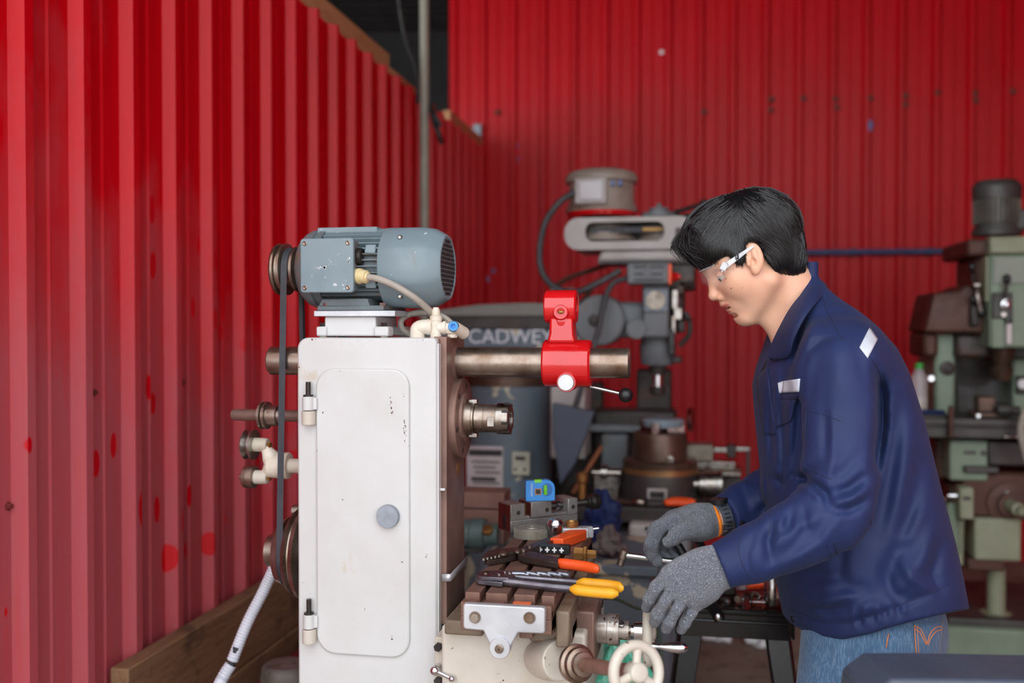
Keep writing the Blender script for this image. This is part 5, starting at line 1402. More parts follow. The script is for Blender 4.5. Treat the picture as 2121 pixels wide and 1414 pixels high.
for k in range(230):                      # fringe falling over the brow
    w0 = random.uniform(-0.055, 0.060); q0 = random.uniform(0, 1)
    tipu = random.uniform(0.018, 0.055) if random.random() < 0.7 else random.uniform(0.055, 0.085)
    out = random.uniform(0.100, 0.130) - 0.35*abs(w0)*abs(w0)/0.06
    pts = [hw(0.045 + 0.02*q0, 0.116 - 0.006*q0, w0*0.7), hw(0.085 + 0.012*q0, 0.106, w0*0.85), hw(out, 0.088 + random.uniform(-0.006, 0.004), w0), hw(out + random.uniform(-0.006, 0.006), (0.088 + tipu)/2, w0*1.05), hw(out - random.uniform(0.004, 0.022), tipu, w0*1.08)]
    strand(b, bez(pts, 12), random.uniform(0.0005, 0.0012), 4)
for k in range(26):                       # stray ends at the temple
    if k < 26: x, y = random.uniform(1468, 1530), random.uniform(515, 540); dx, dy = random.uniform(-4, 8), random.uniform(14, 26)
    else: x = random.uniform(1588, 1660); y = np.interp(x, [1588, 1612, 1632, 1660], [528, 556, 566, 562]) + random.uniform(-6, 2); dx, dy = random.uniform(-2, 5), random.uniform(6, 14)
    pts = []
    for i in range(5):
        X_, Y_ = x + dx*i/4, y + dy*i/4
        r_ = bvh_h.ray_cast(CAM, ray(X_, Y_).normalized())
        if r_[0] is None: r_ = bvh_b.ray_cast(CAM, ray(X_, Y_).normalized())
        if r_[0] is None: break
        pts.append(r_[0] + r_[1]*0.0012)
    if len(pts) == 5: strand(b, pts, random.uniform(0.0005, 0.0009), 4)
hs_ = b.build('hair_strands', M_HAIR, person); hs_['kind'] = 'stuff'

# ---- safety glasses
t = NT('clear_lens'); t.set(col=(0.96, 0.98, 1.0, 1), rough=0.02, alpha=0.055, spec=0.6); M_LENS = t.m
t = NT('clear_plastic'); t.set(col=rgb(222, 226, 232), rough=0.12, alpha=0.62, spec=0.8, coat=0.6); M_CLEAR = t.m
rows = []
for i in range(9):
    u_ = 0.0205 - 0.046*i/8
    row = []
    for j in range(25):
        w_ = -0.064 + 0.128*j/24
        nb = 0.010*math.exp(-(w_/0.010)**2)*max(0, (i-4)/4)          # nose cut-out
        row.append(hw(0.1065 - 8.2*w_*w_*(1 + 0.3*abs(w_)/0.06) - 0.006*abs(i-3)/5 - 0.02*max(0, (i-3)/5)**2*0.5, u_ + nb - 0.10*abs(w_)*max(0, (i-5)/3)*-0.3, w_))
    rows.append(row)
b = MB(); b.grid(rows); gl_ = b.build('safety_glasses', M_LENS, person, solid=0.0018, smooth=60)
b = MB(); b.tube([p + Vector((0, 0, 0.0008)) for p in rows[0]], 0.0016, 8); b.build('brow_bar', M_CLEAR, gl_)
for s_ in (-1, 1):
    pts = [hw(0.077, 0.0110, 0.0655*s_), hw(0.060, 0.0140, 0.0745*s_), hw(0.038, 0.0185, 0.0785*s_), hw(0.013, 0.0230, 0.0800*s_)]
    c_ = bez(pts, 12); upv = Vector(to_world(H(0, 1, 0)) - to_world(H(0, 0, 0)))
    b = MB(); rs_ = []
    for i, p in enumerate(c_):
        hh = 0.0062*(1 - 0.62*i/(len(c_)-1)); ww = 0.0011
        sd = Vector(to_world(np.array([0, 0, 1.0])) - np.array(list(CAM)))
        rs_.append([p + upv*hh - sd*ww, p + upv*hh + sd*ww, p - upv*hh + sd*ww, p - upv*hh - sd*ww])
    b.rings(rs_); b.build('temple', M_CLEAR, gl_, bevel=0.0006)
    b = MB(); q = hw(0.060, 0.0140, 0.0766*s_); e1 = (hw(0.050, 0.0162, 0.0774*s_) - hw(0.068, 0.0124, 0.0750*s_)).normalized()
    b.slab([(-0.006, -0.0036), (0.006, -0.0030), (0.006, 0.0036), (-0.006, 0.0040)], q, e1, upv, -sd*s_, 0.0004); b.build('temple_label', M_WHITEPR, gl_)
    b = MB(); b.obox(hw(0.0735, 0.0120, 0.0690*s_), (0.011, 0.0035, 0.014), Matrix.Rotation(0.45, 3, 'Y')); b.build('hinge_block', M_CLEAR, gl_, bevel=0.001)
    b = MB(); b.obox(hw(0.0775, 0.0075, 0.0680*s_), (0.0026, 0.003, 0.010), Matrix.Rotation(0.45, 3, 'Y')); b.build('vent_bar', M_CLEAR, gl_, bevel=0.0008)
# ---- work jacket
RES = 0.0036
fj = Field(np.arange(0.30, 0.90, RES), np.arange(-0.60, 0.15, RES), np.arange(1.53, 2.17, RES))
prof_y = [575, 600, 620, 640, 680, 720, 760, 800, 860, 920, 980, 1040, 1100, 1160, 1220, 1262, 1300, 1340]
prof_f = [1655, 1640, 1630, 1622, 1608, 1597, 1582, 1572, 1575, 1580, 1586, 1592, 1600, 1610, 1622, 1630, 1638, 1645]
prof_b = [1692, 1708, 1727, 1750, 1792, 1824, 1846, 1862, 1884, 1901, 1916, 1931, 1946, 1958, 1968, 1972, 1966, 1960]
prof_w = [0.03, 0.060, 0.085, 0.120, 0.170, 0.196, 0.202, 0.200, 0.192, 0.186, 0.186, 0.190, 0.196, 0.203, 0.208, 0.208, 0.204, 0.20]
yv = np.array([Q(0, p, ZP)[1] for p in prof_y])[::-1]
def pr(a, y): return np.interp(y, yv, np.array(a)[::-1])
Yg = fj.ax[1]
fx = (pr(prof_f, Yg) - CX)/FPX*ZP; bx_ = (pr(prof_b, Yg) - CX)/FPX*ZP; wz = pr(prof_w, Yg)
cx_ = ((fx + bx_)/2)[None, :, None]; ax_ = ((bx_ - fx)/2)[None, :, None]; bz_ = wz[None, :, None]
Xg = fj.ax[0][:, None, None]; Zg = fj.ax[2][None, None, :]
q_ = np.abs((Xg - cx_)/ax_)**2.35 + np.abs((Zg - ZP)/bz_)**2.35
fj.D = ((q_**(1/2.35) - 1.0)*np.minimum(ax_, bz_)).astype(np.float32)
# neck opening and the hem line
Zh = np.minimum(Zg, ZP)
Uh_ = CX + FPX*Xg/Zh; Vh_ = CY - FPX*Yg[None, :, None]/Zh
hem_ = np.interp(Uh_, [1600, 1635, 1660, 1700, 1745, 1800, 1850, 1900, 1960, 2000], [1280, 1288, 1304, 1319, 1324, 1313, 1297, 1284, 1270, 1262])
fj.D = np.maximum(fj.D, ((Vh_ - hem_)*Zh/FPX).astype(np.float32))
# sleeves
k_ = 0.020
fj.ell(Q(1738, 752, 1.690), (0.082, 0.072, 0.058), None, 0.022)
fj.chain([Q(1740, 770, 1.668), Q(1744, 880, 1.636), Q(1741, 980, 1.612)], [0.067, 0.0645, 0.0635], k_)
fj.chain([Q(1741, 980, 1.612), Q(1732, 1042, 1.602), Q(1706, 1076, 1.598)], [0.0635, 0.0615, 0.058], 0.016)
fj.chain([Q(1706, 1076, 1.598), Q(1640, 1112, 1.597), Q(1560, 1146, 1.598)], [0.058, 0.052, 0.0445], 0.014)
fj.cap(Q(1560, 1146, 1.598), Q(1492, 1172, 1.600), 0.0445, 0.0375, 0.012, cut=1)
fj.ell(Q(1738, 772, 2.02), (0.075, 0.07, 0.055), None, 0.03)
fj.chain([Q(1735, 790, 2.035), Q(1700, 900, 2.065), Q(1668, 988, 2.065)], [0.066, 0.062, 0.060], k_)
fj.chain([Q(1668, 988, 2.065), Q(1590, 1030, 2.03), Q(1545, 1052, 2.0)], [0.060, 0.056, 0.052], 0.014)
fj.cap(Q(1545, 1052, 2.0), Q(1499, 1070, 1.972), 0.0515, 0.0425, 0.012, cut=1)
# folds on the near side: sunk (+) and raised (-) lines
NEAR = 1.83
for poly, amp, sig in (
    # armhole and shoulder
    ([(1662, 760), (1668, 735), (1690, 712), (1720, 700)], 0.0030, 6), ([(1815, 760), (1828, 820), (1822, 900), (1812, 980)], 0.0085, 9), ([(1826, 800), (1830, 880), (1818, 970)], 0.006, 6),
    ([(1706, 705), (1702, 790), (1706, 880)], 0.0022, 12), ([(1738, 712), (1742, 800)], -0.0018, 12), ([(1775, 722), (1792, 790)], 0.0018, 9), ([(1692, 722), (1682, 800), (1676, 880)], 0.0020, 9),
    # sleeve: long pleat and the bunching above the elbow
    ([(1722, 850), (1724, 940), (1716, 1010)], -0.0035, 8), ([(1712, 860), (1712, 950)], 0.0035, 7),
    ([(1648, 985), (1680, 1000), (1710, 1022), (1716, 1050)], 0.0095, 7), ([(1655, 1003), (1685, 1014), (1705, 1036)], -0.0050, 6), ([(1790, 985), (1760, 1012), (1728, 1022)], 0.0075, 8), ([(1800, 1010), (1765, 1032), (1735, 1040)], -0.0045, 8),
    ([(1795, 1035), (1760, 1055), (1728, 1058)], 0.0065, 7), ([(1690, 960), (1668, 985), (1655, 1010)], 0.0060, 8), ([(1780, 940), (1750, 975), (1722, 990)], 0.0035, 9),
    # forearm
    ([(1640, 1062), (1630, 1090), (1600, 1112)], 0.0070, 8), ([(1665, 1055), (1670, 1095), (1640, 1130)], 0.0050, 8), ([(1600, 1085), (1590, 1120), (1596, 1160)], 0.0060, 7), ([(1720, 1075), (1690, 1115), (1640, 1140), (1590, 1158)], 0.0032, 10), ([(1745, 1060), (1700, 1120), (1630, 1165)], -0.0035, 9), ([(1560, 1110), (1545, 1150), (1555, 1195)], 0.0030, 6), ([(1622, 1080), (1612, 1120)], -0.0045, 8), ([(1690, 1070), (1660, 1090)], -0.004, 9),
    # back and side of the trunk
    ([(1862, 830), (1850, 930), (1832, 1040), (1816, 1110)], 0.0050, 14), ([(1880, 880), (1872, 980), (1850, 1100)], -0.0040, 14), ([(1905, 960), (1880, 1080), (1850, 1160), (1822, 1230)], 0.0060, 14), ([(1935, 1080), (1915, 1150), (1880, 1210)], -0.0050, 13), ([(1945, 1130), (1930, 1190), (1945, 1225)], 0.0045, 9), ([(1850, 1130), (1880, 1110), (1915, 1050)], -0.0045, 12),
    ([(1640, 1230), (1690, 1250), (1750, 1240), (1815, 1258)], -0.0060, 13), ([(1650, 1255), (1720, 1262), (1800, 1240)], 0.0050, 8), ([(1660, 1185), (1720, 1200), (1790, 1222)], 0.0045, 12), ([(1690, 1215), (1760, 1205)], -0.0040, 10), ([(1745, 1120), (1740, 1180), (1750, 1210)], 0.0040, 10), ([(1830, 1180), (1850, 1230), (1880, 1240)], 0.0040, 9), ([(1860, 1150), (1890, 1200), (1935, 1225)], -0.0040, 10),
    # front below the collar
    ([(1625, 760), (1618, 850), (1625, 950), (1618, 1010)], 0.0060, 7), ([(1645, 760), (1640, 830), (1640, 920)], -0.0040, 8), ([(1598, 790), (1596, 880), (1602, 960)], 0.0050, 6), ([(1655, 840), (1650, 930), (1640, 1000)], 0.0070, 8), ([(1640, 990), (1620, 1000), (1600, 990)], 0.0040, 7),
    ([(1660, 660), (1650, 720), (1640, 770)], 0.0045, 7), ([(1690, 650), (1672, 720)], -0.0030, 8), ([(1780, 650), (1800, 700), (1830, 760)], -0.0020, 12)):
    fj.fold(poly, amp*1.75, sig, NEAR)
# gathered hem at the side
for k in range(9):
    xg = 1770 + k*13; fj.fold([(xg - 4, 1262 - 3.0*k), (xg, 1300 - 3.2*k)], 0.0035 if k % 2 else -0.0025, 4.5, NEAR)
fj.fold([(1640, 1264), (1700, 1287), (1760, 1290), (1830, 1268), (1900, 1240), (1966, 1214)], 0.0040, 5)
# far sleeve
for poly, amp, sig in (([(1560, 990), (1545, 1030), (1555, 1065)], 0.0055, 7), ([(1530, 1000), (1540, 1030)], 0.0045, 6), ([(1585, 975), (1575, 1040)], -0.004, 9), ([(1595, 1040), (1560, 1070)], 0.005, 7)):
    fj.fold(poly, amp, sig, 2.2, 1.86)
jacket, bvh_j = field_object('jacket', fj, M_NAVY, person, smooth_it=1)
del fj

def hit(px, py, bvh=None):
    d = ray(px, py).normalized()
    r = (bvh or bvh_j).ray_cast(CAM, d)
    return (r[0], r[1], d) if r[0] is not None else (None, None, d)
def patch(quad, name, mat, nu=10, nv=6, off=0.0012, parent=None, bvh=None, thick=0.0016):
    """piece of cloth laid on the jacket: quad of photo points, mapped onto the surface"""
    (a, b_, c, d) = [np.array(p, float) for p in quad]
    rows = []; last = None
    for j in range(nv + 1):
        row = []
        for i in range(nu + 1):
            u_, v_ = i/nu, j/nv
            p = (a*(1-u_) + b_*u_)*(1-v_) + (d*(1-u_) + c*u_)*v_
            loc, nrm, dr = hit(p[0], p[1], bvh)
            if loc is None: loc = last if last is not None else PD(p[0], p[1], 1.7)
            else: loc = loc - dr*off
            last = loc; row.append(loc)
        rows.append(row)
    m = MB(); m.grid(rows)
    return m.build(name, mat, parent or jacket, solid=thick, smooth=60)
def seam(pts, name='seam', r=0.0008, mat=None, off=0.0001, n=36, parent=None, bvh=None):
    c = bez([Vector((x, y, 0)) for x, y in pts], n)
    P = []
    for q in c:
        loc, nrm, dr = hit(q.x, q.y, bvh)
        if loc is None: continue
        if P and (loc - (P[-1] + dr*off)).length > 0.05: continue
        P.append(loc - dr*off)
    if len(P) < 3: return
    m = MB(); m.tube(P, r, 6); return m.build(name, mat or M_SEAM, parent or jacket)
seam([(1703, 612), (1712, 640), (1726, 668), (1742, 700), (1748, 705)])
seam([(1664, 760), (1668, 738), (1690, 715), (1720, 701), (1748, 703), (1775, 715), (1800, 738), (1820, 768), (1828, 800)])
seam([(1800, 1045), (1806, 1100), (1815, 1160), (1822, 1220), (1830, 1262)])
seam([(1642, 1262), (1700, 1286), (1760, 1288), (1830, 1266), (1900, 1238), (1966, 1212)])
seam([(1672, 850), (1705, 858), (1742, 872)], r=0.0008)
seam([(1670, 850), (1667, 900), (1665, 960), (1690, 978), (1722, 992)], r=0.0008)
seam([(1726, 1122), (1735, 1150), (1744, 1185)], r=0.0016)
seam([(1712, 1128), (1722, 1158), (1732, 1188), (1744, 1186)], r=0.0007)
seam([(1540, 1098), (1530, 1140), (1545, 1185), (1566, 1202)], r=0.0007)
seam([(1598, 1082), (1590, 1110)], r=0.0007)
seam([(1578, 800), (1585, 880), (1590, 960)], r=0.0008)
seam([(1625, 880), (1622, 940), (1618, 1000)], r=0.0008)
seam([(1640, 1284), (1700, 1312), (1745, 1317), (1800, 1307), (1850, 1290)], r=0.0006)
patch([(1801, 678), (1818, 702), (1797, 742), (1780, 719)], 'reflective_strip', M_REFL, 8, 8)
patch([(1622, 789), (1657, 784), (1655, 811), (1620, 813)], 'reflective_strip', M_REFL, 8, 6)
patch([(1611, 793), (1623, 789), (1621, 813), (1614, 814)], 'reflective_strip', M_REFL, 5, 6)
patch([(1616, 817), (1653, 819), (1650, 829), (1614, 827)], 'pocket_flap_band', M_NAVYD, 8, 3, 0.004)
patch([(1614, 827), (1650, 829), (1638, 872), (1607, 886)], 'pocket_flap', M_NAVYD, 10, 8, 0.005)
patch([(1566, 786), (1590, 756), (1606, 900), (1582, 900)], 'front_placket', M_NAVYD, 6, 14, 0.003)
for px_, py_ in ((1642, 1282), (1537, 1084)):
    loc, nrm, dr = hit(px_, py_)
    if loc is not None:
        m = MB(); m.lathe(loc + nrm*-0.001, nrm, [(0, 0.0058), (0.003, 0.0058), (0.004, 0.004), (0.004, 0)], 16); m.build('snap_button', M_BLACKP, jacket)
# collar: fold line and fall, both sides
def col_pt(px, py, z): return Vector(to_world(Q(px, py, z)))
fold_l = [(1699, 583, 1.850), (1690, 590, 1.810), (1668, 606, 1.786), (1640, 640, 1.778), (1615, 685, 1.790), (1598, 722, 1.806), (1592, 738, 1.815)]
fall_l = [(1712, 606, 1.850), (1708, 612, 1.790), (1692, 628, 1.742), (1668, 660, 1.716), (1648, 700, 1.716), (1636, 738, 1.738), (1606, 744, 1.786)]
inn_l = [(1692, 620, 1.850), (1684, 624, 1.815), (1662, 640, 1.802), (1640, 668, 1.800), (1618, 705, 1.808), (1604, 735, 1.818), (1597, 748, 1.824)]
for s_ in (1, -1):
    mz = lambda L: [col_pt(x, y, z if s_ == 1 else 2*ZP - z) for x, y, z in L]
    A, B_, I_ = bez(mz(fold_l), 30), bez(mz(fall_l), 30), bez(mz(inn_l), 30)
    rows = []
    for i in range(len(A)):
        mid = (A[i] + B_[i])/2; outn = (B_[i] - A[i]).cross(A[min(i+1, len(A)-1)] - A[max(i-1, 0)])
        if outn.length > 1e-9: outn.normalize()
        if outn.dot(CAM - mid) * s_ < 0: outn = -outn
        rows.append([I_[i], (I_[i] + A[i])/2, A[i] - outn*0.001, A[i] + outn*0.003, (A[i]*0.6 + B_[i]*0.4) + outn*0.006, (A[i]*0.25 + B_[i]*0.75) + outn*0.005, B_[i] + outn*0.002])
    m = MB(); m.grid(rows); cl = m.build('collar', M_NAVYD, jacket, solid=0.0026, smooth=70)
# zip showing below the collar
m = MB(); zc_ = [hit(x, y)[0] for x, y in ((1588, 748), (1583, 758), (1578, 770))]
if all(z is not None for z in zc_): m.tube(bez([z - FW*0.004 for z in zc_], 8), 0.0022, 6); m.build('zip', M_BLACKP, jacket)

# ---- jeans and shoes
fd = Field(np.arange(0.48, 0.92, 0.0052), np.arange(YFOOT - 0.005, -0.42, 0.0065), np.arange(1.62, 2.09, 0.0052))
fd.ell(Q(1812, 1290, ZP), (0.118, 0.14, 0.160), None, 0.04)
fd.cap(Q(1757, 1330, ZP - 0.07), Q(1748, 1440, ZP - 0.085), 0.074, 0.080, 0.05)
for zz, xx in ((ZP - 0.088, 1792), (ZP + 0.088, 1812)):
    hp_ = Q(xx, 1300, zz); hp_[0] += 0.01
    kn = np.array([hp_[0] - 0.03, -0.92, zz]); an_ = np.array([hp_[0] + 0.005, YFOOT + 0.05, zz])
    fd.chain([hp_, kn], [0.098, 0.074], 0.05); fd.cap(kn, an_, 0.074, 0.058, 0.03, cut=1)
for poly, amp, sig in (([(1690, 1330), (1720, 1370), (1725, 1420)], 0.006, 9), ([(1760, 1330), (1750, 1400)], 0.004, 9), ([(1700, 1340), (1740, 1420)], -0.004, 8), ([(1830, 1310), (1800, 1370)], 0.004, 9)):
    fd.fold(poly, amp, sig, 1.84)
jeans, bvh_d = field_object('jeans', fd, M_DENIM, person, smooth_it=1)
M_THREAD = pmat('orange_thread', rgb(214, 132, 82), None, rough=0.7)
def stitch(pts, r=0.0009): return seam(pts, 'stitching', r, M_THREAD, 0.0024, 24, jeans, bvh_d)
stitch([(1896, 1296), (1906, 1302), (1914, 1316), (1920, 1333)]); stitch([(1920, 1333), (1926, 1314), (1936, 1301), (1948, 1297), (1951, 1302)])
stitch([(1896, 1303), (1904, 1308), (1911, 1320), (1919, 1335)]); stitch([(1922, 1335), (1930, 1318), (1940, 1307), (1950, 1304)])
stitch([(1894, 1294), (1896, 1330), (1899, 1370), (1901, 1400)]); stitch([(1900, 1296), (1902, 1332), (1904, 1370), (1906, 1400)], 0.0006); stitch([(1841, 1312), (1838, 1325), (1836, 1340)])
patch([(1893, 1290), (1955, 1285), (1945, 1400), (1901, 1412)], 'back_pocket', M_DENIM, 8, 10, 0.0012, jeans, bvh_d)
M_SHOE = pmat('black_boot', rgb(32, 30, 30), rgb(24, 23, 23), 12, rough=0.5)
for zz, xx in ((ZP - 0.088, 1792), (ZP + 0.088, 1812)):
    hp_ = Q(xx, 1300, zz); a_ = np.array([hp_[0] + 0.015, YFOOT, zz])
    ff = Field(np.arange(a_[0] - 0.23, a_[0] + 0.10, 0.006), np.arange(YFOOT - 0.02, YFOOT + 0.17, 0.006), np.arange(zz - 0.08, zz + 0.08, 0.006))
    ff.cap(a_ + np.array([0.01, 0.045, 0]), a_ + np.array([0.0, 0.13, 0]), 0.050, 0.052, 0.02)
    ff.cap(a_ + np.array([0.02, 0.035, 0]), a_ + np.array([-0.16, 0.030, 0]), 0.042, 0.038, 0.03)
    yb_ = ff.ax[1][None, :, None]; ff.D = np.maximum(ff.D, (YFOOT + 0.004 - yb_) + 0*ff.D)
    field_object('boot', ff, M_SHOE, person)

# ---- gloves
def glove(name, fld, parent=person): return field_object(name, fld, M_GLOVE, parent)[0]
# near hand lies over the rim of the handwheel, back of the hand to the camera
fg = Field(np.arange(Q(1318, 0, 1.6)[0], Q(1530, 0, 1.6)[0], 0.0017), np.arange(Q(0, 1330, 1.6)[1], Q(0, 1105, 1.6)[1], 0.0017), np.arange(1.53, 1.68, 0.0017))
fg.chain([Q(1500, 1172, 1.600), Q(1470, 1180, 1.600)], [0.0345, 0.033], 0.01, flat=((0, 0, 1), 0.80))
fg.chain([Q(1470, 1180, 1.600), Q(1425, 1198, 1.598)], [0.034, 0.034], 0.02, flat=((0, 0, 1), 0.62))
fg.cap(Q(1442, 1172, 1.600), Q(1388, 1192, 1.600), 0.019, 0.0155, 0.02)
fg.cap(Q(1445, 1195, 1.594), Q(1400, 1215, 1.594), 0.019, 0.0155, 0.02)
fg.cap(Q(1452, 1215, 1.596), Q(1420, 1232, 1.596), 0.017, 0.0150, 0.02)
fg.cap(Q(1462, 1225, 1.600), Q(1442, 1244, 1.604), 0.016, 0.0140, 0.02)
fg.chain([Q(1386, 1192, 1.600), Q(1360, 1216, 1.602), Q(1345, 1240, 1.616), Q(1339, 1258, 1.632)], [0.0135, 0.0112, 0.0104, 0.0088], 0.004)
fg.chain([Q(1400, 1214, 1.592), Q(1378, 1244, 1.590), Q(1363, 1271, 1.602), Q(1356, 1288, 1.618)], [0.0135, 0.0114, 0.0106, 0.0090], 0.004)
fg.chain([Q(1421, 1231, 1.594), Q(1402, 1260, 1.590), Q(1388, 1286, 1.600), Q(1380, 1301, 1.614)], [0.0132, 0.0110, 0.0102, 0.0088], 0.004)
fg.chain([Q(1444, 1242, 1.604), Q(1430, 1268, 1.602), Q(1418, 1290, 1.607), Q(1411, 1303, 1.616)], [0.0124, 0.0104, 0.0096, 0.0082], 0.003)
fg.chain([Q(1460, 1200, 1.618), Q(1430, 1222, 1.640), Q(1400, 1240, 1.652)], [0.018, 0.0145, 0.0115], 0.012)
fg.cap(Q(1470, 1222, 1.605), Q(1456, 1240, 1.612), 0.015, 0.012, 0.012)
for poly, amp, sig in (([(1384, 1208), (1368, 1232), (1352, 1262)], 0.0030, 3), ([(1404, 1230), (1388, 1256), (1372, 1286)], 0.0030, 3), ([(1428, 1245), (1416, 1268), (1400, 1296)], 0.0030, 3), ([(1428, 1165), (1436, 1200), (1452, 1235)], 0.0036, 5), ([(1404, 1168), (1408, 1195), (1420, 1215)], 0.0022, 5), ([(1452, 1160), (1462, 1195), (1470, 1225)], -0.0020, 6), ([(1385, 1176), (1372, 1190)], 0.0015, 4)):
    fg.fold(poly, amp, sig, 1.60)
glove('glove', fg)
m = MB(); c0_ = Vector(to_world(Q(1496, 1174, 1.6))); ax0 = Vector(to_world(Q(1560, 1146, 1.598))) - Vector(to_world(Q(1492, 1172, 1.600)))
m.torus(c0_ + ax0.normalized()*0.006, ax0, 0.0325, 0.0028, 36, 8); m.build('cuff_edging', M_ORANGE, person)
# far hand, seen from its thumb side, closed around a tool
ZF = 1.955
fg = Field(np.arange(Q(1318, 0, ZF)[0], Q(1500, 0, ZF)[0], 0.0018), np.arange(Q(0, 1195, ZF)[1], Q(0, 1030, ZF)[1], 0.0018), np.arange(ZF - 0.075, ZF + 0.085, 0.0018))
fg.chain([Q(1476, 1077, 1.962), Q(1446, 1083, 1.960)], [0.0325, 0.033], 0.012, flat=((0, 0, 1), 0.86))
fg.chain([Q(1446, 1080, 1.960), Q(1400, 1086, 1.955)], [0.033, 0.027], 0.02, flat=((0, 0, 1), 1.15))
fg.cap(Q(1432, 1074, 1.985), Q(1396, 1078, 1.985), 0.024, 0.020, 0.02)
fg.chain([Q(1398, 1078, 1.938), Q(1364, 1094, 1.930), Q(1350, 1124, 1.930), Q(1350, 1150, 1.940)], [0.0165, 0.0150, 0.0135, 0.0115], 0.006)
fg.chain([Q(1392, 1076, 1.958), Q(1358, 1098, 1.956), Q(1348, 1136, 1.955), Q(1360, 1161, 1.945)], [0.0165, 0.0150, 0.0135, 0.0118], 0.006)
fg.chain([Q(1396, 1078, 1.980), Q(1366, 1104, 1.982), Q(1366, 1142, 1.976), Q(1384, 1163, 1.955)], [0.0160, 0.0145, 0.0130, 0.0115], 0.006)
fg.chain([Q(1404, 1082, 2.000), Q(1382, 1110, 2.002), Q(1388, 1144, 1.992), Q(1404, 1158, 1.968)], [0.0150, 0.0135, 0.0120, 0.0105], 0.006)
fg.chain([Q(1456, 1092, 1.932), Q(1424, 1098, 1.912), Q(1400, 1110, 1.904), Q(1384, 1121, 1.903)], [0.022, 0.0175, 0.0155, 0.0125], 0.010)
for poly, amp, sig in (([(1398, 1096), (1382, 1108), (1374, 1128)], 0.0030, 4), ([(1440, 1118), (1415, 1122), (1398, 1134)], 0.0030, 5)):
    fg.fold(poly, amp, sig, 1.95, 1.80)
glove('glove', fg)
m = MB(); c1_ = Vector(to_world(Q(1478, 1077, 1.963))); ax1 = Vector(to_world(Q(1499, 1070, 1.972))) - Vector(to_world(Q(1446, 1083, 1.960)))
m.torus(c1_, ax1, 0.0305, 0.0034, 40, 8); m.build('cuff_edging', pmat('orange_knit', rgb(244, 136, 30), rgb(226, 116, 24), 200, rough=0.9), person)
# watch strap on the bare wrist
wq = Vector(to_world(Q(1494, 1072, 1.969))); axn = ax1.normalized(); u0 = axn.orthogonal().normalized()
upw = (UP - axn*UP.dot(axn)).normalized(); sw = axn.cross(upw)
m = MB()
R1, R2 = 0.0335, 0.0305
rows = []
for k in range(49):
    a = 2*math.pi*k/48; d = upw*math.cos(a) + sw*math.sin(a)
    wd = 0.0105
    rows.append([wq + d*R2 - axn*wd, wq + d*R1 - axn*wd, wq + d*(R1 + 0.0012), wq + d*R1 + axn*wd, wq + d*R2 + axn*wd])
m.grid(rows)
M_STRAP = pmat('grey_rubber_strap', rgb(66, 72, 82), rgb(54, 60, 70), 30, rough=0.5)
watch = m.build('watch_strap', M_STRAP, person, smooth=50, solid=0.001)
nr = -FW; nr = (nr - axn*nr.dot(axn)).normalized(); tn = axn.cross(nr)
Rb = Matrix((tn, axn, nr)).transposed()
for k in range(9):
    a = -1.1 + 0.24*k; d = nr*math.cos(a) + tn*math.sin(a)
    m = MB(); m.obox(wq + d*(R1 + 0.0014), (0.0022, 0.011, 0.0008), Matrix((axn.cross(d), axn, d)).transposed()); m.build('strap_slot', M_BLACKP, watch)
d = (nr*math.cos(0.35) - UP*0.35).normalized()
m = MB(); Rq = Matrix((axn.cross(d), axn, d)).transposed()
for (ox, oy, sx, sy) in ((0, 0.0125, 0.016, 0.0022), (0, -0.0125, 0.016, 0.0022), (0.008, 0, 0.0022, 0.025), (-0.008, 0, 0.0022, 0.025)): m.obox(wq + d*(R1 + 0.0030) + Rq @ Vector((ox, oy, 0)), (sx, sy, 0.002), Rq)
m.build('buckle', M_STEEL, watch, bevel=0.0005)
m = MB(); m.lathe(wq + upw*(R1 - 0.002) + sw*0.004, upw, [(0, 0.019), (0.007, 0.019), (0.009, 0.017), (0.009, 0)], 28); m.build('watch_case', M_BLACKP, watch)
# ------------------------------------------------------------------ turret milling machine behind
M_TG = pmat('slate_grey_paint', rgb(104, 116, 126), rgb(86, 98, 108), 4, rough=0.5, chips=rgb(186, 178, 156), chip_scale=9, chip_at=0.60, dirt=rgb(122, 108, 86), dirt_scale=5, dirt_at=0.62)
M_TGL = pmat('pale_grey_paint', rgb(176, 172, 170), rgb(156, 150, 146), 5, rough=0.45, dirt=rgb(130, 118, 106), dirt_scale=4, dirt_at=0.6)
M_TGM = pmat('mid_grey_paint', rgb(112, 118, 122), rgb(94, 98, 102), 6, rough=0.5, dirt=rgb(100, 88, 74), dirt_scale=8, dirt_at=0.58)
M_TAUPE = pmat('taupe_motor_paint', rgb(150, 138, 128), rgb(126, 114, 104), 6, rough=0.5, dirt=rgb(104, 90, 78), dirt_scale=7, dirt_at=0.6)
M_GRIME = pmat('grimy_dark_iron', rgb(70, 64, 62), rgb(50, 46, 45), 8, rough=0.5, metal=0.3, dirt=rgb(86, 62, 46), dirt_scale=9, dirt_at=0.58)
M_BROWNI = pmat('brown_chuck_iron', rgb(96, 74, 62), rgb(72, 56, 48), 10, rough=0.4, metal=0.5, dirt=rgb(140, 100, 62), dirt_scale=9, dirt_at=0.6)
M_GOLD = pmat('tan_oiled_steel', rgb(176, 136, 92), rgb(136, 100, 66), 12, rough=0.35, metal=0.7)
YT = 3.90
def T(px, py, y=YT): return PY(px, py, y)
tz = T(1060, 700)
turret = empty('turret_milling_machine', (T(1060, 900, 4.0).x, 4.0, 0.0), 'grey turret milling machine with tall vertical head standing before the red wall', 'machine')
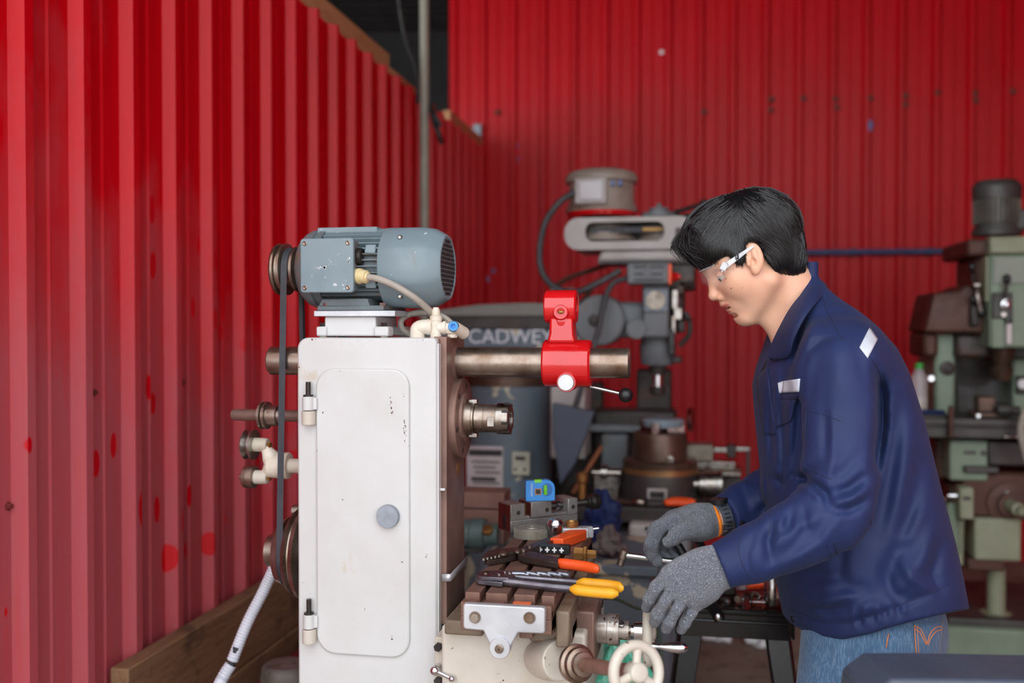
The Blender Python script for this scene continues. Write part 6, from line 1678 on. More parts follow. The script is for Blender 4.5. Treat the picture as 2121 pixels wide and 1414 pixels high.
def tb(name, mat, px0, px1, py0, py1, y0, y1, bev=0.006, par=None):
    """box whose front face fills the photo rectangle at depth y0"""
    a = PY(px0, (py0+py1)/2, y0).x; c = PY(px1, (py0+py1)/2, y0).x; z1 = PY((px0+px1)/2, py0, y0).z; z0 = PY((px0+px1)/2, py1, y0).z
    m = MB(); m.box(a, c, y0, y1, z0, z1); return m.build(name, mat, par or turret, bevel=bev)
def tl(name, mat, c, d, prof, par=None, seg=32): 
    m = MB(); m.lathe(c, d, prof, seg); return m.build(name, mat, par or turret)
S_ = lambda px, y=YT: px*y/FPX*1.0       # pixels to metres at that depth (camera axis nearly along y)
# base and column
tb('base', M_TG, 985, 1392, 1165, 1700, 3.30, 4.5, 0.03)
bz = PY(1100, 1700, 3.30).z
m = MB(); m.box(PY(960, 1400, 3.3).x, PY(1420, 1400, 3.3).x, 3.2, 4.6, 0.0, 0.10); m.build('plinth', M_TG, turret, bevel=0.02)
cz0, cz1 = 0.05, T(1055, 800).z
cc_ = T(1056, 900, 4.05)
colm = tl('column', M_TG, (cc_.x, 4.05, cz0), (0, 0, 1), [(0, 0.24), (0.3, 0.20), (0.5, 0.178), (cz1-cz0, 0.176)], seg=48)
tl('turret_ring', M_BROWNI, (cc_.x, 4.05, cz1), (0, 0, 1), [(0, 0.182), (0.035, 0.182), (0.04, 0.170), (0.07, 0.165)])
tl('turret', M_TG, (cc_.x, 4.05, cz1 + 0.06), (0, 0, 1), [(0, 0.16), (0.10, 0.16), (0.16, 0.13)])
yn = 4.05 - 0.185
pl = tb('data_plate', M_PLATE, 966, 1042, 924, 1042, yn, yn + 0.02, 0.003)
tb('plate_head', M_INK, 970, 1040, 931, 944, yn - 0.002, yn, 0, pl)
for k in range(7): tb('plate_line', M_INK, 976 + 4*(k % 3), 1036 - 9*(k % 2), 955 + 11*k, 958 + 11*k + (5 if k == 3 else 0), yn - 0.002, yn, 0, pl)
tb('plate_foot', M_PLATE, 966, 1042, 1030, 1046, yn - 0.003, yn + 0.01, 0.003, pl)
lp = tb('warning_label', pmat('aged_label', rgb(196, 194, 176), rgb(172, 170, 152), 20, rough=0.6), 1060, 1097, 936, 984, yn + 0.0, yn + 0.02, 0.003)
tb('label_print', M_INK, 1067, 1088, 945, 953, yn - 0.002, yn, 0, lp)
for px_ in (1067, 1086): tb('label_hole', M_INK, px_ - 2, px_ + 3, 969, 975, yn - 0.002, yn, 0, lp)
# ram with its lettering
yr0, yr1 = 3.86, 4.22
zr = lambda py: PY(1050, py, yr0).z
xr = lambda px: PY(px, 680, yr0).x
m = MB(); m.prism([(xr(880), zr(655)), (xr(880), zr(648)), (xr(915), zr(640)), (xr(990), zr(630)), (xr(1080), zr(627)), (xr(1200), zr(629)), (xr(1200), zr(655))], 'Y', yr0, yr1)
m.build('ram_cover', pmat('warm_grey_cover', rgb(124, 124, 118), rgb(108, 108, 102), 5, rough=0.6), turret, bevel=0.012, seg=3)
m = MB(); m.box(xr(888), xr(1200), yr0 + 0.01, yr1 - 0.01, zr(682), zr(655) + 0.002); m.build('ram_way', M_GRIME, turret, bevel=0.006)
m = MB(); m.box(xr(880), xr(1200), yr0 - 0.012, yr1, zr(722), zr(682)); m.build('ram', M_TG, turret, bevel=0.01)
text_mesh('CADWEY', 0.080, Vector((xr(1058), yr0 - 0.0135, zr(698))), (1, 0, 0), (0, 0, 1), 'ram_lettering', pmat('pale_lettering', rgb(206, 208, 216), None, rough=0.5), turret, 0.003)
# round swivel at the head end of the ram
sc_ = PY(1240, 663, 3.80)
tl('swivel', M_TGM, (sc_.x, 4.0, sc_.z), (0, -1, 0), [(0, 0.10), (0.02, 0.10), (0.17, 0.099), (0.195, 0.097), (0.2, 0.09)], seg=48)
tl('swivel_nut', M_GRIME, (sc_.x - 0.015, 3.81, sc_.z), (0, -1, 0), [(0, 0.026), (0.02, 0.026), (0.022, 0.014), (0.035, 0.013)], seg=6)
tb('swivel_arm', M_TGM, 1262, 1340, 625, 700, 3.86, 4.10, 0.02)
tb('ram_end', M_TG, 1140, 1215, 625, 722, 3.84, 4.2, 0.02)
tl('arm_dial', M_GRIME, (PY(1292, 672, 3.84).x, 3.86, PY(1292, 672, 3.84).z), (0, -1, 0), [(0, 0.02), (0.02, 0.02), (0.022, 0.012)])
# vertical head: motor
yh = 3.95
mc = PY(1246, 400, yh)
zq = lambda py: PY(1246, py, yh).z
k0 = FPX/4.0
rw = lambda px: px/FPX*3.95
mt_ = tl('head_motor', M_TAUPE, (mc.x, yh, zq(441)), (0, 0, 1), [(0, rw(73)), (zq(437)-zq(441), rw(74)), (zq(420)-zq(441), rw(67)), (zq(378)-zq(441), rw(67))], seg=48)
tl('motor_cap', M_TAUPE, (mc.x, yh, zq(381)), (0, 0, 1), [(0, rw(70)), (0.002, rw(74)), (zq(368)-zq(381), rw(74)), (zq(360)-zq(381), rw(68)), (zq(353)-zq(381), rw(46)), (zq(351)-zq(381), rw(8))], mt_, 48)
tl('red_ring', M_REDP, (mc.x, yh, zq(450)), (0, 0, 1), [(0, rw(70)), (zq(441)-zq(450), rw(72))], mt_, 40)
ybx_ = yh - rw(67) - 0.03
tb('junction_box', M_TGL, 1190, 1256, 367, 422, ybx_, yh - 0.08, 0.006, mt_); tb('box_lid', pmat('light_grey_lid', rgb(196, 196, 200), rgb(180, 180, 184), 8, rough=0.5), 1199, 1247, 374, 414, ybx_ - 0.008, ybx_, 0.004, mt_)
for px_, py_ in ((1269, 378), (1284, 377)): tb('blue_mark', M_BLUEMK, px_ - 3, px_ + 3, py_ - 5, py_ + 7, yh - rw(67) - 0.003, yh - 0.1, 0.001, mt_)
# belt housing with its long window
yb0, yb1 = 3.80, 4.12
X2 = lambda px: PY(px, 480, yb0).x
Z2 = lambda py: PY(1300, py, yb0).z
def ring_box(xa, xb, za, zb, wa, wb, va, vb_, y0, y1, name, mat, par):
    m = MB()
    for (a, c, d, e) in ((xa, wa, za, zb), (wb, xb, za, zb), (wa, wb, za, va), (wa, wb, vb_, zb)): m.box(a, c, y0, y1, d, e)
    bmesh.ops.remove_doubles(m.bm, verts=m.bm.verts, dist=1e-5)
    return m.build(name, mat, par)
hs = []
oo = rrect(X2(1169), X2(1437), Z2(516), Z2(449), 0.055, 6); wi = rrect(X2(1212), X2(1376), Z2(499), Z2(459), 0.030, 6)
m = MB()
vo = [[m.bm.verts.new((x, y, z)) for x, z in oo] for y in (yb0, yb0 + 0.03)]; vi = [[m.bm.verts.new((x, y, z)) for x, z in wi] for y in (yb0, yb0 + 0.03)]
n_ = len(oo)
for i in range(n_):
    j = (i + 1) % n_
    m._f([vo[0][i], vo[0][j], vi[0][j], vi[0][i]]); m._f([vo[1][j], vo[1][i], vi[1][i], vi[1][j]]); m._f([vo[0][j], vo[0][i], vo[1][i], vo[1][j]]); m._f([vi[0][i], vi[0][j], vi[1][j], vi[1][i]])
hous = m.build('belt_housing', M_TGL, turret, smooth=40)
m = MB(); m.rings([[(x, yb0 + 0.03, z) for x, z in oo], [(x, yb1, z) for x, z in oo]], False, True); m.build('housing_shell', M_TGL, hous)
for px_, r_ in ((1255, 62), (1370, 50)):
    pc = PY(px_, 488, 3.94)
    tl('cone_pulley', M_TAUPE, (pc.x, 3.95, PY(px_, 500, 3.94).z), (0, 0, 1), [(0, rw(r_)), (0.015, rw(r_)), (0.018, rw(r_ - 6)), (0.03, rw(r_ - 6)), (0.032, rw(r_ - 12)), (0.06, rw(r_ - 14))], hous)
m = MB(); zb_ = PY(1300, 476, 3.86).z; m.box(X2(1220), X2(1400), 3.845, 3.85, zb_ - 0.010, zb_ + 0.010); m.build('head_belt', M_BELT, hous)
m = MB(); m.box(X2(1330), X2(1374), 3.843, 3.845, zb_ - 0.006, zb_ + 0.006); m.build('belt_print', pmat('ochre_print', rgb(196, 150, 70), None, rough=0.6), hous)
tb('side_hatch', M_GRIME, 1399, 1432, 471, 494, yb0 - 0.004, yb0 + 0.01, 0.003, hous)
m = MB(); m.prism([(X2(1236), Z2(540)), (X2(1432), Z2(540)), (X2(1440), Z2(515)), (X2(1245), Z2(515))], 'Y', 3.82, 4.1); m.build('lower_housing', M_TGL, turret, bevel=0.012)
tb('housing_foot', M_TGM, 1238, 1432, 535, 545, 3.84, 4.08, 0.004)
tl('top_hub', M_TGM, (PY(1365, 447, yh).x, yh, PY(1365, 450, yh).z), (0, 0, 1), [(0, rw(36)), (0.016, rw(36)), (0.018, rw(20)), (0.035, rw(20)), (0.04, rw(6)), (0.055, rw(5))])
lv = PY(1390, 442, yh); le = PY(1452, 423, yh - 0.1)
m = MB(); m.cyl(lv, le, 0.009, 0.008, seg=10); m.build('speed_lever', M_GRIME, turret); m = MB(); m.sphere(PY(1458, 420, yh - 0.1), rw(8), seg=16); m.build('lever_knob', M_BLACKP, turret)
m = MB(); m.cyl(PY(1398, 446, yh), PY(1418, 447, yh - 0.12), 0.007, seg=8); m.build('brake_lever', M_GRIME, turret); m = MB(); m.sphere(PY(1423, 447, yh - 0.12), rw(6), seg=14); m.build('lever_knob', M_BLACKP, turret)
# quill feed control box and quill
pb_ = tb('power_feed_box', M_TGM, 1298, 1386, 544, 588, 3.74, 3.86, 0.008)
for px0_, px1_, py_ in ((1313, 1340, 551), (1345, 1375, 551), (1313, 1332, 566), (1350, 1372, 566), (1313, 1375, 578)): tb('panel_print', M_INK, px0_, px1_, py_, py_ + 3, 3.738, 3.742, 0, pb_)
tb('orange_edge', M_ORANGE, 1384, 1391, 546, 588, 3.738, 3.85, 0.002, pb_)
tl('red_knob', M_REDP, (PY(1390, 573, 3.80).x, 3.80, PY(1390, 573, 3.80).z), (1, 0, 0), [(0, 0.014), (0.010, 0.020), (0.02, 0.014), (0.035, 0.010)], pb_)
tb('head_body', M_TGM, 1330, 1386, 588, 700, 3.80, 4.05, 0.012)
tb('head_face', pmat('blue_grey_face', rgb(124, 136, 146), rgb(110, 122, 132), 8, rough=0.5), 1333, 1384, 597, 646, 3.79, 3.81, 0.004)
tl('face_emblem', pmat('worn_emblem', rgb(206, 200, 186), rgb(150, 140, 122), 26, rough=0.5), (PY(1358, 622, 3.79).x, 3.79, PY(1358, 622, 3.79).z), (0, -1, 0), [(0, rw(19)), (0.004, rw(18))])
tb('head_neck', M_GRIME, 1338, 1440, 545, 600, 3.86, 4.08, 0.01)
tb('head_side', M_GRIME, 1386, 1418, 590, 690, 3.86, 4.05, 0.02)
for px_, py_, s_x, s_y in ((1398, 620, 8, 22), (1404, 650, 10, 14), (1395, 672, 6, 20), (1408, 600, 9, 10), (1412, 676, 7, 12)):
    tb('side_fitting', M_STEEL if s_y > 13 else M_GRIME, px_ - s_x, px_ + s_x, py_ - s_y, py_ + s_y, 3.82, 3.87, 0.006)
tl('feed_dial_cap', M_TGM, (PY(1318, 681, 3.80).x, 3.84, PY(1318, 681, 3.80).z), (0, -1, 0), [(0, rw(19)), (0.04, rw(21)), (0.046, rw(19)), (0.046, 0)])
m = MB(); m.cyl(PY(1405, 587, 3.9), PY(1424, 588, 3.8), 0.009, seg=10); m.build('quill_lever', M_GRIME, turret); m = MB(); m.sphere(PY(1429, 588, 3.8), rw(7), seg=14); m.build('lever_knob', M_BLACKP, turret)
m = MB(); m.tube(bez([PY(1400, 640, 3.86), PY(1424, 655, 3.84), PY(1428, 690, 3.84), PY(1408, 716, 3.85)], 20), 0.010, 8); m.build('feed_handle', M_GRIME, turret)
m = MB(); m.cyl(PY(1398, 662, 3.84), PY(1432, 661, 3.80), 0.006, seg=8); m.build('stop_rod', M_GRIME, turret)
tb('depth_stop', M_BLACKP, 1384, 1398, 678, 735, 3.82, 3.85, 0.005)
qc = PY(1362, 720, 3.92)
zz2 = lambda py: PY(1362, py, 3.92).z
tl('quill_housing', M_TGM, (qc.x, 3.92, zz2(756)), (0, 0, 1), [(0, rw(30)), (0.01, rw(34)), (zz2(716)-zz2(756), rw(37)), (zz2(712)-zz2(756), rw(34)), (zz2(690)-zz2(756), rw(34))], seg=36)
tb('depth_arm', M_GRIME, 1390, 1412, 738, 752, 3.86, 3.92, 0.006)
tl('quill', M_GRIME, (qc.x, 3.92, zz2(776)), (0, 0, 1), [(0, rw(15)), (zz2(755)-zz2(776), rw(19))])
tl('spindle', M_BRIGHT, (qc.x, 3.92, zz2(802)), (0, 0, 1), [(0, rw(11)), (zz2(774)-zz2(802), rw(11))])
tl('chuck', M_GRIME, (qc.x, 3.92, zz2(818)), (0, 0, 1), [(0, rw(10)), (0.006, rw(15)), (zz2(800)-zz2(818), rw(17))])
# cables
M_CAB2 = pmat('dark_flex_conduit', rgb(62, 62, 66), rgb(50, 50, 54), 20, rough=0.5)
for nm, pts, r_ in (('motor_conduit', [(1190, 398, 3.80), (1158, 420, 3.78), (1130, 460, 3.78), (1118, 515, 3.78), (1122, 560, 3.78), (1145, 592, 3.78), (1190, 605, 3.78), (1240, 585, 3.78), (1285, 560, 3.80)], 0.0125), ('feed_cable', [(1300, 576, 3.78), (1272, 585, 3.76), (1255, 612, 3.74), (1246, 650, 3.72), (1238, 690, 3.7), (1222, 740, 3.68), (1205, 800, 3.66), (1190, 850, 3.66), (1172, 920, 3.66), (1158, 990, 3.68)], 0.011)):
    m = MB(); m.tube(bez([PY(x, y, d) for x, y, d in pts], 60), r_, 10); m.build(nm, M_CAB2, turret)
for k, pts in enumerate(([(1140, 600), (1180, 575), (1260, 548)], [(1225, 598), (1205, 625), (1180, 640)])):
    m = MB(); m.tube(bez([PY(x, y, 4.25) for x, y in pts], 12), 0.010, 8); m.build('stay_bar', M_BROWNI, turret)
tb('ram_post', M_TGL, 1140, 1190, 596, 606, 4.2, 4.3, 0.006)
# electrical cabinet and splash guard beside the column
tb('switch_cabinet', M_TGL, 1140, 1212, 800, 950, 3.75, 3.95, 0.006)
m = MB(); m.slab([(0, 0), (0.155, -0.03), (0.085, -0.22), (0.03, -0.30), (0.0, -0.12)], PY(1144, 835, 3.62), (1, 0, 0), (0, 0, 1), (0, 1, 0), 0.05)
m.build('guard_panel', pmat('navy_grey_panel', rgb(74, 84, 100), rgb(64, 72, 88), 6, rough=0.5), turret, bevel=0.004)
# knee, table and what stands behind the rotary chuck
tb('table', M_GRIME, 1150, 1560, 1052, 1085, 3.42, 3.90, 0.006)
tb('table_apron', M_GRIME, 1215, 1440, 1085, 1240, 3.50, 3.95, 0.02)
tb('knee', M_TGM, 1225, 1430, 1110, 1420, 3.40, 3.95, 0.02)
tb('column_way', M_GRIME, 1318, 1390, 765, 900, 4.15, 4.3, 0.01)
tb('rear_block', M_GRIME, 1228, 1400, 850, 1052, 3.98, 4.15, 0.015)
tb('rear_rail', M_TGM, 1212, 1330, 880, 895, 3.90, 3.97, 0.006)
tb('rear_guard', M_TGM, 1245, 1300, 900, 1050, 3.86, 3.97, 0.01)
tb('knee_bracket', M_TGL, 1302, 1360, 1085, 1128, 3.36, 3.46, 0.012)
for px_, py_ in ((1340, 1095), (1312, 1112)):
    q = PY(px_, py_, 3.36); tl('bracket_hole', M_INK, (q.x, 3.362, q.z), (0, -1, 0), [(0, 0.008), (0.003, 0.008)], seg=14)
tl('knee_wheel', M_TGL, (PY(1352, 1150, 3.32).x, 3.40, PY(1352, 1150, 3.32).z), (0.3, -1, 0), [(0, 0.02), (0.05, 0.02), (0.055, 0.05), (0.065, 0.052), (0.07, 0.045), (0.07, 0.015)])
for px_, w_ in ((1246, 12), (1450, 14)):
    q = PY(px_, 940 if px_ < 1300 else 870, 3.7)
tl('side_wheel', M_STEEL, (PY(1424, 868, 4.0).x, 4.0, PY(1424, 868, 4.0).z), (1, -0.15, 0), [(0, 0.012), (0.004, 0.045), (0.014, 0.05), (0.02, 0.045), (0.024, 0.012)])

# rotary table with chuck, standing on the turret mill's table
ZTB = PY(1355, 1052, 3.42).z
rc = PY(1366, 1040, 3.62)
rot = empty('rotary_chuck', (rc.x, 3.68, ZTB), 'round dark rotary table carrying a brown chuck in front of the vertical head', 'chuck')
rz = lambda py: PY(1366, py, 3.5).z
rp = lambda px: px/FPX*3.66
def rl(name, mat, z0, prof): return tl(name, mat, (rc.x, 3.68, z0), (0, 0, 1), prof, rot, 48)
rl('rotary_base', M_GRIME, ZTB + 0.001, [(0, rp(84)), (rz(1000)-ZTB, rp(82)), (rz(992)-ZTB, rp(80))])
rl('brass_scale', M_GOLD, rz(993), [(0, rp(79)), (rz(980)-rz(993), rp(79))])
rl('table_ring', M_BROWNI, rz(981), [(0, rp(76)), (rz(966)-rz(981), rp(77)), (rz(963)-rz(981), rp(72))])
rl('chuck_body', M_BROWNI, rz(967), [(0, rp(56)), (rz(910)-rz(967), rp(55)), (rz(905)-rz(967), rp(52))])
for k, an in enumerate((20, 140, 260)):
    a = math.radians(an); m = MB(); m.obox((rc.x + 0.055*math.cos(a), 3.68 + 0.055*math.sin(a), rz(896)), (0.07, 0.03, 0.05), Matrix.Rotation(a, 3, 'Z')); m.build('chuck_jaw', M_STEEL, rot, bevel=0.004)
m = MB(); m.lathe((rc.x + 0.01, 3.68, rz(893)), (0, 0, 1), [(0, rp(40)), (0.02, rp(44)), (0.026, rp(42)), (0.03, rp(10))], 36); m.build('workpiece', pmat('pale_blue_disc', rgb(140, 158, 170), rgb(120, 138, 150), 10, rough=0.4), rot)
q = PY(1388, 952, 3.68 - rp(56)); tl('chuck_key_hole', M_STEEL, (q.x, q.y + 0.012, q.z), (0, -1, 0), [(0, 0.013), (0.014, 0.013), (0.015, 0.008)], rot, 18)
yl = 3.68 - rp(84) - 0.004
lb = tb('scale_window', M_TGL, 1340, 1382, 1012, 1034, yl, yl + 0.03, 0.003, rot); tb('window_glass', M_INK, 1346, 1376, 1018, 1031, yl - 0.002, yl + 0.002, 0, rot)
tl('crank_drum', M_STEEL, (PY(1448, 1003, 3.62).x, 3.62, PY(1448, 1003, 3.62).z), (1, 0, 0), [(-0.03, 0.02), (0, 0.022), (0.002, 0.040), (0.018, 0.040), (0.02, 0.045), (0.062, 0.045), (0.064, 0.050), (0.080, 0.050), (0.082, 0.044)], rot)
# tailstock at the right end of that table
ts = empty('tailstock', (PY(1485, 1052, 3.74).x, 3.76, ZTB), 'bare steel tailstock with a cranked lever at the right end of the far table', 'tailstock')
def tt(name, mat, *a): return tb(name, mat, *a, par=ts)
m = MB(); xq0, xq1 = PY(1478, 960, 3.80).x, PY(1535, 960, 3.80).x; m.box(xq0, xq1, 3.80, 3.88, ZTB + 0.001, PY(1500, 985, 3.80).z); m.build('stand', M_GRIME, ts, bevel=0.006)
tt('body', pmat('oily_grey_steel', rgb(142, 134, 122), rgb(112, 104, 92), 14, rough=0.4, metal=0.5), 1414, 1478, 921, 956, 3.76, 3.86, 0.006)
tt('barrel', M_STEEL, 1474, 1512, 926, 938, 3.78, 3.82, 0.004); tt('slide', M_STEEL, 1428, 1524, 955, 972, 3.78, 3.86, 0.004); tt('slide_base', M_BROWNI, 1424, 1535, 970, 986, 3.78, 3.88, 0.004)
tt('nut', M_GRIME, 1506, 1524, 922, 948, 3.77, 3.83, 0.005); tt('lever', M_STEEL, 1520, 1555, 925, 936, 3.79, 3.81, 0.004); tt('lever_drop', M_GRIME, 1546, 1553, 930, 985, 3.79, 3.81, 0.003); tt('guide_bar', M_STEEL, 1478, 1535, 978, 986, 3.74, 3.77, 0.003)
# odds and ends around the table
m = MB(); m.cyl(Vector((PY(1186, 1030, 3.62).x, 3.62, ZTB + 0.006)), PY(1246, 925, 3.74), 0.009, seg=10)
o = m.build('brush_handle', pmat('brown_stick', rgb(142, 84, 50), rgb(116, 66, 40), 14, rough=0.6)); tag(o, 'brown cranked stick leaning on the table behind the blue level', 'stick')
q = PY(1205, 1052, 3.52)
m = MB(); m.lathe((q.x, 3.53, ZTB + 0.001), (0, 0, 1), [(0, 0.014), (0.06, 0.014), (0.068, 0.021), (0.088, 0.021), (0.098, 0.013), (0.10, 0.005)], 20)
tag(m.build('brass_nozzle', M_BRASS), 'small yellowish brass nozzle standing on the far table', 'nozzle')
q = PY(1262, 1052, 3.56)
m = MB(); m.lathe((q.x - 0.06, 3.56, ZTB + 0.095), (1, 0, 0), [(0, 0.014), (0.03, 0.014), (0.032, 0.028), (0.055, 0.028), (0.057, 0.018), (0.10, 0.018)], 20); m.box(q.x - 0.05, q.x + 0.03, 3.54, 3.58, ZTB + 0.001, ZTB + 0.085)
tag(m.build('pipe_stop', M_STEEL), 'pale steel pipe stub on a block beside the rotary chuck', 'stop')
b = MB()
tool = empty('spanner_rod', (PY(1300, 1056, 3.47).x, 3.46, ZTB + 0.001), 'long thin rusty spanner rod lying in front of the rotary chuck', 'spanner')
b.cyl(Vector((PY(1250, 1052, 3.47).x, 3.49, ZTB + 0.010)), Vector((PY(1330, 1062, 3.44).x, 3.44, ZTB + 0.010)), 0.009, seg=10); b.build('rod', M_BROWNI, tool)
b = MB(); b.lathe(Vector((PY(1312, 1058, 3.45).x, 3.453, ZTB + 0.013)), (1, -0.25, 0), [(0, 0.012), (0.01, 0.018), (0.03, 0.018), (0.04, 0.012)], 16); b.build('collar', M_STEEL, tool)
op = empty('far_pliers', (PY(1400, 1055, 3.46).x, 3.47, ZTB + 0.001), 'orange handled pliers lying on the far table beyond the gloved hand', 'pliers')
for dy, px_ in ((0.0, 1377), (0.028, 1385)):
    b = MB(); p_ = Vector((PY(px_, 1055, 3.46).x, 3.44 + dy, ZTB + 0.016)); b.tube(bez([p_, p_ + Vector((0.03, 0.0, 0.003)), p_ + Vector((0.09, 0.006, 0))], 10), [0.009, 0.012, 0.013, 0.013, 0.013, 0.013, 0.013, 0.013, 0.012, 0.011, 0.007], 10); b.build('handle', M_ORANGE, op)
b = MB(); p_ = Vector((PY(1346, 1055, 3.46).x, 3.452, ZTB + 0.010)); b.obox(p_ + Vector((0.02, 0, 0)), (0.06, 0.03, 0.018)); b.build('jaws', M_GRIME, op, bevel=0.004)
# cloths on the base behind the near table
def lump(name, c, r, mat, label, cat, seed, amp=0.25, seg=28):
    m = MB(); m.sphere((0, 0, 0), 1.0, (1, 1, 1), seg)
    rs = np.random.default_rng(seed); ph = rs.uniform(0, 6.28, 12)
    for v in m.bm.verts:
        p = v.co.copy(); s = sum(math.sin(p.x*(2+i) + ph[i])*math.sin(p.y*(3+i*0.7) + ph[i+4])*math.cos(p.z*(2.5+i) + ph[i+8]) for i in range(4))/2
        v.co = Vector((p.x*r[0], p.y*r[1], max(p.z, -0.55)*r[2]))*(1 + amp*s) + Vector(c)
    from mathutils import noise as nz
    for v in m.bm.verts:
        q = (v.co - Vector(c)); d = q.normalized() if q.length > 1e-6 else Vector((0, 0, 1)); s3 = nz.turbulence(q*(2.2/max(r)) + Vector((seed, 0, 0)), 4, False, noise_basis='PERLIN_ORIGINAL')
        v.co = v.co + d*(s3 - 0.45)*amp*1.6*min(r)
    zmin = min(v.co.z for v in m.bm.verts)
    for v in m.bm.verts: v.co.z += c[2] - zmin
    o = m.build(name, mat, smooth=60); tag(o, label, cat); return o
zsh_ = PY(1245, 1170, 2.75)
shelf = empty('tool_cabinet', (zsh_.x - 0.07, 2.90, 0.0), 'low slate grey steel cabinet standing behind the milling table', 'cabinet')
zc_t = PY(1245, 1165, 2.72).z
b = MB(); b.box(zsh_.x - 0.32, zsh_.x + 0.16, 2.70, 3.10, zc_t - 0.03, zc_t); b.build('cabinet_top', M_TG, shelf, bevel=0.006)
b = MB(); b.box(zsh_.x - 0.30, zsh_.x + 0.14, 2.72, 3.08, 0.05, zc_t - 0.03); b.build('cabinet_body', M_TG, shelf, bevel=0.01)
for sx in (-0.28, 0.14):
    for yy in (2.74, 3.06):
        b = MB(); b.box(zsh_.x + sx - 0.012, zsh_.x + sx + 0.012, yy - 0.012, yy + 0.012, 0, 0.05); b.build('foot', M_GRIME, shelf)
M_RAGB = cloth('blue_rag', rgb(24, 46, 96), rgb(18, 34, 76)); M_RAGG = cloth('grey_wool', rgb(120, 114, 112), rgb(92, 86, 84), 300, 0.9)
p_ = PY(1245, 1120, 2.94); lump('blue_rag', (p_.x, 2.94, zc_t + 0.002), (0.066, 0.06, 0.088), M_RAGB, 'crumpled dark blue cloth behind the milling table', 'cloth', 3, 0.26, 72)
p_ = PY(1262, 1145, 2.79); lump('grey_rag', (p_.x, 2.79, zc_t + 0.002), (0.042, 0.04, 0.045), M_RAGG, 'crumpled grey woolly cloth lying in front of the blue cloth', 'cloth', 5, 0.28, 64)
M_CRATE = pmat('brown_crate_board', rgb(140, 106, 94), rgb(112, 82, 72), 9, rough=0.8, dirt=rgb(92, 66, 54), dirt_scale=9, dirt_at=0.58)
p_ = PY(1000, 1075, 2.92)
cr_ = empty('wooden_crate', (p_.x, 2.94, zc_t + 0.001), 'small dull brown crate showing between the machine column and the vise', 'crate')
for k in range(3):
    b = MB(); b.box(p_.x - 0.085, p_.x + 0.072, 2.885, 2.995, zc_t + 0.001 + 0.052*k, zc_t + 0.050 + 0.052*k); b.build('board', M_CRATE, cr_, bevel=0.004)
M_TEAL = pmat('dull_teal_paint', rgb(88, 112, 110), rgb(70, 90, 88), 6, rough=0.5, dirt=rgb(150, 96, 62), dirt_scale=7, dirt_at=0.62)
p_ = PY(990, 1125, 2.80)
pm_ = empty('small_pump', (p_.x, 2.80, zc_t + 0.001), 'dull teal pump lying low between the machine column and the milling table', 'pump')
b = MB(); b.lathe((p_.x - 0.09, 2.80, zc_t + 0.048), (1, 0, 0), [(0, 0.03), (0.005, 0.040), (0.07, 0.042), (0.075, 0.046), (0.11, 0.046), (0.115, 0.034), (0.15, 0.030)], 28); b.build('pump_body', M_TEAL, pm_)
b = MB(); b.box(p_.x - 0.07, p_.x + 0.02, 2.765, 2.835, zc_t + 0.001, zc_t + 0.012); b.build('pump_foot', M_GRIME, pm_, bevel=0.003)
b = MB(); b.lathe((p_.x + 0.035, 2.775, zc_t + 0.062), (0, -0.6, 0.8), [(0, 0.016), (0.012, 0.016), (0.014, 0.010)], 14); b.build('pump_port', M_BRASS, pm_)
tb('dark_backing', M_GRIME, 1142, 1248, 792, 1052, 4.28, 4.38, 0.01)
# ------------------------------------------------------------------ green milling machine at the right
M_GREEN = pmat('pale_green_paint', rgb(134, 152, 132), rgb(116, 132, 112), 4, rough=0.5, dirt=rgb(96, 84, 58), dirt_scale=4, dirt_at=0.60, chips=rgb(96, 58, 42), chip_scale=14, chip_at=0.70)
M_GREEN2 = pmat('faded_green_paint', rgb(150, 156, 132), rgb(130, 134, 108), 5, rough=0.5, dirt=rgb(112, 88, 56), dirt_scale=5, dirt_at=0.6)
M_OXID = pmat('brown_oxide_iron', rgb(92, 58, 46), rgb(68, 46, 40), 6, rough=0.55, metal=0.2)
M_GRIME2 = pmat('grimy_grey_iron', rgb(84, 82, 80), rgb(64, 62, 60), 6, rough=0.5, metal=0.3)
YG = 4.40
green = empty('green_milling_machine', (PY(2080, 1000, 4.6).x, 4.6, 0.0), 'old pale green milling machine with brown rusty castings at the right', 'machine')
def gb(name, mat, px0, px1, py0, py1, y0=YG, y1=None, bev=0.006, par=None): return tb(name, mat, px0, px1, py0, py1, y0, (y0 + 0.3) if y1 is None else y1, bev, par or green)
def gl2(name, mat, px, py, y, d, prof, par=None, seg=28): 
    q = PY(px, py, y); return tl(name, mat, (q.x, y, q.z), d, prof, par or green, seg)
gw = lambda px, y=YG: px/FPX*y*0.98
# base
m = MB(); xa, xb_ = PY(1958, 1340, 4.30).x, PY(2260, 1340, 4.30).x; m.box(xa, xb_, 4.30, 5.1, 0.0, PY(2050, 1302, 4.30).z); m.build('base', M_GREEN, green, bevel=0.015)
gb('base_tray', M_GRIME2, 1962, 2240, 1285, 1304, 4.34, 5.0, 0.01)
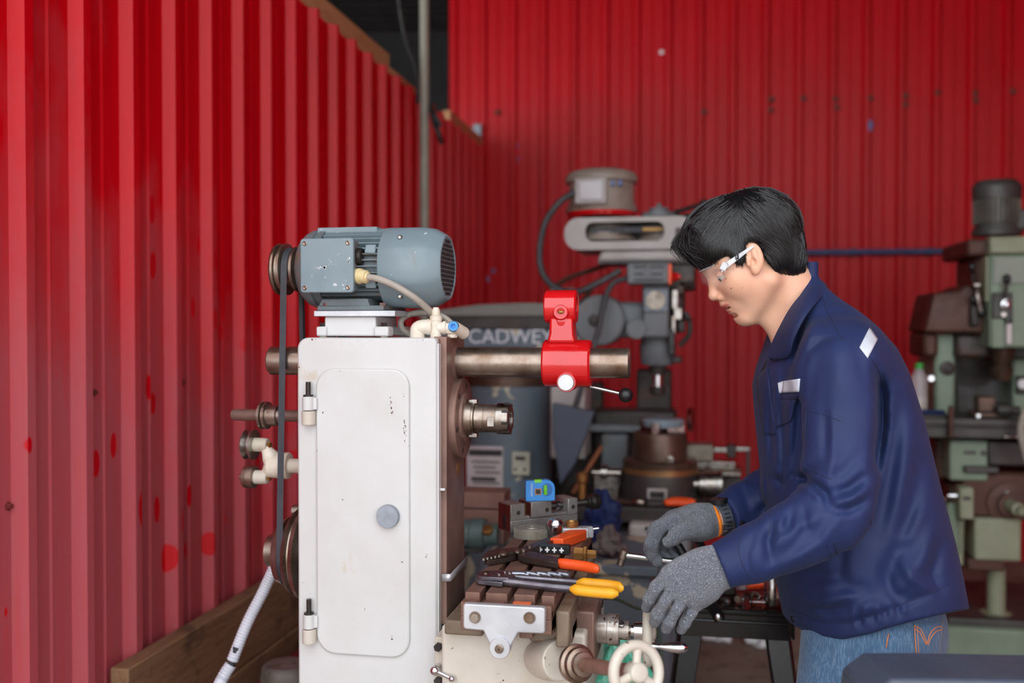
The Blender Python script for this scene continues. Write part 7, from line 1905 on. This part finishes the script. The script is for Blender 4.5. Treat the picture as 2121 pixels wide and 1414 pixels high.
# screw pillar
z0_ = PY(2063, 1292, 4.45).z; z1_ = PY(2063, 1172, 4.45).z; q = PY(2063, 1240, 4.45)
tl('elevating_pillar', M_GREEN2, (q.x, 4.45, z0_), (0, 0, 1), [(0, 0.085), (0.018, 0.085), (0.03, 0.062), (0.05, 0.060), (0.052, 0.036), (z1_-z0_, 0.036)], green, 32)
gb('knee_foot', M_OXID, 2004, 2082, 1158, 1182, 4.36, 4.6)
gb('knee_panel', M_GREEN2, 2018, 2116, 1074, 1162, 4.34, 4.6, 0.01)
gb('knee', M_OXID, 1990, 2200, 978, 1076, 4.38, 4.8, 0.02)
gb('knee_side', M_OXID, 1962, 1992, 1000, 1160, 4.5, 4.8, 0.02)
hb = gl2('hand_hub', M_OXID, 2088, 1042, 4.38, (0, -1, 0), [(0, 0.085), (0.015, 0.085), (0.02, 0.045), (0.03, 0.044), (0.034, 0.05), (0.05, 0.05), (0.052, 0.03)])
gl2('hub_handle', M_GREEN2, 2092, 1046, 4.33, (0.25, -1, -0.1), [(0, 0.026), (0.06, 0.026), (0.064, 0.018), (0.09, 0.016)], hb)
gl2('hub_bolt', M_STEEL, 2084, 1020, 4.37, (0, -1, 0), [(0, 0.010), (0.02, 0.010)], hb, 12)
bx2 = gb('switch_box', M_GREEN2, 1988, 2018, 1010, 1076, 4.28, 4.38, 0.008); gb('box_label', M_GRIME2, 1995, 2011, 1028, 1036, 4.277, 4.282, 0, bx2)
gl2('oil_lever', M_BRIGHT, 1962, 1026, 4.32, (1, 0.1, 0), [(0, 0.010), (0.02, 0.016), (0.06, 0.016), (0.07, 0.008)]); 
m = MB(); m.cyl(PY(1955, 1036, 4.32), PY(1958, 1028, 4.32), 0.009, seg=10); m.build('lever_tip', M_STEEL, green)
m = MB(); m.tube(bez([PY(1966, 1040, 4.36), PY(1974, 1090, 4.36), PY(1978, 1140, 4.38)], 14), 0.022, 10); m.build('drain_hose', M_GREEN, green)
m = MB(); m.cyl(PY(1990, 1076, 4.4), PY(1988, 1168, 4.4), 0.014, seg=12); m.build('guide_rod', M_GREEN2, green)
# saddle and table
sd_ = gb('saddle', M_GREEN, 1967, 2048, 912, 996, 4.36, 4.7, 0.01); gb('maker_plate', M_GRIME2, 1996, 2022, 933, 941, 4.357, 4.362, 0, sd_); gl2('saddle_port', M_GRIME2, 2037, 938, 4.358, (0, -1, 0), [(0, 0.012), (0.006, 0.012)], sd_, 14)
gb('saddle_right', M_GRIME, 2046, 2200, 915, 966, 4.35, 4.7, 0.01); gb('saddle_lip', M_GRIME2, 1998, 2070, 966, 980, 4.33, 4.6, 0.006); gb('saddle_left', M_OXID, 1935, 1968, 905, 995, 4.5, 4.7, 0.02)
tz1 = PY(2050, 868, 4.28).z
tg = gb('table', M_GRIME2, 1860, 2240, 868, 882, 4.28, 4.62, 0.004); gb('table_slot', M_GRIME, 1862, 2238, 882, 888, 4.29, 4.62, 0.002, tg); gb('table_lower', M_GRIME2, 1862, 2238, 888, 908, 4.285, 4.62, 0.004, tg)
gb('table_crank', M_OXID, 1966, 1976, 840, 908, 4.24, 4.27, 0.006)
gl2('stop_bolt', M_STEEL, 2078, 904, 4.275, (1, 0, 0), [(0, 0.008), (0.08, 0.008), (0.082, 0.016), (0.11, 0.016)])
# column and head
gb('column', M_GRIME2, 1975, 2200, 690, 870, 4.75, 5.05, 0.02)
gb('column_left', M_GREEN, 1936, 1980, 690, 862, 4.55, 4.9, 0.015); gl2('column_knob', M_GRIME, 1961, 762, 4.55, (0, -1, 0), [(0, gw(14)), (0.02, gw(14)), (0.024, gw(6)), (0.03, gw(5))])
gl2('column_stud', M_BRIGHT, 1927, 783, 4.52, (0, -1, 0), [(0, 0.012), (0.02, 0.012)])
m = MB(); o_ = PY(1912, 690, 4.45); P = [(1914, 688), (2040, 690), (2040, 602), (2002, 588), (1985, 602), (1934, 606)]
m.prism([(PY(x, y, 4.45).x, PY(x, y, 4.45).z) for x, y in P], 'Y', 4.45, 4.8); m.build('ram_hood', M_OXID, green, bevel=0.012)
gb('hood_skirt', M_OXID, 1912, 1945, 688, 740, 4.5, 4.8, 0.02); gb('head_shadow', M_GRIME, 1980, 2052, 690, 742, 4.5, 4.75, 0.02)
hd = gb('head', M_GREEN, 2050, 2240, 525, 720, 4.36, 4.8, 0.01)
gb('head_upper', pmat('greyish_green_paint', rgb(150, 158, 146), rgb(132, 140, 128), 4, rough=0.5, dirt=rgb(110, 100, 78), dirt_scale=4, dirt_at=0.6), 2058, 2240, 530, 588, 4.352, 4.5, 0.006, hd)
gb('head_edge', M_GREEN2, 2042, 2052, 530, 625, 4.38, 4.6, 0.004); gb('head_back', M_OXID, 2018, 2046, 530, 700, 4.48, 4.8, 0.02); gb('quill_panel', M_GREEN, 2055, 2080, 655, 720, 4.35, 4.4, 0.004)
gb('top_plate', M_GREEN2, 2051, 2240, 488, 524, 4.34, 4.85, 0.008); gb('top_plate_end', M_OXID, 2004, 2052, 494, 530, 4.40, 4.85, 0.014)
# finned motor on top
q = PY(2064, 440, 4.60); zA, zB, zC = PY(2064, 488, 4.60).z, PY(2064, 412, 4.60).z, PY(2064, 373, 4.60).z
rm = gw(40, 4.6)
M_FIN = pmat('oily_fin', rgb(128, 122, 112), rgb(92, 88, 80), 20, rough=0.45, metal=0.3)
mo = tl('motor', M_GRIME2, (q.x, 4.60, zA), (0, 0, 1), [(0, rm*1.12), (0.02, rm*1.12), (0.05, rm*0.92), (zB-zA, rm*0.92)], green, 40)
for k in range(32):
    a = 2*math.pi*k/32; m = MB(); m.obox((q.x + rm*0.97*math.cos(a), 4.60 + rm*0.97*math.sin(a), (zA + 0.05 + zB)/2), (rm*0.22, 0.005, zB - zA - 0.05), Matrix.Rotation(a, 3, 'Z')); m.build('cooling_fin', M_FIN, mo)
tl('motor_cowl', M_GRIME2, (q.x, 4.60, zB - 0.005), (0, 0, 1), [(0, rm*1.10), (0.05, rm*1.13), (zC-zB-0.02, rm*1.10), (zC-zB, rm*0.9), (zC-zB+0.004, 0.01)], mo, 40)
gb('motor_box', M_GRIME2, 2100, 2135, 432, 476, 4.55, 4.7, 0.01, mo)
# controls on the head
gb('feed_plate', M_GRIME2, 2056, 2098, 606, 660, 4.342, 4.36, 0.004); gl2('feed_dial', M_BRIGHT, 2081, 630, 4.342, (0, -1, 0), [(0, gw(9)), (0.02, gw(9)), (0.022, gw(4)), (0.024, gw(3))]); gl2('dial_pin', M_STEEL, 2077, 651, 4.342, (0, -1, 0), [(0, 0.010), (0.014, 0.010)])
for (xa_, ya_, xb2, yb2) in ((2081, 616, 2085, 590), ):
    m = MB(); m.cyl(PY(xa_, ya_, 4.33), PY(xb2, yb2, 4.32), 0.007, seg=10); m.build('speed_lever', M_GRIME, green); m = MB(); m.sphere(PY(2086, 578, 4.32), gw(7), (1, 1, 1.5), 16); m.build('lever_knob', M_BLACKP, green)
m = MB(); m.cyl(PY(2014, 566, 4.42), PY(2018, 600, 4.44), 0.007, seg=8); m.build('clutch_lever', M_GRIME, green); m = MB(); m.sphere(PY(2013, 553, 4.42), gw(6.5), (1, 1, 1.6), 16); m.build('lever_knob', M_BLACKP, green)
m = MB(); m.tube(bez([PY(2024, 590, 4.42), PY(2026, 615, 4.40), PY(2032, 645, 4.40)], 12), 0.011, 10); m.build('feed_arm', M_STEEL, green); gb('arm_cap', M_STEEL, 2016, 2033, 585, 595, 4.40, 4.44, 0.006)
for px_, py_ in ((2016, 620), (2033, 648)): 
    m = MB(); m.sphere(PY(px_, py_, 4.40), gw(6), (1, 1, 1.6), 14); m.build('lever_knob', M_BLACKP, green)
gb('arm_body', M_GRIME, 2010, 2030, 630, 676, 4.42, 4.5, 0.01)
gb('scale_strip', M_PLATE, 2085, 2096, 668, 712, 4.345, 4.36, 0.002); gl2('scale_knob', M_BLACKP, 2088, 664, 4.345, (0, -1, 0), [(0, gw(6)), (0.02, gw(6)), (0.022, gw(4))])
q = PY(2075, 750, 4.55)
zS = lambda py: PY(2075, py, 4.55).z
tl('spindle', M_BROWNI, (q.x, 4.55, zS(788)), (0, 0, 1), [(0, gw(16)), (0.012, gw(18)), (zS(766)-zS(788), gw(22)), (zS(755)-zS(788), gw(16)), (zS(740)-zS(788), gw(22)), (zS(722)-zS(788), gw(25))], green, 32)
tl('spindle_face', M_GRIME, (PY(2015, 745, 4.74).x, 4.75, PY(2015, 745, 4.74).z), (0, -1, 0), [(0, 0.12), (0.02, 0.12), (0.024, 0.07), (0.03, 0.06)], green)
m = MB(); m.tube(bez([PY(2135, 830, 4.2), PY(2118, 870, 4.2), PY(2116, 905, 4.2), PY(2130, 960, 4.2)], 24), 0.014, 10); m.build('coolant_hose', M_HOSE, green)
gb('side_panel', M_GREEN, 2098, 2240, 745, 868, 4.60, 4.9, 0.01)
gb('side_switch', M_GRIME, 2106, 2140, 778, 816, 4.58, 4.61, 0.004); gl2('switch_button', M_WHITEPR, 2118, 795, 4.58, (0, -1, 0), [(0, 0.022), (0.012, 0.02)])
# vise on its table
gv = empty('dark_vise', (PY(2058, 868, 4.35).x, 4.40, tz1), 'dark greasy machine vise bolted on the green machine table', 'vise')
def vz(name, mat, px0, px1, z0, z1, y0, y1):
    m = MB(); m.box(PY(px0, 860, y0).x, PY(px1, 860, y0).x, y0, y1, tz1 + z0, tz1 + z1); m.build(name, mat, gv, bevel=0.005)
vz('vise_body', M_BROWNI, 2018, 2090, 0.001, 0.022, 4.34, 4.46); vz('vise_jaw', M_BROWNI, 2026, 2062, 0.022, 0.085, 4.36, 4.44); vz('vise_slide', M_GRIME, 2060, 2094, 0.022, 0.058, 4.36, 4.44)
gl2('vise_screw', M_GRIME2, 2062, 848, 4.335, (1, -0.1, 0), [(0, 0.012), (0.01, 0.024), (0.05, 0.026), (0.055, 0.018), (0.09, 0.016)], gv); gl2('vise_stud', M_BRIGHT, 2024, 860, 4.34, (0, -1, 0), [(0, 0.008), (0.02, 0.008)], gv, 12)
# bottle of milky coolant and a blue tray on the table
t = NT('thin_clear_plastic'); t.set(col=rgb(206, 202, 206), rough=0.15, alpha=0.45, spec=0.6); M_BOT = t.m
q = PY(1905, 866, 4.38); zz3 = lambda py: PY(1905, py, 4.38).z - PY(1905, 866, 4.38).z
gwb = lambda px: px/FPX*4.38*0.98
bot = empty('plastic_bottle', (q.x, 4.40, tz1 + 0.001), 'clear plastic bottle with green cap half full of white coolant', 'bottle')
b = MB(); b.lathe((q.x, 4.40, tz1 + 0.001), (0, 0, 1), [(0, gwb(15)), (0.006, gwb(17)), (zz3(830), gwb(17)), (zz3(826), gwb(16)), (zz3(800), gwb(17)), (zz3(785), gwb(15)), (zz3(772), gwb(8)), (zz3(768), gwb(7))], 28); b.build('shell', M_BOT, bot)
b = MB(); b.lathe((q.x, 4.40, tz1 + 0.003), (0, 0, 1), [(0, gwb(14)), (0.006, gwb(16)), (zz3(829), gwb(16))], 28); b.build('coolant', pmat('milky_coolant', rgb(216, 208, 186), rgb(200, 190, 166), 20, rough=0.3), bot)
b = MB(); b.lathe((q.x, 4.40, tz1 + zz3(769)), (0, 0, 1), [(0, gwb(8)), (zz3(757)-zz3(769), gwb(8)), (zz3(756)-zz3(769), gwb(6))], 20); b.build('cap', pmat('green_cap', rgb(44, 160, 62), None, rough=0.4), bot)
tr = empty('blue_tool_tray', (PY(1935, 868, 4.30).x, 4.34, tz1 + 0.001), 'small tray with blue cloth on the green machine table beside the bottle', 'tray')
xa, xb_ = PY(1898, 866, 4.30).x, PY(1966, 866, 4.30).x
b = MB(); b.box(xa, xb_, 4.29, 4.335, tz1 + 0.001, tz1 + 0.012); b.build('tray_plate', M_GRIME2, tr, bevel=0.003)
b = MB(); b.obox(((xa+xb_)/2 + 0.0, 4.312, tz1 + 0.022), (0.10, 0.03, 0.020)); b.build('cloth', M_RAGB if 'M_RAGB' in globals() else M_BLUEPL, tr, bevel=0.008)
for xx in (xa + 0.006, xb_ - 0.006):
    b = MB(); b.lathe((xx, 4.288, tz1 + 0.007), (0, -1, 0), [(0, 0.007), (0.006, 0.006)], 12); b.build('stud', M_BRIGHT, tr)
# ------------------------------------------------------------------ stool with small parts, near things
M_BLK = pmat('black_gloss_paint', rgb(24, 24, 27), rgb(18, 18, 20), 12, rough=0.24, rvar=0.06, dirt=rgb(40, 38, 36), dirt_scale=8, dirt_at=0.62)
SY = 2.30
sz = PY(1520, 1262, SY).z
sx0, sx1 = PY(1396, 1262, SY).x, PY(1650, 1262, SY).x
sy1 = SY + (sx1 - sx0)
stool = empty('metal_stool', ((sx0+sx1)/2, (SY+sy1)/2, 0.0), 'glossy black metal stool with splayed legs behind the gloved hands', 'stool')
b = MB(); b.prism(rrect(sx0, sx1, SY, sy1, 0.03, 5), 'Z', sz - 0.012, sz - 0.003); b.build('seat', M_BLK, stool, bevel=0.003)
b = MB(); c_ = [Vector((x, y, sz - 0.006)) for x, y in rrect(sx0, sx1, SY, sy1, 0.03, 5)]; b.tube(c_, 0.007, 10, closed=True); b.build('seat_rim', M_BLK, stool)
zap = PY(1520, 1322, SY).z
for (x0_, x1_, y0_, y1_) in ((sx0 + 0.012, sx1 - 0.012, SY + 0.002, SY + 0.008), (sx0 + 0.012, sx1 - 0.012, sy1 - 0.008, sy1 - 0.002), (sx0 + 0.002, sx0 + 0.008, SY + 0.012, sy1 - 0.012), (sx1 - 0.008, sx1 - 0.002, SY + 0.012, sy1 - 0.012)):
    b = MB(); b.box(x0_, x1_, y0_, y1_, zap, sz - 0.011); b.build('apron', M_BLK, stool, bevel=0.0015)
zr_ = PY(1520, 1287, SY).z
b = MB(); b.cyl((sx0 + 0.02, SY + 0.001, zr_), (sx1 - 0.02, SY + 0.001, zr_), 0.0035, seg=10); b.build('apron_bead', M_BLK, stool)
spl = 0.075
for ix, iy in ((0, 0), (1, 0), (0, 1), (1, 1)):
    xx = sx1 if ix else sx0; yy = sy1 if iy else SY; dx, dy = (1 if ix else -1), (1 if iy else -1)
    top = Vector((xx - dx*0.022, yy - dy*0.022, sz - 0.014)); bot_ = Vector((xx + dx*spl, yy + dy*spl, 0.0))
    rs_ = []
    for p, w_ in ((top, 0.044), (top.lerp(bot_, 0.10), 0.048), (bot_, 0.030)):
        rs_.append([(p.x - dx*w_, p.y + dy*0.0, p.z), (p.x, p.y + dy*0.006, p.z), (p.x + dx*0.006, p.y, p.z), (p.x, p.y - dy*w_, p.z), (p.x - dx*0.006, p.y - dy*w_, p.z), (p.x - dx*0.006, p.y - dy*0.006, p.z), (p.x - dx*w_, p.y - dy*0.006, p.z)])
    b = MB(); b.rings(rs_); b.build('leg', M_BLK, stool, bevel=0.002)
for a_, c_ in (((0, 0), (1, 0)), ((0, 1), (1, 1)), ((0, 0), (0, 1)), ((1, 0), (1, 1))):
    def lp_(i): 
        xx = sx1 if i[0] else sx0; yy = sy1 if i[1] else SY; dx, dy = (1 if i[0] else -1), (1 if i[1] else -1)
        top = Vector((xx - dx*0.022, yy - dy*0.022, sz)); bt = Vector((xx + dx*spl, yy + dy*spl, 0)); return top.lerp(bt, 0.62) - Vector((dx*0.012, dy*0.012, 0))
    b = MB(); b.cyl(lp_(a_), lp_(c_), 0.009, seg=10); b.build('foot_rail', M_BLK, stool)
def son(px, py): q = PZ(px, py, sz); return Vector((q.x, q.y, sz + 0.0015))
SGR = 'small parts on the black stool'
# steel flask
q = son(1602, 1258); q.y += 0.02
b = MB(); b.lathe(q, (0, 0, 1), [(0, 0.0195), (0.002, 0.0205), (0.066, 0.0205), (0.070, 0.018), (0.072, 0.018), (0.073, 0.0195), (0.080, 0.0195), (0.082, 0.017), (0.084, 0.019), (0.092, 0.019), (0.093, 0.016)], 32)
o = b.build('steel_canister', pmat('satin_steel', rgb(184, 178, 176), rgb(164, 158, 156), 20, rough=0.28, metal=1.0), base=q); tag(o, 'small brushed steel canister with a neck standing on the black stool', 'canister', SGR)
def bolt_at(px, py, ang, L, r, label, mat=None):
    q = son(px, py); d = Vector((math.cos(ang), math.sin(ang), 0)); h = q + Vector((0, 0, r*1.75))
    e = empty('hex_bolt', q, label, 'bolt', SGR)
    b = MB(); b.hexa(h, h + d*r*1.3, r*1.9); b.build('head', mat or M_BRIGHT, e, bevel=0.0005)
    b = MB(); n = int(L/0.0012); b.tube([h + d*(r*1.3 + L*k/n) for k in range(n + 1)], [r if k % 2 else r*0.9 for k in range(n + 1)], 12); b.build('shank', mat or M_BRIGHT, e)
bolt_at(1552, 1254, 0.05, 0.030, 0.0042, 'bright zinc bolt lying beside the steel canister on the stool')
bolt_at(1542, 1248, 2.9, 0.018, 0.0040, 'short zinc bolt with its head turned towards the brown pin')
def nut_at(px, py, r, label, name='hex_nut', up=True, mat=None, cat='nut'):
    q = son(px, py); b = MB()
    d = Vector((0, 0, 1)) if up else Vector((0.3, -1, 0.0)).normalized()
    c = q if up else q + Vector((0, 0, r))
    b.lathe(c, d, [(0, r*0.55), (0, r), (r*0.9, r), (r*0.9, r*0.55), (0, r*0.55)], 6 if cat == 'nut' else 24, cap=False)
    o = b.build(name, mat or M_BRIGHT, bevel=0.0004); tag(o, label, cat, SGR)
nut_at(1506, 1252, 0.0095, 'bright zinc nut lying flat near the corner of the black stool')
nut_at(1575, 1248, 0.0085, 'zinc nut on edge against the foot of the steel canister', up=False)
nut_at(1562, 1245, 0.0115, 'worn ring standing on edge behind the zinc bolt', 'steel_ring', False, M_STEELB, 'ring')
q = son(1528, 1250); b = MB(); b.lathe(q + Vector((0, 0, 0.0085)), (0.25, 1, 0), [(0, 0.0078), (0.001, 0.0085), (0.028, 0.0085)], 20); tag(b.build('round_pin', M_STEELB), 'stubby brown steel pin lying end on among the bolts', 'pin', SGR)
q = son(1500, 1243); b = MB(); b.lathe(q, (0, 0, 1), [(0, 0.006), (0.0, 0.0125), (0.003, 0.0125), (0.003, 0.006), (0.0, 0.006)], 24, cap=False); tag(b.build('washer', M_BRIGHT), 'flat bright washer lying behind the zinc nut on the stool', 'washer', SGR)
# orange snips lying at the back
sn = empty('orange_snips', son(1565, 1228), 'snips with a short orange grip lying at the back of the stool', 'snips', SGR)
q0_ = son(1548, 1226); b = MB(); b.tube([q0_ + Vector((0, 0, 0.016)), q0_ + Vector((0.025, 0.01, 0.018)), q0_ + Vector((0.06, 0.02, 0.024))], [0.010, 0.013, 0.010], 10); b.build('grip', M_ORANGE, sn)
b = MB(); b.tube([q0_ + Vector((-0.005, 0.03, 0.008)), q0_ + Vector((0.04, 0.03, 0.018)), q0_ + Vector((0.075, 0.03, 0.032))], 0.006, 8); b.build('blade', M_BRIGHT, sn)
b = MB(); b.obox(q0_ + Vector((-0.02, 0.01, 0.0095)), (0.035, 0.018, 0.018), Matrix.Rotation(0.4, 3, 'Z')); b.build('jaw', M_ALU, sn, bevel=0.003)
q = son(1478, 1238); b = MB(); b.obox(q + Vector((0, 0.03, 0.020)), (0.10, 0.05, 0.038), Matrix.Rotation(0.15, 3, 'Z')); tag(b.build('dark_case', M_GRIME, bevel=0.006), 'dark grey case lying at the left back of the stool top', 'case', SGR)
# black clamp bar sloping from the hands down over the stool edge
p0_, p1_ = PY(1452, 1210, SY - 0.06), PY(1488, 1276, SY - 0.025)
cl_ = stool
d_ = (p1_ - p0_).normalized(); s_ = d_.cross(Vector((0, 1, 0))).normalized(); n_ = d_.cross(s_)
b = MB(); b.obox((p0_ + p1_)/2, ((p1_ - p0_).length + 0.02, 0.026, 0.008), Matrix((d_, s_, n_)).transposed()); b.build('folding_bar', M_BLK, cl_, bevel=0.002)
b = MB(); b.lathe(p1_ + Vector((0, -0.003, 0)), (0, -1, 0), [(0, 0.008), (0.006, 0.008), (0.008, 0.005), (0.008, 0)], 16); b.build('bar_bolt', M_BRIGHT, cl_)
# wrench held in the far hand
wr = empty('socket_wrench', tuple(Vector(to_world(Q(1355, 1158, 1.95)))), 'bright steel bar of a socket wrench held in the far gloved hand', 'wrench')
b = MB(); b.cyl(Vector(to_world(Q(1292, 1149, 1.955))), Vector(to_world(Q(1400, 1163, 1.945))), 0.0062, seg=14); b.build('bar', M_BRIGHT, wr)
b = MB(); b.lathe(Vector(to_world(Q(1292, 1146, 1.955))), Vector(to_world(Q(1283, 1172, 1.955))) - Vector(to_world(Q(1294, 1140, 1.955))), [(-0.008, 0.006), (-0.006, 0.0085), (0.010, 0.0085), (0.012, 0.007), (0.024, 0.007), (0.026, 0.005)], 16); b.build('head', M_STEELB, wr)
b = MB(); b.cyl(Vector(to_world(Q(1404, 1128, 1.965))), Vector(to_world(Q(1428, 1170, 1.955))), 0.0085, seg=12); b.build('handle', M_BLACKP, wr)
b = MB(); b.sphere(Vector(to_world(Q(1409, 1162, 1.95))), 0.0075, seg=12); b.build('ball_end', M_BRIGHT, wr)
b = MB(); b.cyl(Vector(to_world(Q(1446, 1118, 2.02))), Vector(to_world(Q(1470, 1160, 2.05))), 0.0085, seg=12); b.build('second_handle', M_BLACKP, wr)
# green plastic bag hanging behind the handwheels
t = NT('green_film'); t.set(col=t.mix(t.ramp(t.noise(9, 4), 0.3, 0.7), rgb(52, 168, 134), rgb(110, 204, 176)), rough=0.22, alpha=0.92, spec=0.6); t.bump(t.noise(22, 4, 0.7), 0.5, 0.01); M_BAG = t.m
p_ = PY(1275, 1390, 2.05)
m = MB(); m.sphere((0, 0, 0), 1.0, seg=48)
rs = np.random.default_rng(4); ph = rs.uniform(0, 6.28, 16)
for v in m.bm.verts:
    q = v.co.copy(); a = math.atan2(q.y, q.x)
    w = 1 + 0.10*math.sin(5*a + ph[0] + 2*q.z) + 0.07*math.sin(9*a + ph[1] - 4*q.z) + 0.05*math.sin(14*a + ph[2] + 6*q.z)
    top = max(0, q.z); k = (1 - 0.40*top**2)
    v.co = Vector((p_.x + 0.082*q.x*w*k, 2.06 + 0.060*q.y*w*k, PY(1275, 1328, 2.05).z - 0.125 + 0.125*q.z + 0.01*math.sin(3*a + ph[3])))
bag = m.build('plastic_bag', M_BAG, smooth=60); 
zb0 = bag.location.z
tag(bag, 'crumpled translucent green plastic bag behind the cream handwheels', 'bag')
st_ = empty('bag_bin', (p_.x, 2.06, 0.0), 'dark bin standing behind the cream handwheels under the green bag', 'bin')
b = MB(); b.lathe((p_.x, 2.06, 0.0), (0, 0, 1), [(0, 0.075), (zb0 - 0.003, 0.095)], 28); b.build('bin_wall', M_GRIME, st_)
b = MB(); b.torus((p_.x, 2.06, zb0 - 0.008), (0, 0, 1), 0.095, 0.005, 32, 8); b.build('bin_rim', M_GRIME, st_)
# green cable trailing from the table side
m = MB(); m.tube(bez([PY(1246, 1238, 1.74), PY(1275, 1240, 1.80), PY(1310, 1256, 1.90), PY(1345, 1272, 2.0), PY(1368, 1330, 2.05), PY(1372, 1420, 2.06)], 60), 0.0032, 8)
m.build('trailing_cable', pmat('dark_green_cable', rgb(66, 74, 62), None, rough=0.5), mill)
# grey tool case in the near right corner, on a bench
ZCS = 1.30
ctop = PD(1905, 1352, ZCS + 0.10).z
cf = lambda px, d: PD(px, 1351, d)
bench = empty('work_bench', (PD(2000, 1380, ZCS).x + 0.10, PD(2000, 1380, ZCS).y, 0.0), 'plain steel bench under the dark grey tool case', 'bench')
p_a = PD(1792, 1370, ZCS); ux = RT; uy = Vector((FW.x, FW.y, 0)).normalized()
def fr(a, d, z): q = Vector((p_a.x, p_a.y, 0)) + ux*a + uy*d; return Vector((q.x, q.y, z))
RR = Matrix((ux, uy, Vector((0, 0, 1)))).transposed()
zbench = ctop - 0.155
b = MB(); b.obox(fr(0.24, 0.03, zbench - 0.015), (0.56, 0.40, 0.03), RR); b.build('bench_top', M_GRIME2, bench, bevel=0.003)
for a_, d_ in ((0.0, -0.13), (0.48, -0.13), (0.0, 0.19), (0.48, 0.19)):
    b = MB(); b.obox(fr(a_, d_, (zbench - 0.03)/2), (0.035, 0.035, zbench - 0.03), RR); b.build('leg', M_GRIME2, bench)
case = empty('tool_case', fr(0.20, 0.04, zbench + 0.001), 'dark slate grey plastic tool case standing on the steel bench', 'case')
M_CASE = pmat('slate_plastic', rgb(72, 80, 96), rgb(64, 72, 86), 8, rough=0.45); M_CASED = pmat('dark_slate_plastic', rgb(44, 46, 54), rgb(38, 40, 46), 8, rough=0.5)
o_ = fr(0, 0, zbench + 0.001); H_ = ctop - zbench - 0.001
b = MB(); b.slab([(0.008, 0), (0.42, 0), (0.42, H_ - 0.052), (0.008, H_ - 0.052)], o_, ux, Vector((0, 0, 1)), uy, 0.10); b.build('case_body', M_CASED, case, bevel=0.004)
b = MB(); b.slab([(0.0, H_ - 0.052), (0.43, H_ - 0.052), (0.43, H_ - 0.006), (0.10, H_), (0.034, H_), (0.004, H_ - 0.022)], o_ - uy*0.006, ux, Vector((0, 0, 1)), uy, 0.112); b.build('case_lid', M_CASE, case, bevel=0.007, seg=3)
b = MB(); b.slab([(0.17, H_ - 0.020), (0.30, H_ - 0.022), (0.30, H_ - 0.0125), (0.17, H_ - 0.0105)], o_ - uy*0.008, ux, Vector((0, 0, 1)), uy, 0.004); b.build('lid_groove', M_CASED, case)
b = MB(); b.lathe(fr(0.086, -0.007, zbench + H_ - 0.013), -uy, [(0, 0.0032), (0.002, 0.0032)], 12); b.build('lid_rivet', M_CASED, case)
b = MB(); b.slab([(0.05, H_ - 0.060), (0.20, H_ - 0.060), (0.20, H_ - 0.085), (0.05, H_ - 0.085)], o_ - uy*0.006, ux, Vector((0, 0, 1)), uy, 0.007); b.build('front_panel', M_BROWNI, case, bevel=0.002)
# pale cable on the floor behind the person
m = MB(); m.tube(bez([PZ(1935, 1340, 0.006), PZ(1990, 1352, 0.006), PZ(2060, 1372, 0.006), PZ(2140, 1392, 0.006)], 30), 0.010, 8)
tag(m.build('floor_cable', pmat('white_cable', rgb(190, 188, 190), None, rough=0.5)), 'pale cable lying on the floor before the green machine', 'cable')
# litter on the floor seen between the stool legs
for k, (px_, py_, w_) in enumerate(((1470, 1318, 0.03), (1500, 1322, 0.028), (1560, 1328, 0.035), (1580, 1334, 0.025))):
    q = PZ(px_, py_ + 8, 0.0)
    if q.y > 6.2 or q.y < 0: continue
    lump('white_scrap', (q.x, q.y, 0.001), (w_*1.5, w_, w_*0.9), M_WHITEPR, 'white crumpled scrap lying on the floor beyond the black stool legs', 'scrap', 20 + k, 0.3, 14)['group'] = 'white scraps on the floor'
